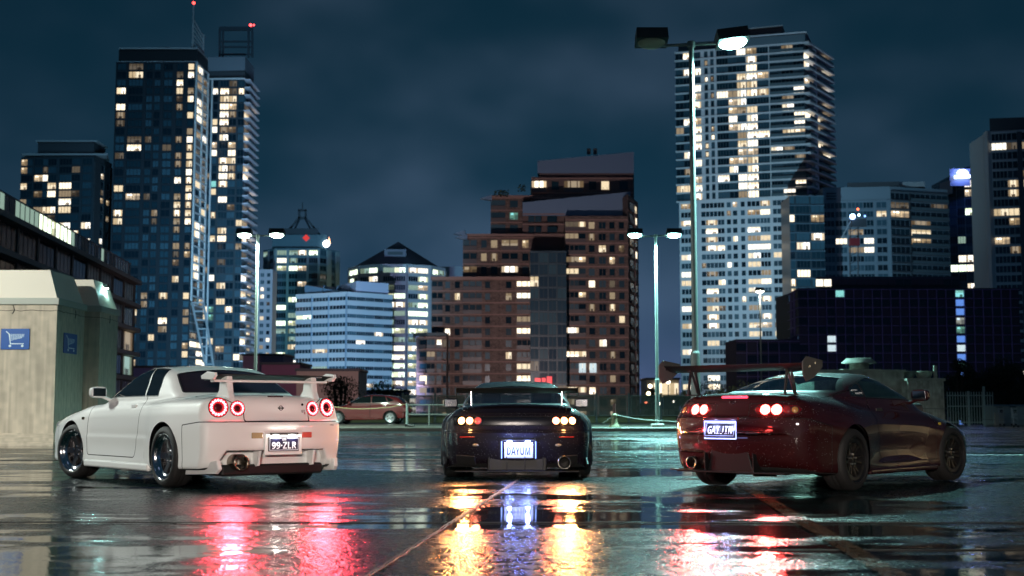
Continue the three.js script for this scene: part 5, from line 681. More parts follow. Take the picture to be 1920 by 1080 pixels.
// ---- plant block with roof vents behind the dark red coupe
{
  const tex = dataTex(256, (u, v) => { const c = 0.8 + (tile2(u * 16, v * 16, 16, 8) - 0.5) * 0.22 + (tile2(u * 40, v * 5, 40, 9) - 0.5) * 0.15; return [c, c, c]; }, true);
  const m = new THREE.MeshPhysicalMaterial({ map: tex, roughness: 0.8, bumpMap: tex, bumpScale: 0.005 }); m.color.setRGB(0.5, 0.49, 0.42);
  const D = 48, a = at(1530, 760, D).x, b = at(1700, 760, D).x, c = at(1776, 760, D - 0.9).x, yt = at(1600, 697, D).y, y2 = at(1730, 710, D).y;
  const g = thing('plant_block', 'pale concrete plant block with capped roof vents behind the dark red coupe', 'utility block', (a + c) / 2, 0, -D - 2); const ox = (a + c) / 2;
  box('wall', m, g, (a + b) / 2 - ox, yt / 2, -0.2, b - a, yt, 4); box('wall', m, g, (b + c) / 2 - 0.05 - ox, (y2 - 0.1) / 2, 0.3, c - b + 0.1, y2 - 0.1, 4.6); box('coping', m, g, (b + c) / 2 - 0.05 - ox, y2 - 0.05, 0.3, c - b + 0.2, 0.1, 4.7); box('coping', m, g, (a + b) / 2 - ox, yt + 0.04, -0.2, b - a + 0.1, 0.08, 4.1);
  { const px = at(1622, 697, D).x - ox, r1 = 0.36, v = new THREE.Group(); v.name = 'roof_vent'; v.position.set(px, yt + 0.08, 1.2); g.add(v); const nk = new THREE.CylinderGeometry(0.35, 0.35, 0.3, 24); nk.translate(0, 0.13, 0); mesh('vent_neck', nk, m, v); const cp = new THREE.LatheGeometry([[0.66, 0.24], [0.68, 0.26], [0.5, 0.42], [0.46, 0.44], [0, 0.44]].map((p) => new THREE.Vector2(...p)), 8); mesh('vent_cap', cp, m, v); const bs = rbox(1.4, 0.06, 0.9, 0.01); mesh('vent_base', bs, m, v); }
  for (const px of [1712, 1745]) { const v = new THREE.Group(); v.name = 'roof_vent'; v.position.set(at(px, 700, D).x - ox, y2, 1.2); g.add(v); const bw = new THREE.LatheGeometry([[0, 0], [0.18, 0], [0.24, 0.05], [0.32, 0.24], [0.33, 0.3], [0.29, 0.3], [0.22, 0.1], [0, 0.08]].map((p) => new THREE.Vector2(...p)), 24); mesh('vent_bowl', bw, m, v); }
  { const x = at(1765, 700, D).x - ox; const pg = rbox(0.12, 0.5, 0.12, 0.01); pg.translate(x, y2 + 0.25, 1.3); mesh('vent_pipe', pg, m, g); }
  tag(mesh('pipe', tube([[at(1690, 778, 45.4).x, at(1690, 766, 45.4).y, -45.35], [at(1770, 778, 45.4).x, at(1690, 766, 45.4).y, -45.35]], 0.02, 10, 6), steel, scene), 'thin pipe along the face of the pale plant block', 'pipe');
}
// ---- white picket fence, low wall and trolleys
{
  const D = 70, m = mat([0.42, 0.45, 0.42], 0.5), x0 = at(1777, 770, D).x, x1 = at(1862, 770, D).x, g = thing('picket_fence', 'pale steel picket fence beside the plant block', 'fence', x0, 0, -D), n = 18, H = 1.75;
  for (let i = 0; i < n; i++) { const x = i * (x1 - x0) / (n - 1), b = merge([bar([x, 0.1, 0], [x, H, 0], 0.022, 6), new THREE.ConeGeometry(0.03, 0.1, 6).translate(x, H + 0.05, 0)]); mesh('picket', b, m, g); }
  for (const y of [0.2, 1.05, 1.62]) mesh('rail', sqbar([0, y, 0.02], [x1 - x0, y, 0.02], 0.03, 0.05), m, g); for (const [px, h] of [[1816, 1.85], [1845, 2.1]]) { const x = at(px, 770, D).x - x0; mesh('post', sqbar([x, 0, 0.05], [x, h, 0.05], 0.1, 0.1), m, g); }
  const wx0 = at(1850, 780, 73).x, lw = thing('low_wall', 'pale low wall behind the shopping trolleys', 'wall', wx0 + 5, 0, -73.4); const lg = rbox(10, 1.05, 0.25, 0.02); lg.translate(0, 0.525, 0); mesh('wall', lg, mat([0.45, 0.44, 0.38], 0.8), lw); const cp = rbox(10.1, 0.1, 0.35, 0.02); cp.translate(0, 1.1, 0); mesh('coping', cp, mat([0.2, 0.24, 0.28], 0.7), lw);
  const blk = thing('concrete_block', 'small pale block against the low wall', 'block', at(1872, 790, 72.8).x, 0, -72.8); const bg = rbox(0.5, 0.7, 0.4, 0.03); bg.translate(0, 0.35, 0); mesh('block', bg, mat([0.5, 0.44, 0.36], 0.8), blk);
  tag(mesh('chain', tube(sag([at(1772, 762, 66).x, 0.95, -66], [at(1866, 790, 66).x, 0.35, -66], 0.14), 0.014, 50, 5), steel, scene), 'thin chain sagging across the picket fence', 'chain');
  const trolley = (label, px, d) => { const t = thing('shopping_trolley', label, 'shopping trolley', at(px, 790, d).x, 0, -d, 0.2, 'shopping trolleys by the low wall'); const wire = carMats.alu, A = [];
    for (const y of [0.45, 0.6, 0.75, 0.9]) { const w = 0.22 + (y - 0.45) * 0.16, l = 0.34 + (y - 0.45) * 0.2; A.push(bar([-l, y, -w], [l, y, -w], 0.008, 5), bar([-l, y, w], [l, y, w], 0.008, 5), bar([l, y, -w], [l, y, w], 0.008, 5), bar([-l, y, -w], [-l, y, w], 0.008, 5)); }
    for (let i = 0; i <= 8; i++) { const k = i / 8 * 2 - 1; for (const s of [-1, 1]) A.push(bar([k * 0.34, 0.45, s * 0.22], [k * 0.43, 0.9, s * 0.292], 0.006, 4)); if (i < 5) for (const s of [-1, 1]) A.push(bar([s * 0.34, 0.45, (k + 0.5) * 0.3], [s * 0.43, 0.9, (k + 0.5) * 0.38], 0.006, 4)); }
    mesh('basket', merge(A), wire, t); mesh('frame', merge([-1, 1].flatMap((s) => [bar([-0.4, 0.2, s * 0.2], [0.36, 0.2, s * 0.18], 0.014, 6), bar([-0.36, 0.2, s * 0.2], [-0.42, 1.0, s * 0.25], 0.014, 6), bar([0.3, 0.2, s * 0.18], [-0.3, 0.45, s * 0.2], 0.012, 6)])), wire, t); mesh('handle', bar([-0.48, 1.0, -0.26], [-0.48, 1.0, 0.26], 0.018), carMats.dark, t); const seat = rbox(0.02, 0.16, 0.3, 0.006); seat.translate(-0.36, 0.78, 0); mesh('child_seat', seat, carMats.dark, t);
    for (const x of [-0.36, 0.34]) for (const z of [-0.19, 0.19]) { const w = new THREE.CylinderGeometry(0.06, 0.06, 0.03, 12); w.rotateX(Math.PI / 2); w.translate(x, 0.06, z); mesh('wheel', w, carMats.tyre, t); mesh('fork', bar([x, 0.06, z], [x, 0.2, z], 0.012, 6), wire, t); } return t; };
  trolley('shopping trolley standing clear in front of the pale low wall', 1890, 71); trolley('shopping trolley cut by the picture edge, past the low wall', 1917, 64);
}
// ------------------------------------------------------------------ assemble one car from its field
function buildShell(car, f, S) {
  let net = surfaceNet(f, S.lo, S.hi, S.h || 0.022);
  for (const a of S.arches) net = clip(net, (x, y, z) => Math.max(Math.hypot(y - a.y, z - a.z) - a.r, 0.5 - Math.abs(x)));
  const under = (x, y, z, nx, ny) => Math.min(-0.75 - ny, 0.45 - y), inner = offset(net, -0.028);
  let rest = clip(net, (...q) => -under(...q)); mesh('underbody', toGeo(clip(net, under)), carMats.lining, car);
  let lining = inner;
  for (const g of S.glass) {
    const trim = g.trim ?? 0.012; lining = clip(lining, (...q) => -g.f(...q) + 0.0);
    const near = clip(rest, (...q) => g.f(...q) + trim); rest = clip(rest, (...q) => -g.f(...q) - trim);
    if (trim) mesh(g.name + '_seal', toGeo(clip(near, (...q) => -g.f(...q))), g.trimMat || carMats.trim, car);
    mesh(g.name, toGeo(offset(clip(near, g.f), -0.004)), g.mat, car);
  }
  mesh('inner_lining', toGeo(lining), carMats.lining, car);
  for (const q of S.panels) {
    const gap = (q.gap ?? 0.010) / 2, part = clip(rest, (...a) => q.f(...a) - gap); rest = clip(rest, (...a) => -q.f(...a) - gap);
    const m = mesh(q.name, toGeo(q.in ? offset(part, -q.in) : part), q.mat || S.paint, car); if (q.label) m.userData.label = q.label; q.mesh = m;
  }
  mesh('body', toGeo(rest), S.paint, car);
  for (const a of S.arches) for (const s of [-1, 1]) mesh('arch_lining', archLining(f, s, a.z, a.y, a.r, 0.5, S.sill), carMats.lining, car);
}
function surfPoint(f, x, y, z0, dir = -1) { // march along z from z0 to the skin
  let z = z0; for (let i = 0; i < 900 && f(x, y, z) > 0; i++) z += dir * 0.003; const e = 0.004;
  const n = new THREE.Vector3(f(x + e, y, z) - f(x - e, y, z), f(x, y + e, z) - f(x, y - e, z), f(x, y, z + e) - f(x, y, z - e)).normalize(); return { p: new THREE.Vector3(x, y, z), n };
}
function sidePoint(f, side, y, z) { let x = 1.2; for (let i = 0; i < 500 && f(x, y, z) > 0; i++) x -= 0.002; const e = 0.004; const n = new THREE.Vector3(side * (f(x + e, y, z) - f(x - e, y, z)), f(x, y + e, z) - f(x, y - e, z), f(x, y, z + e) - f(x, y, z - e)).normalize(); return { p: new THREE.Vector3(side * x, y, z), n }; }
function mount(o, s, off = 0) { o.position.copy(s.p).addScaledVector(s.n, off); o.quaternion.setFromUnitVectors(new THREE.Vector3(0, 0, 1), s.n); return o; }
const discZ = (r, t, seg = 32) => { const g = new THREE.CylinderGeometry(r, r, t, seg); g.rotateX(Math.PI / 2); return g; };
const ringZ = (r0, r1, t, seg = 40) => { const g = new THREE.LatheGeometry([[r0, -t], [r1, -t], [r1, t * 0.6], [(r0 + r1) / 2, t], [r0, t * 0.6], [r0, -t]].map((p) => new THREE.Vector2(...p)), seg); g.rotateX(Math.PI / 2); return g; };
const domeZ = (r, h, seg = 28) => { const g = new THREE.SphereGeometry(r, seg, 10, 0, 2 * Math.PI, 0, Math.PI / 2); g.scale(1, h / r, 1); g.rotateX(Math.PI / 2); return g; };
function mirrorPart(car, s, x, y, z, paint, tilt = 0) {
  const g = new THREE.Group(); g.name = 'door_mirror'; g.position.set(s * x, y, z); car.add(g);
  const h = new THREE.SphereGeometry(0.5, 24, 16); const P = h.attributes.position; for (let i = 0; i < P.count; i++) { let [a, b, c] = [P.getX(i), P.getY(i), P.getZ(i)]; const q = (v) => Math.sign(v) * Math.pow(Math.abs(v * 2), 0.6) / 2; P.setXYZ(i, q(a) * 0.2, q(b) * 0.135, Math.min(q(c), 0.12) * 0.2); } h.computeVertexNormals(); h.rotateY(-s * 0.12);
  mesh('mirror_housing', h, paint, g);
  const m = rbox(0.165, 0.1, 0.008, 0.003); m.rotateY(-s * 0.12); m.translate(0, 0, 0.028); mesh('mirror_glass', m, carMats.chrome, g);
  const arm = bar([-s * 0.05, -0.05, -0.01], [-s * 0.19, -0.11, 0.0], 0.022, 10); mesh('mirror_arm', arm, paint, g); return g;
}
function tailLamp(car, x, y, z, c, cd, r) { const l = new THREE.SpotLight(0xffffff, cd, 0, 1.3, 0.6); l.color.setRGB(...c); l.position.set(x, y, z); l.target.position.set(x, y - 0.25, z + 3); l.castShadow = true; l.shadow.radius = r / 0.02; car.add(l, l.target); }
function plate(car, name, m, x, y, f, zr, w = 0.372, h = 0.136, off = 0.012) {
  const s = surfPoint(f, x, y, zr); const g = new THREE.Group(); g.name = name; mount(g, { p: s.p, n: new THREE.Vector3(0, s.n.y * 0.4, 1).normalize() }, off); car.add(g);
  const back = rbox(w + 0.016, h + 0.016, 0.006, 0.003); back.translate(0, 0, -0.006); mesh('plate_back', back, carMats.dark, g);
  const face = new THREE.PlaneGeometry(w, h); face.translate(0, 0, 0.001); mesh('plate_face', face, m, g); return g;
}
function drops(car, m, seed, n, keep) { // beads of rain standing on the paint
  const r = rng(seed), g = new THREE.IcosahedronGeometry(1, 1), im = new THREE.InstancedMesh(g, mat([0.6, 0.62, 0.62], 0.03, 0, { transmission: 0.5, thickness: 0.003, ior: 1.33 }), n), M4 = new THREE.Matrix4(), P = m.geometry.attributes.position, N = m.geometry.attributes.normal, q = new THREE.Quaternion();
  let k = 0; for (let t = 0; t < n * 30 && k < n; t++) { const i = Math.floor(r() * P.count), nn = new THREE.Vector3(N.getX(i), N.getY(i), N.getZ(i)), p = new THREE.Vector3(P.getX(i), P.getY(i), P.getZ(i)); if (!keep(p, nn)) continue; const s = 0.0016 + 0.003 * r() * r(); q.setFromUnitVectors(new THREE.Vector3(0, 0, 1), nn); const tx = new THREE.Vector3(r() - 0.5, r() - 0.5, r() - 0.5).multiplyScalar(0.03); tx.addScaledVector(nn, -tx.dot(nn)); M4.compose(p.add(tx), q, new THREE.Vector3(s, s, s * 0.5)); im.setMatrixAt(k++, M4); }
  im.count = k; im.name = 'rain_drops'; im.userData.kind = 'stuff'; car.add(im);
}
function seats(car, z, y, xs = [-0.36, 0.36]) {
  for (const x of xs) { const g = new THREE.Group(); g.name = 'seat'; g.position.set(x, y, z); car.add(g); const b = rbox(0.48, 0.62, 0.14, 0.06, 4); b.rotateX(-0.25); b.translate(0, 0.38, 0.1); const hd = rbox(0.26, 0.2, 0.1, 0.045, 4); hd.translate(0, 0.76, 0.2); const c = rbox(0.5, 0.16, 0.5, 0.05, 3); c.translate(0, 0.08, -0.2); mesh('seat_back', b, carMats.seat, g); mesh('headrest', hd, carMats.seat, g); mesh('seat_cushion', c, carMats.seat, g); }
}
const poly = (pts, r) => sdPoly(pts, r), mirrorPoly = (pts, r) => sdPoly([...pts, ...pts.slice().reverse().map((p) => [-p[0], p[1], p[2]])], r);

// ================================================================== white two-door coupe
{
  const car = thing('parked_car', 'white two-door coupe with four ring tail lights and rear wing near the beige kiosks', 'car');
  const paint = mat([0.78, 0.79, 0.77], 0.5, 0, { clearcoat: 1, clearcoatRoughness: 0.015 });
  const zr = 1.3325, zf = -1.3325, wr = 0.335;
  const S = {
    top: [[-2.36, 0.56], [-2.25, 0.67], [-1.8, 0.80], [-1.3, 0.88], [-0.9, 0.945], [0, 0.975], [0.9, 0.985], [1.4, 1.005], [2.05, 1.005], [2.2, 0.985], [2.3, 0.94]],
    bottom: [[-2.35, 0.17], [-1.5, 0.19], [1.2, 0.19], [1.8, 0.2], [2.3, 0.22]],
    width: [[-2.35, 0.70], [-2.15, 0.81], [-1.7, 0.87], [-1.33, 0.88], [-0.7, 0.862], [0.1, 0.86], [0.8, 0.872], [1.33, 0.885], [1.8, 0.872], [2.3, 0.845]],
    section: [[-0.3, 0.9], [0, 0.955], [0.12, 0.985], [0.3, 0.99], [0.55, 1.0], [0.72, 0.992], [0.86, 0.96], [1.0, 0.925], [1.3, 0.86]],
    rear: [[0.1, 2.17], [0.3, 2.27], [0.5, 2.31], [0.66, 2.31], [0.715, 2.295], [0.74, 2.265], [0.95, 2.225], [1.0, 2.20], [1.1, 2.12]],
    front: [[0.1, -2.2], [0.3, -2.36], [0.5, -2.36], [0.7, -2.26], [0.9, -1.9]],
    roof: [[-1.15, 0.78], [-0.92, 0.885], [-0.78, 0.955], [-0.41, 1.15], [-0.13, 1.285], [0.1, 1.34], [0.38, 1.365], [0.68, 1.36], [0.95, 1.315], [1.22, 1.185], [1.5, 1.04], [1.66, 0.94], [1.9, 0.7]],
    cabin: [[0.6, 0.80], [0.97, 0.765], [1.15, 0.685], [1.3, 0.61], [1.4, 0.55]],
    rearPlan: 0.09, rearPlan4: 0.10, frontPlan: 0.30, glassPlan: 0.16, screenPlan: 0.22, taper: 0.02, crown: 0.06, round: 0.07, shoulder: 0.075, roofRound: 0.08,
    flares: [{ z: zr, y: 0.5, l: 0.5, h: 0.36, b: 0.032 }, { z: zf, y: 0.5, l: 0.5, h: 0.36, b: 0.035 }],
    extra: (y, z) => 0.007 * Math.tanh((0.54 - y) / 0.018) * sstep(1.0, 0.75, Math.abs(z)) + 0.02 * Math.exp(-(((y - 0.2) / 0.06) ** 2)) - 0.010 * Math.exp(-(((y - 0.42) / 0.12) ** 2)) * (1 - Math.exp(-((z - 0) ** 2) / 0.8)) ** 0 * (Math.abs(z) < 0.8 ? 1 : 0.0),
    cut: (r, x, y, z) => { // open recess of the lower rear bumper
      const w = 0.645 - 0.5 * Math.max(0, y - 0.3), d = Math.max(x - w, y - 0.405, 2.1 - z); return smax(r, -d, 0.03);
    },
  };
  const f = bodyField(S);
  const sideG = (pts, r, ny = 0.25) => { const q = poly(pts, r); return (x, y, z, nx) => Math.min(q(z, y), Math.abs(nx) * 2 - 0.7); };
  const tint = mat([0.02, 0.008, 0.01], 0.03, 0, { clearcoat: 1, clearcoatRoughness: 0.02 }), tintS = mat([0.008, 0.012, 0.012], 0.03, 0, { clearcoat: 1, clearcoatRoughness: 0.02 });
  const rw = mirrorPoly([[0.66, 1.045, 0.06], [0.535, 1.318, 0.06]]), ws = mirrorPoly([[0.70, 0.985, 0.04], [0.53, 1.30, 0.06]]);
  const trunk = mirrorPoly([[0.395, 0.72, 0.02], [0.395, 0.855, 0.03], [0.60, 0.965, 0.02], [0.62, 1.2]]);
  buildShell(car, f, {
    lo: [-1.04, 0.06, -2.5], hi: [1.04, 1.46, 2.44], h: 0.021, paint, sill: 0.2,
    arches: [{ z: zr, y: 0.345, r: 0.368 }, { z: zf, y: 0.345, r: 0.368 }],
    glass: [
      { name: 'door_window', mat: tintS, f: sideG([[-0.66, 1.0, 0.02], [-0.08, 1.275, 0.08], [0.40, 1.318, 0.03], [0.53, 1.005, 0.02]]) },
      { name: 'quarter_window', mat: tintS, f: sideG([[0.565, 1.005, 0.02], [0.435, 1.318, 0.03], [0.77, 1.30, 0.08], [0.88, 1.005, 0.03]]) },
      { name: 'rear_window', mat: tint, f: (x, y, z, nx, ny, nz) => Math.min(rw(x, y), z - 0.99) },
      { name: 'windscreen', mat: tintS, f: (x, y, z) => Math.min(ws(x, y), -z - 0.15) },
    ],
    panels: [
      ...[-1, 1].map((s) => ({ name: 'door', f: ((q) => (x, y, z) => Math.min(q(z, y), s * x - 0.4))(poly([[-0.86, 0.30, 0.05], [0.50, 0.30, 0.05], [0.60, 0.62], [0.62, 1.003], [-0.86, 0.99]], 0.01)) })),
      { name: 'trunk_lid', f: (x, y, z) => Math.min(trunk(x, y), z - 1.5) },
      { name: 'rear_bumper', f: (x, y, z) => Math.min(0.715 - y - Math.max(0, 2.12 - z) * 0.10, z - 1.78 + Math.max(0, 0.3 - y) * 0.2, 9) },
      { name: 'front_bumper', f: (x, y, z) => Math.min(0.64 - y, -z - 1.82) },
      { name: 'bonnet', f: ((q) => (x, y, z) => Math.min(q(x, z), y - 0.6))(mirrorPoly([[0.70, -2.2, 0.05], [0.73, -1.0, 0.05]])) },
    ],
  });
  // rims, deep polished five-spoke
  const W = wheelParts({ r: wr, rim: 0.248, w: 0.255, lip: 0.055, spokes: 5, sw0: 0.034, sw1: 0.026, dish: 0.03 });
  const dk = mat([0.16, 0.16, 0.165], 0.28, 0.9), wm = { tyre: carMats.tyre, rim: carMats.chrome, spoke: dk, disc: carMats.disc, caliper: mat([0.05, 0.05, 0.055], 0.4), nut: carMats.chrome };
  for (const s of [-1, 1]) { addWheel(car, W, wm, s * 0.765, wr, zr); addWheel(car, W, wm, s * 0.765, wr, zf, 0.24); }
  // tail lights: two rings each side
  const lensM = mat([0.24, 0.004, 0.006], 0.08, 0, { clearcoat: 1, clearcoatRoughness: 0.02 }), hot = glowMat([1, 0.075, 0.09], 17), warm = glowMat([1, 0.012, 0.03], 1.5), coreM = mat([0.06, 0.002, 0.004], 0.1, 0, { clearcoat: 1 });
  for (const s of [-1, 1]) for (const [x, y, r, lb] of [[0.665, 0.868, 0.104, 'large outer ring tail light'], [0.46, 0.858, 0.081, 'smaller inner ring tail light']]) {
    const g = new THREE.Group(); g.name = 'tail_light'; g.userData.label = lb; car.add(g); mount(g, surfPoint(f, s * x, y, 2.6), -0.004);
    mesh('lens', discZ(r, 0.016), lensM, g); mesh('bezel', ringZ(r - 0.004, r + 0.005, 0.012), mat([0.09, 0.005, 0.005], 0.2), g);
    mesh('glow_ring', ringZ(r * 0.56, r * 0.78, 0.0125), warm, g);
    const leds = [], n = r > 0.08 ? 16 : 14; for (let i = 0; i < n; i++) { const a = i / n * 2 * Math.PI, q = new THREE.SphereGeometry(r * 0.135, 10, 8); q.scale(1.15, 0.95, 0.7); q.rotateZ(a); q.translate(Math.cos(a) * r * 0.74, Math.sin(a) * r * 0.74, 0.012); leds.push(q); }
    mesh('led_ring', merge(leds), hot, g).userData.kind = 'stuff';
    mesh('reflector', domeZ(r * 0.5, 0.02), coreM, g);
  }
  for (const s of [-1, 1]) tailLamp(car, s * 0.56, 0.86, 2.34, [1, 0.05, 0.075], 16, 0.08);
  // wing
  const wing = new THREE.Group(); wing.name = 'rear_wing'; car.add(wing);
  const prof = wingProfile(0.25, 0.03, 0.012).map((p) => [p[0] - 0.125, p[1]]);
  mesh('blade', wingGeo(1.46, prof, 30, (t) => [0.02 * t * t, -0.014 * t * t * t * t, 1]).rotateX(-0.22).translate(0, 1.195, 2.06), carMats.carbon, wing);
  mesh('blade_lip', rbox(1.40, 0.028, 0.10, 0.012, 3).translate(0, 1.152, 2.09), paint, wing);
  for (const s of [-1, 1]) {
    const e = extr([[-0.16, -0.035], [0.12, -0.05], [0.17, 0.0], [0.16, 0.035], [-0.02, 0.055], [-0.17, 0.0]].map((p) => [p[0] * 0.92, p[1] * 0.72]), 0.034, 0.008); e.rotateY(-Math.PI / 2); e.translate(s * 0.735 + 0.02, 1.205, 2.07); e.rotateZ(0); mesh('end_plate', e, paint, wing);
    const st = extr([[1.86, 0.97], [2.17, 0.97], [2.13, 1.04], [2.10, 1.19], [1.97, 1.19], [1.95, 1.05]], 0.075, 0.015); st.rotateY(-Math.PI / 2); st.translate(s * 0.52 + 0.037, 0, 0); mesh('wing_stand', st, paint, wing);
  }
  { const t = canvasTex(128, 32, (g, w, h) => { g.clearRect(0, 0, w, h); g.fillStyle = '#d8d8d8'; g.font = 'italic bold 27px sans-serif'; g.fillText('cusco', 14, 24); }); const m = new THREE.MeshStandardMaterial({ map: t, transparent: true, alphaTest: 0.4 }); const d = new THREE.PlaneGeometry(0.13, 0.032); const q = mesh('decal', d, m, wing); q.position.set(0.56, 1.204, 2.203); q.rotation.x = -0.75; }
  // plate, lamps and small things on the tail
  const pl = plate(car, 'licence_plate', plateMat('99·ZLR', '#0c1330', '#e9eef5', 'NSW', '#dfe6ef'), 0.05, 0.475, f, 2.6, 0.36, 0.14, 0.02);
  const hs = rbox(0.46, 0.235, 0.02, 0.012, 3); hs.translate(0.05, 0.475, surfPoint(f, 0.05, 0.475, 2.6).p.z + 0.002); mesh('plate_panel', hs, paint, car);
  const pz = surfPoint(f, 0, 0.6, 2.6).p.z;
  const lh = rbox(0.34, 0.026, 0.035, 0.008); lh.translate(0.05, 0.585, pz + 0.016); mesh('plate_lamp', lh, carMats.trim, car);
  for (const s of [-0.1, 0.1]) { const b = rbox(0.07, 0.006, 0.02, 0.002); b.translate(0.05 + s, 0.570, pz + 0.018); mesh('plate_bulb', b, glowMat([1, 0.96, 0.86], 9), car); car.add(lamp(0.05 + s, 0.559, pz + 0.05, [1, 0.95, 0.85], 0.16, 0.02)); }
  const bx = (x, col, nm) => { const s = surfPoint(f, x, 0.57, 2.6), g = rbox(0.13, 0.062, 0.03, 0.008); const m = mesh(nm, g, mat(col, 0.1, 0, { clearcoat: 1 }), car); mount(m, s, -0.004); };
  bx(-0.265, [0.42, 0.30, 0.16], 'reversing_light'); bx(0.345, [0.55, 0.08, 0.05], 'rear_reflector');
  { const s = surfPoint(f, 0.02, 0.985, 2.6), g = rbox(0.19, 0.02, 0.02, 0.004); mount(mesh('high_brake_light', g, mat([0.04, 0.004, 0.006], 0.15), car), s, 0); }
  const em = mat([0.05, 0.05, 0.055], 0.2, 0.8);
  { const s = surfPoint(f, 0.05, 0.862, 2.6), g = merge([ringZ(0.02, 0.027, 0.005), rbox(0.075, 0.014, 0.009, 0.003)]); mount(mesh('badge', g, em, car), s, 0.002); }
  { const s = surfPoint(f, 0.325, 0.90, 2.6); mount(mesh('trunk_lock', discZ(0.014, 0.01, 20), em, car), s, 0.001); }
  { const s = surfPoint(f, 0.34, 0.818, 2.6), t = canvasTex(128, 96, (g, w, h) => { g.clearRect(0, 0, w, h); g.fillStyle = '#1b1b1d'; g.font = 'bold 66px sans-serif'; g.fillText('GT', 8, 56); g.fillStyle = '#8d1418'; g.font = 'bold 60px sans-serif'; g.fillText('R', 62, 92); }); mount(mesh('letter_badge', new THREE.PlaneGeometry(0.075, 0.056), new THREE.MeshStandardMaterial({ map: t, alphaTest: 0.4, transparent: true, roughness: 0.3 }), car), s, 0.004); }
  { const s = surfPoint(f, 0.72, 0.675, 2.6), t = canvasTex(256, 48, (g, w, h) => { g.clearRect(0, 0, w, h); g.fillStyle = '#151517'; g.font = 'bold 40px sans-serif'; g.fillText('V·SPEC', 20, 40); }); mount(mesh('letter_badge', new THREE.PlaneGeometry(0.13, 0.024), new THREE.MeshStandardMaterial({ map: t, alphaTest: 0.4, transparent: true }), car), s, 0.004); }
  // diffuser area, exhaust
  const dz = new RoundedBoxGeometry(1.24, 0.12, 0.55, 2, 0.03); dz.translate(0, 0.20, 1.92); mesh('rear_diffuser', dz, carMats.dark, car);
  const wall = rbox(1.26, 0.22, 0.02, 0.008); wall.translate(0, 0.33, 2.12); mesh('bumper_recess', wall, paint, car);
  for (const x of [-0.20, 0.47]) { const g = extr([[2.08, 0.22], [2.24, 0.25], [2.275, 0.40], [2.1, 0.41]], 0.03, 0.006); g.rotateY(-Math.PI / 2); g.translate(x, 0, 0); mesh('diffuser_fin', g, paint, car); }
  const ex = new THREE.LatheGeometry([[0.058, -0.3], [0.062, -0.02], [0.068, 0.0], [0.088, 0.0], [0.09, -0.02], [0.088, -0.42], [0.03, -0.5]].map((p) => new THREE.Vector2(...p)), 40); ex.rotateX(Math.PI / 2); ex.translate(-0.44, 0.285, 2.30); mesh('exhaust_tip', ex, mat([0.22, 0.19, 0.15], 0.25, 1), car);
  const bf = discZ(0.06, 0.01); bf.translate(-0.44, 0.285, 2.12); mesh('exhaust_inside', bf, carMats.lining, car);
  for (const s of [-1, 1]) { const g = extr([[1.74, 0.16], [2.26, 0.185], [2.30, 0.225], [2.28, 0.30], [2.05, 0.27], [1.76, 0.235]], 0.05, 0.012); g.rotateY(-Math.PI / 2); g.translate(s * 0.80 + 0.025, 0, 0); { const P = g.attributes.position; for (let i = 0; i < P.count; i++) { const t = Math.max(0, (P.getZ(i) - 1.74) / 0.56); P.setX(i, P.getX(i) - s * 0.09 * t * t); } } mesh('rear_spat', g, paint, car); }
  for (const s of [-1, 1]) { const g = rbox(0.07, 0.09, 1.86, 0.03, 3); g.translate(s * 0.855, 0.20, 0); mesh('side_skirt', g, paint, car); }
  for (const s of [-1, 1]) {
    mirrorPart(car, s, 0.89, 1.055, -0.5, paint);
    const h = sidePoint(f, s, 0.885, 0.38), hd = rbox(0.02, 0.045, 0.13, 0.01, 3); const m = mesh('door_handle', hd, paint, car); m.position.copy(h.p).add(new THREE.Vector3(s * 0.006, 0, 0));
    const l = sidePoint(f, s, 0.74, -1.0); const lm = mesh('side_marker', rbox(0.014, 0.035, 0.075, 0.006), mat([0.05, 0.04, 0.02], 0.2), car); lm.position.copy(l.p);
    const hl = sidePoint(f, s, 0.64, -2.06), hg = mesh('headlight', new THREE.SphereGeometry(0.1, 20, 12).scale(0.5, 0.7, 1.6), mat([0.3, 0.32, 0.33], 0.08, 0, { clearcoat: 1 }), car); hg.position.copy(hl.p).add(new THREE.Vector3(-s * 0.04, 0, 0));
  }
  car.rotation.y = 0.69; // facing away, turned to the kiosks
  { const rw = new THREE.Vector3(-0.765, 0, zr).applyAxisAngle(new THREE.Vector3(0, 1, 0), car.rotation.y); car.position.set(-3.73 - rw.x, 0, -14.5 - rw.z); }
}

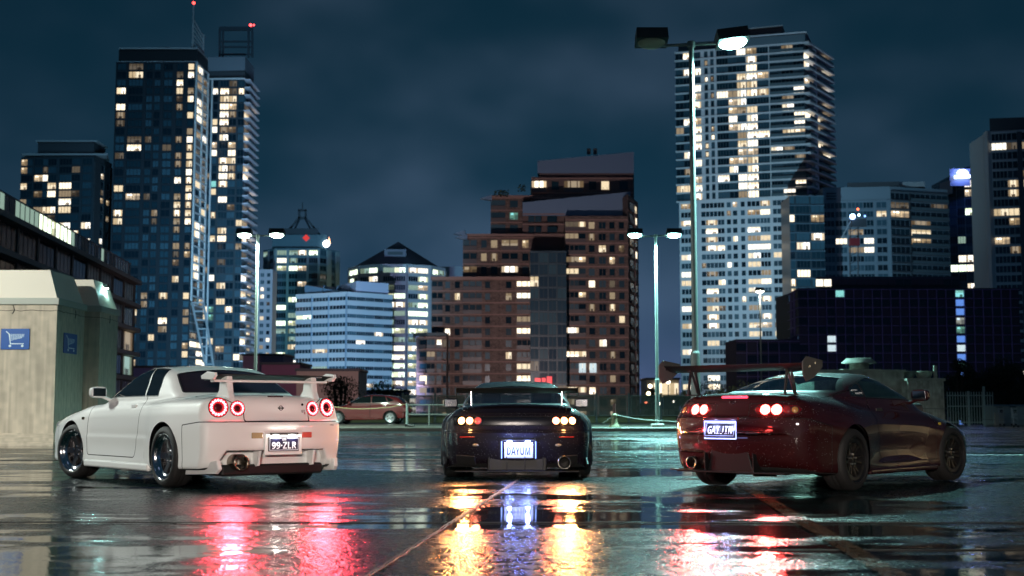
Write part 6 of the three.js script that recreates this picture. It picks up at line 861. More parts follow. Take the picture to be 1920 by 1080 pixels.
// ================================================================== low dark coupe in the middle
{
  const car = thing('parked_car', 'low dark purple sports coupe seen from behind with glowing orange triple round tail lights', 'car', -0.0, 0, -18.0);
  const paint = mat([0.007, 0.0042, 0.009], 0.6, 0, { clearcoat: 1, clearcoatRoughness: 0.015, specularIntensity: 0.3 });
  const zr = 1.2125, zf = -1.2125, wr = 0.318;
  const S = {
    top: [[-2.17, 0.42], [-2.0, 0.58], [-1.6, 0.72], [-1.2, 0.775], [-0.7, 0.84], [0, 0.865], [0.8, 0.885], [1.3, 0.915], [1.75, 0.92], [2.02, 0.885], [2.16, 0.80]],
    bottom: [[-2.17, 0.13], [-1.5, 0.13], [1.2, 0.13], [1.8, 0.14], [2.2, 0.16]],
    width: [[-2.17, 0.60], [-1.9, 0.79], [-1.5, 0.87], [-1.2, 0.885], [-0.5, 0.83], [0.2, 0.83], [0.7, 0.86], [1.21, 0.895], [1.7, 0.885], [2.0, 0.85], [2.2, 0.80]],
    section: [[-0.3, 0.92], [0, 0.97], [0.2, 0.985], [0.5, 1.0], [0.7, 0.985], [0.85, 0.94], [1.0, 0.88], [1.3, 0.8]],
    rear: [[0.1, 2.06], [0.25, 2.13], [0.45, 2.17], [0.56, 2.17], [0.6, 2.145], [0.78, 2.12], [0.86, 2.07], [0.95, 1.95], [1.1, 1.7]],
    front: [[0.1, -2.1], [0.3, -2.17], [0.5, -2.12], [0.7, -1.9]],
    roof: [[-1.3, 0.66], [-1.0, 0.83], [-0.75, 0.965], [-0.35, 1.13], [-0.05, 1.205], [0.25, 1.232], [0.5, 1.215], [0.85, 1.13], [1.2, 1.02], [1.55, 0.93], [1.75, 0.88], [2.0, 0.7]],
    cabin: [[0.6, 0.77], [0.88, 0.72], [1.05, 0.635], [1.2, 0.54], [1.3, 0.47]],
    rearPlan: 0.10, rearPlan4: 0.16, frontPlan: 0.45, glassPlan: 0.28, screenPlan: 0.3, taper: 0.045, crown: 0.09, round: 0.12, shoulder: 0.15, roofRound: 0.11,
    flares: [{ z: zr, y: 0.42, l: 0.46, h: 0.36, b: 0.062 }, { z: zf, y: 0.42, l: 0.42, h: 0.33, b: 0.055 }],
  };
  const f = bodyField(S);
  const glass = mat([0.55, 0.56, 0.58], 0.02, 0, { transmission: 1, ior: 1.5 }), black = mat([0.006, 0.006, 0.007], 0.2, 0, { clearcoat: 1, clearcoatRoughness: 0.03 });
  const rw = mirrorPoly([[0.66, 0.925, 0.05], [0.47, 1.155, 0.08]]), ws = mirrorPoly([[0.66, 0.90, 0.04], [0.47, 1.15, 0.06]]);
  const side = poly([[-0.7, 0.90, 0.03], [-0.2, 1.13, 0.09], [0.35, 1.16, 0.08], [0.78, 1.02, 0.1], [0.80, 0.91, 0.03]]);
  const bar_ = mirrorPoly([[0.765, 0.655, 0.05], [0.775, 0.765, 0.06]]), hatch = mirrorPoly([[0.60, 0.80, 0.03], [0.64, 1.3]]);
  buildShell(car, f, {
    lo: [-1.08, 0.04, -2.32], hi: [1.08, 1.32, 2.32], h: 0.021, paint, sill: 0.14,
    arches: [{ z: zr, y: 0.33, r: 0.35 }, { z: zf, y: 0.33, r: 0.35 }],
    glass: [
      { name: 'side_window', mat: glass, f: (x, y, z, nx) => Math.min(side(z, y), Math.abs(nx) * 2 - 0.7) },
      { name: 'rear_window', mat: glass, f: (x, y, z) => Math.min(rw(x, y), z - 0.76), trim: 0.02 },
      { name: 'windscreen', mat: glass, f: (x, y, z) => Math.min(ws(x, y), -z - 0.1) },
    ],
    panels: [
      { name: 'tail_panel', f: (x, y, z) => Math.min(bar_(x, y), z - 1.7), mat: black, in: 0.006, label: 'gloss black band between the tail lights' },
      ...[-1, 1].map((s) => ({ name: 'door', f: ((q) => (x, y, z) => Math.min(q(z, y), s * x - 0.4))(poly([[-0.75, 0.26, 0.05], [0.50, 0.26, 0.05], [0.62, 0.55], [0.60, 0.9], [-0.75, 0.88]], 0.01)) })),
      { name: 'hatch', f: (x, y, z) => Math.min(hatch(x, y), z - 0.4) },
      { name: 'rear_bumper', f: (x, y, z) => Math.min(0.585 - y, z - 1.6) },
      { name: 'bonnet', f: ((q) => (x, y, z) => Math.min(q(x, z), y - 0.5))(mirrorPoly([[0.55, -2.0, 0.05], [0.66, -0.85, 0.05]])) },
    ],
  });
  const W = wheelParts({ r: wr, rim: 0.232, w: 0.29, lip: 0.04, spokes: 6, sw0: 0.03, sw1: 0.022, dish: 0.04 });
  const wm = { tyre: carMats.tyre, rim: carMats.alu, spoke: carMats.trim, disc: carMats.disc, caliper: mat([0.3, 0.02, 0.02], 0.4) };
  for (const s of [-1, 1]) { addWheel(car, W, wm, s * 0.785, wr, zr); addWheel(car, W, wm, s * 0.77, wr, zf); }
  // bolted-on wide arches
  for (const s of [-1, 1]) for (const [z, wd] of [[zr, 0.945], [zf, 0.93]]) {
    const p = [], idx = [], K = 36, Q = [[0.36, wd - 0.10], [0.357, wd - 0.005], [0.367, wd + 0.004], [0.40, wd - 0.012], [0.45, wd - 0.05], [0.49, wd - 0.11]];
    for (let k = 0; k <= K; k++) { const a = -0.45 + (Math.PI + 0.9) * k / K; for (const [r, x] of Q) p.push(s * x, 0.33 + r * Math.sin(a) * (a < 0 || a > Math.PI ? 1 : 0.98), z + r * Math.cos(a)); }
    for (let k = 0; k < K; k++) for (let q = 0; q < Q.length - 1; q++) { const a = k * Q.length + q, b = a + 1, c = a + Q.length, d = c + 1; idx.push(a, b, c, b, d, c); }
    const g = new THREE.BufferGeometry(); g.setAttribute('position', new THREE.Float32BufferAttribute(p, 3)); g.setIndex(idx); g.computeVertexNormals(); mesh('wheel_arch', g, paint, car);
  }
  seats(car, 0.2, 0.24, [-0.34, 0.34]);
  { const d = rbox(1.3, 0.16, 0.3, 0.06, 3); d.translate(0, 0.78, -0.72); mesh('dashboard', d, carMats.seat, car); const rm = rbox(0.22, 0.05, 0.02, 0.01); rm.translate(0, 1.10, -0.25); mesh('interior_mirror', rm, carMats.trim, car); }
  // round tail lights
  const cols = [[[1, 0.42, 0.12], 22], [[1, 0.3, 0.1], 18], [[1, 0.08, 0.07], 1.1]], colsR = [[[1, 0.42, 0.12], 22], [[1, 0.34, 0.1], 18], [[1, 0.2, 0.09], 16]];
  for (const s of [-1, 1]) [0.675, 0.575, 0.475].forEach((x, i) => {
    const g = new THREE.Group(); g.name = 'tail_light'; car.add(g); mount(g, surfPoint(f, s * x, 0.712, 2.5), -0.004); const [c, k] = (s < 0 ? cols : colsR)[i];
    mesh('bezel', ringZ(0.043, 0.05, 0.009), carMats.trim, g); mesh('lens', domeZ(0.044, 0.014), glowMat(c, k), g);
  });
  for (const s of [-1, 1]) { tailLamp(car, s * 0.64, 0.712, 2.17, [1, 0.40, 0.13], 13, 0.06); car.add(lamp(s * 0.63, 0.715, 2.19, [1, 0.42, 0.13], 0.3, 0.03)); tailLamp(car, s * 0.5, 0.712, 2.19, [1, 0.2, 0.12], 2.2, 0.05); }
  for (const s of [-1, 1]) { const p = surfPoint(f, s * 0.6, 0.515, 2.5); mount(mesh('rear_reflector', rbox(0.19, 0.012, 0.012, 0.004), mat([0.5, 0.03, 0.02], 0.15, 0, { clearcoat: 1 }), car), p, 0.002); const q = surfPoint(f, s * 0.5, 0.42, 2.5); mount(mesh('fog_light', new THREE.SphereGeometry(0.04, 16, 10).scale(1, 0.42, 0.35), mat([0.45, 0.36, 0.25], 0.12, 0, { clearcoat: 1 }), car), q, 0); }
  // plate with its own blue-white lamps
  plate(car, 'licence_plate', plateMat('DAYUM', '#e8ecf4', '#15161c', null, '#c8d0e0'), 0.02, 0.36, f, 2.6, 0.345, 0.185, 0.02);
  const pz = surfPoint(f, 0, 0.48, 2.6).p.z; { const h = rbox(0.42, 0.018, 0.05, 0.006); h.translate(0.02, 0.478, pz + 0.02); mesh('plate_lamp', h, carMats.trim, car); }
  for (const s of [-0.11, 0.11]) { const b = rbox(0.06, 0.006, 0.02, 0.002); b.translate(0.02 + s, 0.467, pz + 0.03); mesh('plate_bulb', b, glowMat([0.5, 0.6, 1], 30), car); car.add(lamp(0.02 + s, 0.455, pz + 0.085, [0.22, 0.33, 1], 0.6, 0.02)); }
  { const fr = []; for (const [a, b] of [[[-0.205, -0.105], [-0.205, 0.1]], [[0.205, -0.105], [0.205, 0.1]]]) fr.push(bar([a[0] + 0.02, a[1] + 0.365, pz + 0.02], [b[0] + 0.02, b[1] + 0.365, pz + 0.02], 0.006)); for (const g of fr) mesh('plate_light_strip', g, glowMat([0.25, 0.4, 1], 3), car); }
  // diffuser and exhausts
  { const d = rbox(0.72, 0.18, 0.06, 0.015); d.translate(0, 0.20, 2.09); mesh('rear_diffuser', d, carMats.carbon, car); for (const x of [-0.33, -0.12, 0.1, 0.32]) { const g = extr([[1.7, 0.10], [2.18, 0.115], [2.19, 0.28], [1.75, 0.20]], 0.012, 0.002); g.rotateY(-Math.PI / 2); g.translate(x, 0, 0); mesh('diffuser_fin', g, carMats.carbon, car); } const t = rbox(1.5, 0.016, 0.5, 0.006); t.translate(0, 0.105, 1.96); mesh('undertray', t, carMats.carbon, car); }
  { const ex = new THREE.LatheGeometry([[0.06, -0.3], [0.064, 0], [0.082, 0.0], [0.085, -0.02], [0.08, -0.4], [0.03, -0.5]].map((p) => new THREE.Vector2(...p)), 36); ex.rotateX(Math.PI / 2); ex.rotateY(0.12); ex.translate(0.57, 0.215, 2.26); mesh('exhaust_tip', ex, mat([0.5, 0.46, 0.4], 0.2, 1), car); const bf = discZ(0.06, 0.01); bf.translate(0.57, 0.215, 2.06); mesh('exhaust_inside', bf, carMats.lining, car); }
  for (const s of [-1, 1]) { const p = surfPoint(f, s * 0.62, 0.235, 2.6); const o = mesh('bumper_vent', rbox(0.24, 0.13, 0.02, 0.04, 3), carMats.dark, car); mount(o, p, -0.003); const cn = extr([[1.72, 0.14], [2.12, 0.14], [2.16, 0.19], [1.72, 0.30]], 0.02, 0.004); cn.rotateY(-Math.PI / 2); cn.translate(s * 0.86, 0, 0); mesh('bumper_canard', cn, carMats.carbon, car); }
  // wing
  const wing = new THREE.Group(); wing.name = 'rear_wing'; car.add(wing);
  mesh('blade', wingGeo(1.5, wingProfile(0.24, 0.03, -0.02).map((p) => [p[0] - 0.12, p[1]]), 24).rotateX(-0.22).translate(0, 1.085, 1.78), carMats.carbon, wing);
  for (const s of [-1, 1]) { const e = extr([[-0.14, -0.06], [0.13, -0.07], [0.14, 0.04], [-0.13, 0.03]], 0.01, 0.002); e.rotateY(-Math.PI / 2); e.translate(s * 0.752 + 0.005, 1.08, 1.78); mesh('end_plate', e, carMats.carbon, wing); const st = extr([[1.66, 0.90], [1.86, 0.90], [1.85, 1.07], [1.72, 1.07]], 0.012, 0.002); st.rotateY(-Math.PI / 2); st.translate(s * 0.56, 0, 0); mesh('wing_stand', st, carMats.alu, wing); }
  for (const s of [-1, 1]) { mirrorPart(car, s, 0.925, 0.94, -0.55, paint); const h = sidePoint(f, s, 0.8, 0.35), m = mesh('door_handle', rbox(0.016, 0.03, 0.12, 0.006), carMats.trim, car); m.position.copy(h.p); }
  for (const s of [-1, 1]) { const g = rbox(0.08, 0.06, 1.6, 0.02); g.translate(s * 0.85, 0.14, 0); mesh('side_skirt', g, carMats.carbon, car); }
  const body = car.children.find((o) => o.name === 'body'), bump = car.children.find((o) => o.name === 'rear_bumper');
  drops(car, body, 31, 1400, (p, n) => n.z > -0.2); drops(car, bump, 32, 500, (p, n) => n.z > 0.2);
  car.position.set(0.06, 0, -18.05); car.rotation.y = 0;
}

// ================================================================== dark red coupe
{
  const car = thing('parked_car', 'dark red coupe with tall rear wing and glowing twin tail lights on the tan line', 'car');
  const paint = mat([0.024, 0.0012, 0.0018], 0.6, 0, { clearcoat: 1, clearcoatRoughness: 0.015, specularIntensity: 0.3 });
  const zr = 1.275, zf = -1.275, wr = 0.325;
  const S = {
    top: [[-2.3, 0.46], [-2.15, 0.60], [-1.7, 0.745], [-1.275, 0.815], [-0.8, 0.90], [0, 0.93], [0.8, 0.96], [1.3, 1.0], [1.8, 1.025], [2.05, 1.02], [2.2, 0.97], [2.3, 0.9]],
    bottom: [[-2.3, 0.15], [-1.5, 0.165], [1.2, 0.165], [1.8, 0.19], [2.3, 0.235]],
    width: [[-2.3, 0.56], [-2.05, 0.75], [-1.65, 0.855], [-1.275, 0.885], [-0.6, 0.85], [0, 0.85], [0.5, 0.865], [0.9, 0.89], [1.275, 0.905], [1.7, 0.875], [2.0, 0.83], [2.3, 0.76]],
    section: [[-0.3, 0.9], [0, 0.955], [0.15, 0.985], [0.35, 0.985], [0.55, 1.0], [0.72, 0.985], [0.86, 0.935], [1.0, 0.87], [1.3, 0.78]],
    rear: [[0.1, 2.08], [0.25, 2.17], [0.4, 2.23], [0.55, 2.255], [0.7, 2.25], [0.76, 2.245], [0.79, 2.215], [0.9, 2.19], [0.98, 2.19], [1.03, 2.15], [1.15, 2.0]],
    front: [[0.1, -2.2], [0.3, -2.3], [0.5, -2.25], [0.7, -1.95]],
    roof: [[-1.35, 0.66], [-1.05, 0.83], [-0.8, 0.955], [-0.37, 1.14], [-0.1, 1.225], [0.15, 1.266], [0.42, 1.268], [0.8, 1.215], [1.2, 1.125], [1.6, 1.03], [1.85, 0.96], [2.1, 0.8]],
    cabin: [[0.6, 0.80], [0.95, 0.755], [1.1, 0.665], [1.2, 0.59], [1.3, 0.51]],
    rearPlan: 0.16, rearPlan4: 0.14, frontPlan: 0.5, glassPlan: 0.26, screenPlan: 0.28, taper: 0.055, crown: 0.09, round: 0.12, shoulder: 0.16, roofRound: 0.12,
    flares: [{ z: zr, y: 0.46, l: 0.5, h: 0.36, b: 0.045 }, { z: zf, y: 0.44, l: 0.44, h: 0.32, b: 0.04 }],
    extra: (y, z) => -0.03 * Math.exp(-(((y - 0.40) / 0.13) ** 2)) * Math.exp(-(((z - 0.15) / 0.62) ** 4)) + 0.018 * Math.exp(-(((y - 0.2) / 0.07) ** 2)),
    cut: (r, x, y, z, X) => X > 0 ? r : smax(r, -Math.max(x - 0.8, 0.36 - x, y - 0.40, 2.06 - z), 0.03),
  };
  const f = bodyField(S);
  const glass = mat([0.42, 0.5, 0.5], 0.02, 0, { transmission: 1, ior: 1.6 }), lens = mat([0.12, 0.006, 0.008], 0.06, 0, { clearcoat: 1, clearcoatRoughness: 0.02 });
  const rw = mirrorPoly([[0.63, 1.05, 0.07], [0.44, 1.225, 0.09]]), ws = mirrorPoly([[0.68, 0.96, 0.04], [0.50, 1.20, 0.06]]);
  const dw = poly([[-0.64, 0.968, 0.02], [-0.14, 1.165, 0.09], [0.30, 1.205, 0.06], [0.58, 1.15, 0.03], [0.66, 0.985, 0.02]]), qw = poly([[0.69, 0.99, 0.02], [0.62, 1.14, 0.03], [0.86, 1.08, 0.09], [0.95, 1.0, 0.06]]);
  const tl = mirrorPoly([[0, 0]]), tlr = poly([[0.235, 0.845, 0.04], [0.30, 0.795, 0.03], [0.70, 0.80, 0.04], [0.735, 0.85, 0.04], [0.68, 0.895, 0.05], [0.30, 0.905, 0.05]]);
  const hatch = mirrorPoly([[0.20, 0.77, 0.03], [0.20, 0.905, 0.03], [0.66, 0.935, 0.03], [0.70, 1.4]]);
  buildShell(car, f, {
    lo: [-1.06, 0.06, -2.44], hi: [1.06, 1.36, 2.4], h: 0.021, paint, sill: 0.18,
    arches: [{ z: zr, y: 0.335, r: 0.362 }, { z: zf, y: 0.335, r: 0.358 }],
    glass: [
      { name: 'door_window', mat: glass, f: (x, y, z, nx) => Math.min(dw(z, y), Math.abs(nx) * 2 - 0.6) },
      { name: 'quarter_window', mat: mat([0.01, 0.012, 0.012], 0.05, 0, { clearcoat: 1 }), f: (x, y, z, nx) => Math.min(qw(z, y), Math.abs(nx) * 2 - 0.6) },
      { name: 'rear_window', mat: glass, f: (x, y, z) => Math.min(rw(x, y), z - 0.74), trim: 0.022 },
      { name: 'windscreen', mat: glass, f: (x, y, z) => Math.min(ws(x, y), -z - 0.1) },
    ],
    panels: [
      ...[-1, 1].map((s) => ({ name: 'tail_light_lens', f: (x, y, z) => Math.min(tlr(s * x, y), z - 1.6), mat: lens, in: 0.004, gap: 0.004 })),
      ...[-1, 1].map((s) => ({ name: 'door', f: ((q) => (x, y, z) => Math.min(q(z, y), s * x - 0.4))(poly([[-0.86, 0.27, 0.05], [0.50, 0.27, 0.06], [0.66, 0.62], [0.66, 0.975], [-0.86, 0.95]], 0.012)) })),
      { name: 'fuel_flap', f: ((q) => (x, y, z) => Math.min(q(z, y), x - 0.4))(poly([[1.50, 0.72], [1.68, 0.72], [1.68, 0.86], [1.50, 0.86]], 0.03)), gap: 0.005 },
      { name: 'hatch', f: (x, y, z) => Math.min(hatch(x, y), z - 0.4) },
      { name: 'rear_bumper', f: (x, y, z) => Math.min(0.76 - y - Math.max(0, 2.1 - z) * 0.22, z - 1.72) },
      { name: 'front_bumper', f: (x, y, z) => Math.min(0.6 - y, -z - 1.78) },
      { name: 'bonnet', f: ((q) => (x, y, z) => Math.min(q(x, z), y - 0.5))(mirrorPoly([[0.6, -2.15, 0.05], [0.70, -0.95, 0.05]])) },
    ],
  });
  const W = wheelParts({ r: wr, rim: 0.236, w: 0.265, lip: 0.02, spokes: 12, pair: true, sw0: 0.011, sw1: 0.009, dish: 0.03 });
  const bk = mat([0.02, 0.02, 0.021], 0.3, 0.6), wm = { tyre: carMats.tyre, rim: bk, spoke: mat([0.05, 0.045, 0.04], 0.25, 0.8), disc: carMats.disc, caliper: mat([0.04, 0.04, 0.04], 0.4), nut: carMats.alu };
  for (const s of [-1, 1]) { addWheel(car, W, wm, s * 0.79, wr, zr); addWheel(car, W, wm, s * 0.775, wr, zf, -0.1); }
  // lamps in the lenses
  const hot = glowMat([1, 0.062, 0.052], 26), amber = mat([0.4, 0.2, 0.06], 0.1, 0, { clearcoat: 1 }), dim = mat([0.25, 0.02, 0.02], 0.1, 0, { clearcoat: 1 });
  for (const s of [-1, 1]) {
    for (const [x, r, m] of [[0.372, 0.057, hot], [0.492, 0.057, hot], [0.595, 0.04, dim], [0.67, 0.034, amber], [0.29, 0.03, dim]]) { const g = new THREE.Group(); g.name = 'tail_light'; car.add(g); mount(g, surfPoint(f, s * x, 0.846, 2.5), -0.006); mesh('bulb_bezel', ringZ(r, r + 0.006, 0.006), carMats.dark, g); mesh('bulb_lens', domeZ(r, 0.014), m, g); }
    tailLamp(car, s * 0.43, 0.85, 2.26, [1, 0.07, 0.06], 13, 0.07); car.add(lamp(s * 0.43, 0.85, 2.30, [1, 0.06, 0.05], 0.08, 0.03));
  }
  { const s = surfPoint(f, 0, 0.975, 2.6); mount(mesh('high_brake_light', rbox(0.31, 0.024, 0.024, 0.008), glowMat([1, 0.04, 0.08], 4), car), { p: s.p, n: new THREE.Vector3(0, 0, 1) }, 0.006); }
  plate(car, 'licence_plate', plateMat('GAIJIN', '#0a0b12', '#eef2f8', null, '#b9c8ff', 'monospace'), -0.04, 0.635, f, 2.6, 0.35, 0.15, 0.022);
  const pz = surfPoint(f, 0, 0.635, 2.6).p.z + 0.02;
  for (const [x, y, w, h] of [[-0.04, 0.722, 0.38, 0.012], [-0.04, 0.548, 0.38, 0.010], [-0.228, 0.635, 0.010, 0.18], [0.148, 0.635, 0.010, 0.18]]) { const b = rbox(w, h, 0.012, 0.003); b.translate(x, y, pz); mesh('plate_light_strip', b, glowMat([0.35, 0.42, 1], w > h ? 5 : 2.5), car); }
  for (const x of [-0.14, 0.06]) car.add(lamp(x, 0.71, pz + 0.07, [0.45, 0.5, 1], 0.17, 0.02));
  { const b = rbox(0.42, 0.03, 0.03, 0.008); b.translate(-0.04, 0.75, pz - 0.02); mesh('plate_trim', b, paint, car); for (const s of [-1, 1]) { const p = surfPoint(f, s * 0.36 - 0.03, 0.60, 2.5); mount(mesh('bumper_slot', rbox(0.15, 0.085, 0.02, 0.012), carMats.dark, car), p, -0.006); } }
  { const s = surfPoint(f, -0.01, 0.925, 2.6), g = merge([new THREE.TorusGeometry(0.038, 0.0035, 8, 40).scale(1, 0.62, 1), new THREE.TorusGeometry(0.02, 0.003, 8, 30).scale(0.6, 1.15, 1), new THREE.TorusGeometry(0.022, 0.003, 8, 30).scale(1.1, 0.5, 1).translate(0, 0.010, 0)]); mount(mesh('badge', g, mat([0.12, 0.1, 0.1], 0.2, 1), car), s, 0.003); }
  // diffuser
  { const d = extr([[-0.22, 0.43], [0.20, 0.43], [0.27, 0.19], [-0.27, 0.19]], 0.05, 0.008); d.translate(-0.02, 0, 2.185); mesh('rear_diffuser', d, carMats.carbon, car); const t = rbox(1.3, 0.018, 0.7, 0.006); t.translate(0, 0.2, 1.93); mesh('undertray', t, carMats.carbon, car); for (const x of [-0.3, 0.28]) { const g = extr([[1.8, 0.15], [2.26, 0.17], [2.27, 0.40], [1.9, 0.3]], 0.014, 0.003); g.rotateY(-Math.PI / 2); g.translate(x, 0, 0); mesh('diffuser_fin', g, carMats.carbon, car); } }
  for (const s of [-1, 1]) { const l = rbox(0.40, 0.016, 0.16, 0.006); l.rotateY(s * 0.3); l.translate(s * 0.62, 0.205, 2.11); mesh('bumper_splitter', l, carMats.carbon, car); }
  { const ex = new THREE.LatheGeometry([[0.05, -0.3], [0.054, 0], [0.066, 0.0], [0.068, -0.02], [0.064, -0.4], [0.03, -0.5]].map((p) => new THREE.Vector2(...p)), 36); ex.rotateX(Math.PI / 2); ex.translate(-0.52, 0.285, 2.2); mesh('exhaust_tip', ex, mat([0.45, 0.42, 0.38], 0.25, 1), car); const bf = discZ(0.05, 0.01); bf.translate(-0.52, 0.285, 2.03); mesh('exhaust_inside', bf, carMats.lining, car); }
  // wing
  const wing = new THREE.Group(); wing.name = 'rear_wing'; car.add(wing);
  mesh('blade', wingGeo(1.72, wingProfile(0.27, 0.032, -0.025).map((p) => [p[0] - 0.13, p[1]]), 30, (t) => { return [0, 0, 1]; }).rotateX(-0.2).translate(0, 1.285, 2.06), carMats.carbon, wing);
  for (const s of [-1, 1]) {
    const e = extr([[-0.20, 0.045], [0.12, 0.075], [0.20, 0.02], [0.20, -0.10], [0.13, -0.17], [-0.02, -0.13], [-0.20, -0.02]], 0.014, 0.003); e.rotateY(-Math.PI / 2); e.translate(s * 0.868 + 0.007, 1.30, 2.08); mesh('end_plate', e, mat([0.06, 0.057, 0.052], 0.6, 0), wing);
    for (const q of [-0.06, 0.06]) { const b = new THREE.CylinderGeometry(0.012, 0.012, 0.03, 12); b.rotateZ(Math.PI / 2); b.translate(s * 0.868, 1.295 - q * 0.3, 2.1 + q); mesh('bolt', b, carMats.chrome, wing); }
    const x = s * 0.585, bars = [sqbar([x, 1.0, 1.92], [x, 1.265, 2.0], 0.016, 0.03), sqbar([x, 1.0, 2.14], [x, 1.265, 2.08], 0.016, 0.03), sqbar([x, 1.02, 1.95], [x, 1.27, 2.08], 0.014, 0.022), sqbar([x, 1.0, 1.9], [x, 1.0, 2.17], 0.05, 0.012), sqbar([x, 1.265, 1.97], [x, 1.265, 2.12], 0.03, 0.016)];
    mesh('wing_stand', merge(bars), carMats.trim, wing);
  }
  for (const s of [-1, 1]) {
    mirrorPart(car, s, 0.87, 1.01, -0.44, paint);
    const h = sidePoint(f, s, 0.845, 0.42), m = mesh('door_handle', rbox(0.02, 0.035, 0.15, 0.008), carMats.trim, car); m.position.copy(h.p);
    const l = sidePoint(f, s, 0.68, -0.98); mesh('side_marker', rbox(0.014, 0.035, 0.06, 0.006), mat([0.5, 0.36, 0.03], 0.2), car).position.copy(l.p);
    const g = rbox(0.07, 0.07, 1.76, 0.028, 3); g.translate(s * 0.85, 0.185, 0); mesh('side_skirt', g, paint, car);
    const hl = sidePoint(f, s, 0.58, -1.98); mesh('headlight', new THREE.SphereGeometry(0.12, 20, 12).scale(0.5, 0.55, 1.6), mat([0.2, 0.22, 0.24], 0.08, 0, { clearcoat: 1 }), car).position.copy(hl.p).add(new THREE.Vector3(-s * 0.05, 0, 0));
  }
  seats(car, 0.25, 0.26); { const d = rbox(1.35, 0.16, 0.3, 0.06, 3); d.translate(0, 0.84, -0.85); mesh('dashboard', d, carMats.seat, car); }
  { // white script sticker on the quarter window
    const t = canvasTex(256, 128, (g, w, h) => { g.clearRect(0, 0, w, h); g.strokeStyle = '#e6e8e8'; g.lineWidth = 7; const r = rng(8); for (const [y, x0, x1] of [[40, 20, 170], [88, 70, 236]]) { g.beginPath(); g.moveTo(x0, y); for (let x = x0; x < x1; x += 9) g.quadraticCurveTo(x + 4, y - 24 * r(), x + 9, y + (r() - 0.5) * 18); g.stroke(); } });
    const p = sidePoint(f, 1, 1.035, 0.80), m = mesh('window_sticker', new THREE.PlaneGeometry(0.24, 0.12), new THREE.MeshStandardMaterial({ map: t, alphaTest: 0.35, transparent: true }), car); m.position.copy(p.p).addScaledVector(p.n, 0.008); m.quaternion.setFromRotationMatrix(new THREE.Matrix4().makeBasis(new THREE.Vector3(0, 0.05, -1).normalize(), new THREE.Vector3(p.n.x, p.n.y, p.n.z).cross(new THREE.Vector3(0, 0.05, -1).normalize()), p.n));
  }
  const body = car.children.find((o) => o.name === 'body'), bump = car.children.find((o) => o.name === 'rear_bumper');
  drops(car, bump, 42, 700, (p, n) => n.z > 0.1); drops(car, body, 41, 900, (p, n) => n.y > -0.2 && (n.z > 0.2 || n.y > 0.4));
  car.rotation.y = -0.722;
  { const rw = new THREE.Vector3(0.79, 0, zr).applyAxisAngle(new THREE.Vector3(0, 1, 0), car.rotation.y); car.position.set(3.50 - rw.x, 0, -13.85 - rw.z); }
}

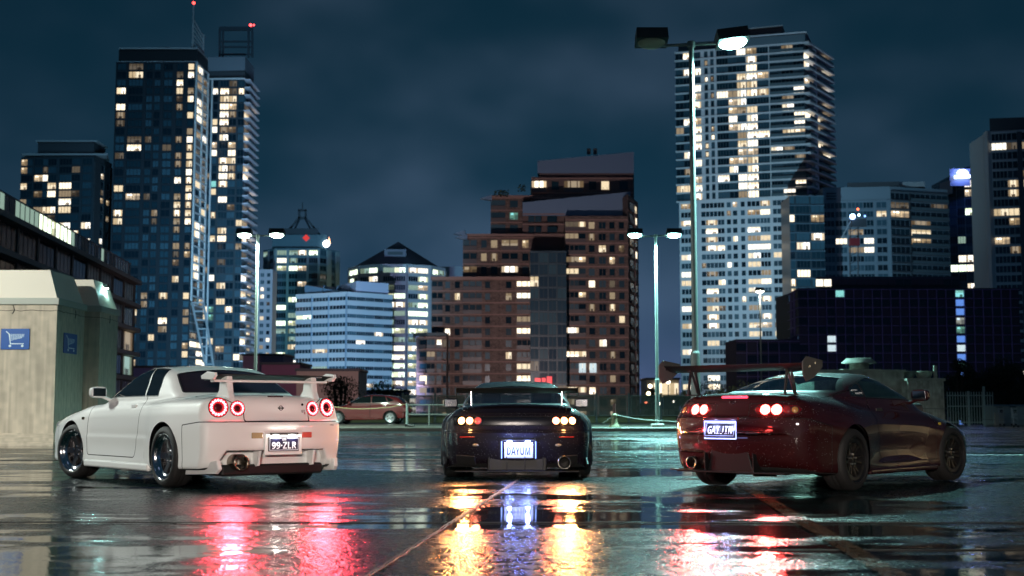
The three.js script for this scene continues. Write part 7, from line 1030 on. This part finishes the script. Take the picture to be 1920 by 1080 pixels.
// ================================================================== red hatchback far behind
{
  const car = thing('parked_car', 'dark red five-door hatchback parked sideways on the raised island behind a rope', 'car');
  const paint = mat([0.16, 0.007, 0.006], 0.5, 0, { clearcoat: 1, clearcoatRoughness: 0.05 }), zr = 1.32, zf = -1.32;
  const f = bodyField({
    top: [[-2.15, 0.6], [-1.9, 0.76], [-1.2, 0.92], [0, 0.97], [1.3, 1.02], [2.0, 1.02], [2.15, 0.9]], bottom: [[-2.15, 0.2], [0, 0.2], [2.15, 0.3]],
    width: [[-2.15, 0.65], [-1.8, 0.85], [-1.2, 0.9], [1.3, 0.9], [1.8, 0.86], [2.15, 0.76]], section: [[-0.3, 0.92], [0, 0.96], [0.4, 1], [0.7, 0.99], [1, 0.92], [1.3, 0.85]],
    rear: [[0.1, 2.0], [0.4, 2.15], [0.8, 2.1], [1.05, 2.0], [1.2, 1.9]], front: [[0.1, -2.1], [0.45, -2.15], [0.8, -1.9]],
    roof: [[-1.5, 0.8], [-1.0, 1.02], [-0.5, 1.28], [-0.1, 1.42], [0.4, 1.47], [1.0, 1.44], [1.6, 1.35], [1.85, 1.22], [2.1, 0.95], [2.2, 0.8]], cabin: [[0.6, 0.84], [1.0, 0.8], [1.3, 0.68], [1.5, 0.58]],
    rearPlan: 0.2, frontPlan: 0.3, glassPlan: 0.15, screenPlan: 0.2, crown: 0.06, flares: [{ z: zr, y: 0.45, l: 0.45, h: 0.3, b: 0.025 }, { z: zf, y: 0.45, l: 0.45, h: 0.3, b: 0.025 }],
  });
  const gl = mat([0.01, 0.014, 0.013], 0.05, 0, { clearcoat: 1 }), sg = (pts) => { const q = poly(pts, 0.04); return (x, y, z, nx) => Math.min(q(z, y), Math.abs(nx) * 2 - 0.6); }, rw = mirrorPoly([[0.6, 1.06, 0.05], [0.5, 1.3, 0.05]]), ws = mirrorPoly([[0.7, 1.04, 0.05], [0.55, 1.38, 0.05]]);
  buildShell(car, f, {
    lo: [-1.05, 0.08, -2.3], hi: [1.05, 1.56, 2.3], h: 0.035, paint, sill: 0.22, arches: [{ z: zr, y: 0.32, r: 0.36 }, { z: zf, y: 0.32, r: 0.36 }],
    glass: [{ name: 'front_window', mat: gl, f: sg([[-0.9, 1.04], [-0.25, 1.32], [0.28, 1.39], [0.32, 1.05]]) }, { name: 'rear_door_window', mat: gl, f: sg([[0.38, 1.05], [0.36, 1.39], [1.0, 1.37], [1.15, 1.08]]) }, { name: 'quarter_window', mat: gl, f: sg([[1.2, 1.09], [1.08, 1.35], [1.5, 1.18]]) }, { name: 'rear_window', mat: gl, f: (x, y, z) => Math.min(rw(x, y), z - 1.4) }, { name: 'windscreen', mat: gl, f: (x, y, z) => Math.min(ws(x, y), -z - 0.1) }],
    panels: [...[-1, 1].flatMap((s) => [[-0.95, 0.30], [0.32, 1.25]].map(([a, b]) => ({ name: 'door', gap: 0.012, f: ((q) => (x, y, z) => Math.min(q(z, y), s * x - 0.4))(poly([[a, 0.3], [b, 0.3], [b, 1.0], [a, 1.0]], 0.03)) }))), { name: 'rear_bumper', gap: 0.012, f: (x, y, z) => Math.min(0.62 - y, z - 1.7) }],
  });
  const W = wheelParts({ r: 0.315, rim: 0.225, w: 0.21, lip: 0.015, spokes: 5, sw0: 0.045, sw1: 0.03, dish: 0.01 }), wm = { tyre: carMats.tyre, rim: carMats.alu, spoke: carMats.alu, disc: carMats.disc, caliper: carMats.dark };
  for (const s of [-1, 1]) for (const z of [zr, zf]) addWheel(car, W, wm, s * 0.78, 0.315, z);
  for (const s of [-1, 1]) {
    mirrorPart(car, s, 0.95, 1.05, -0.7, paint); for (const z of [0.15, 1.1]) { const h = sidePoint(f, s, 0.9, z); mesh('door_handle', rbox(0.02, 0.03, 0.16, 0.008), carMats.chrome, car).position.copy(h.p); }
    const p = surfPoint(f, s * 0.7, 0.92, 2.5); mount(mesh('tail_light', rbox(0.16, 0.2, 0.03, 0.02), mat([0.2, 0.01, 0.01], 0.1, 0, { clearcoat: 1 }), car), p, 0);
    const h = sidePoint(f, s, 0.66, -1.85); mesh('headlight', new THREE.SphereGeometry(0.1, 12, 8).scale(0.6, 0.7, 1.5), mat([0.5, 0.5, 0.5], 0.1), car).position.copy(h.p);
  }
  const pm = mesh('licence_plate', rbox(0.36, 0.12, 0.01, 0.003), mat([0.5, 0.4, 0.1], 0.4), car); mount(pm, surfPoint(f, 0, 0.8, 2.5), 0.004);
  const q = at(690, 770, 66); car.position.set(q.x, 0.15, -66); car.rotation.y = 1.45;
}
scene.traverse((o) => { if (o.isMesh) { o.castShadow = o.receiveShadow = true; } });
renderer.render(scene, camera);
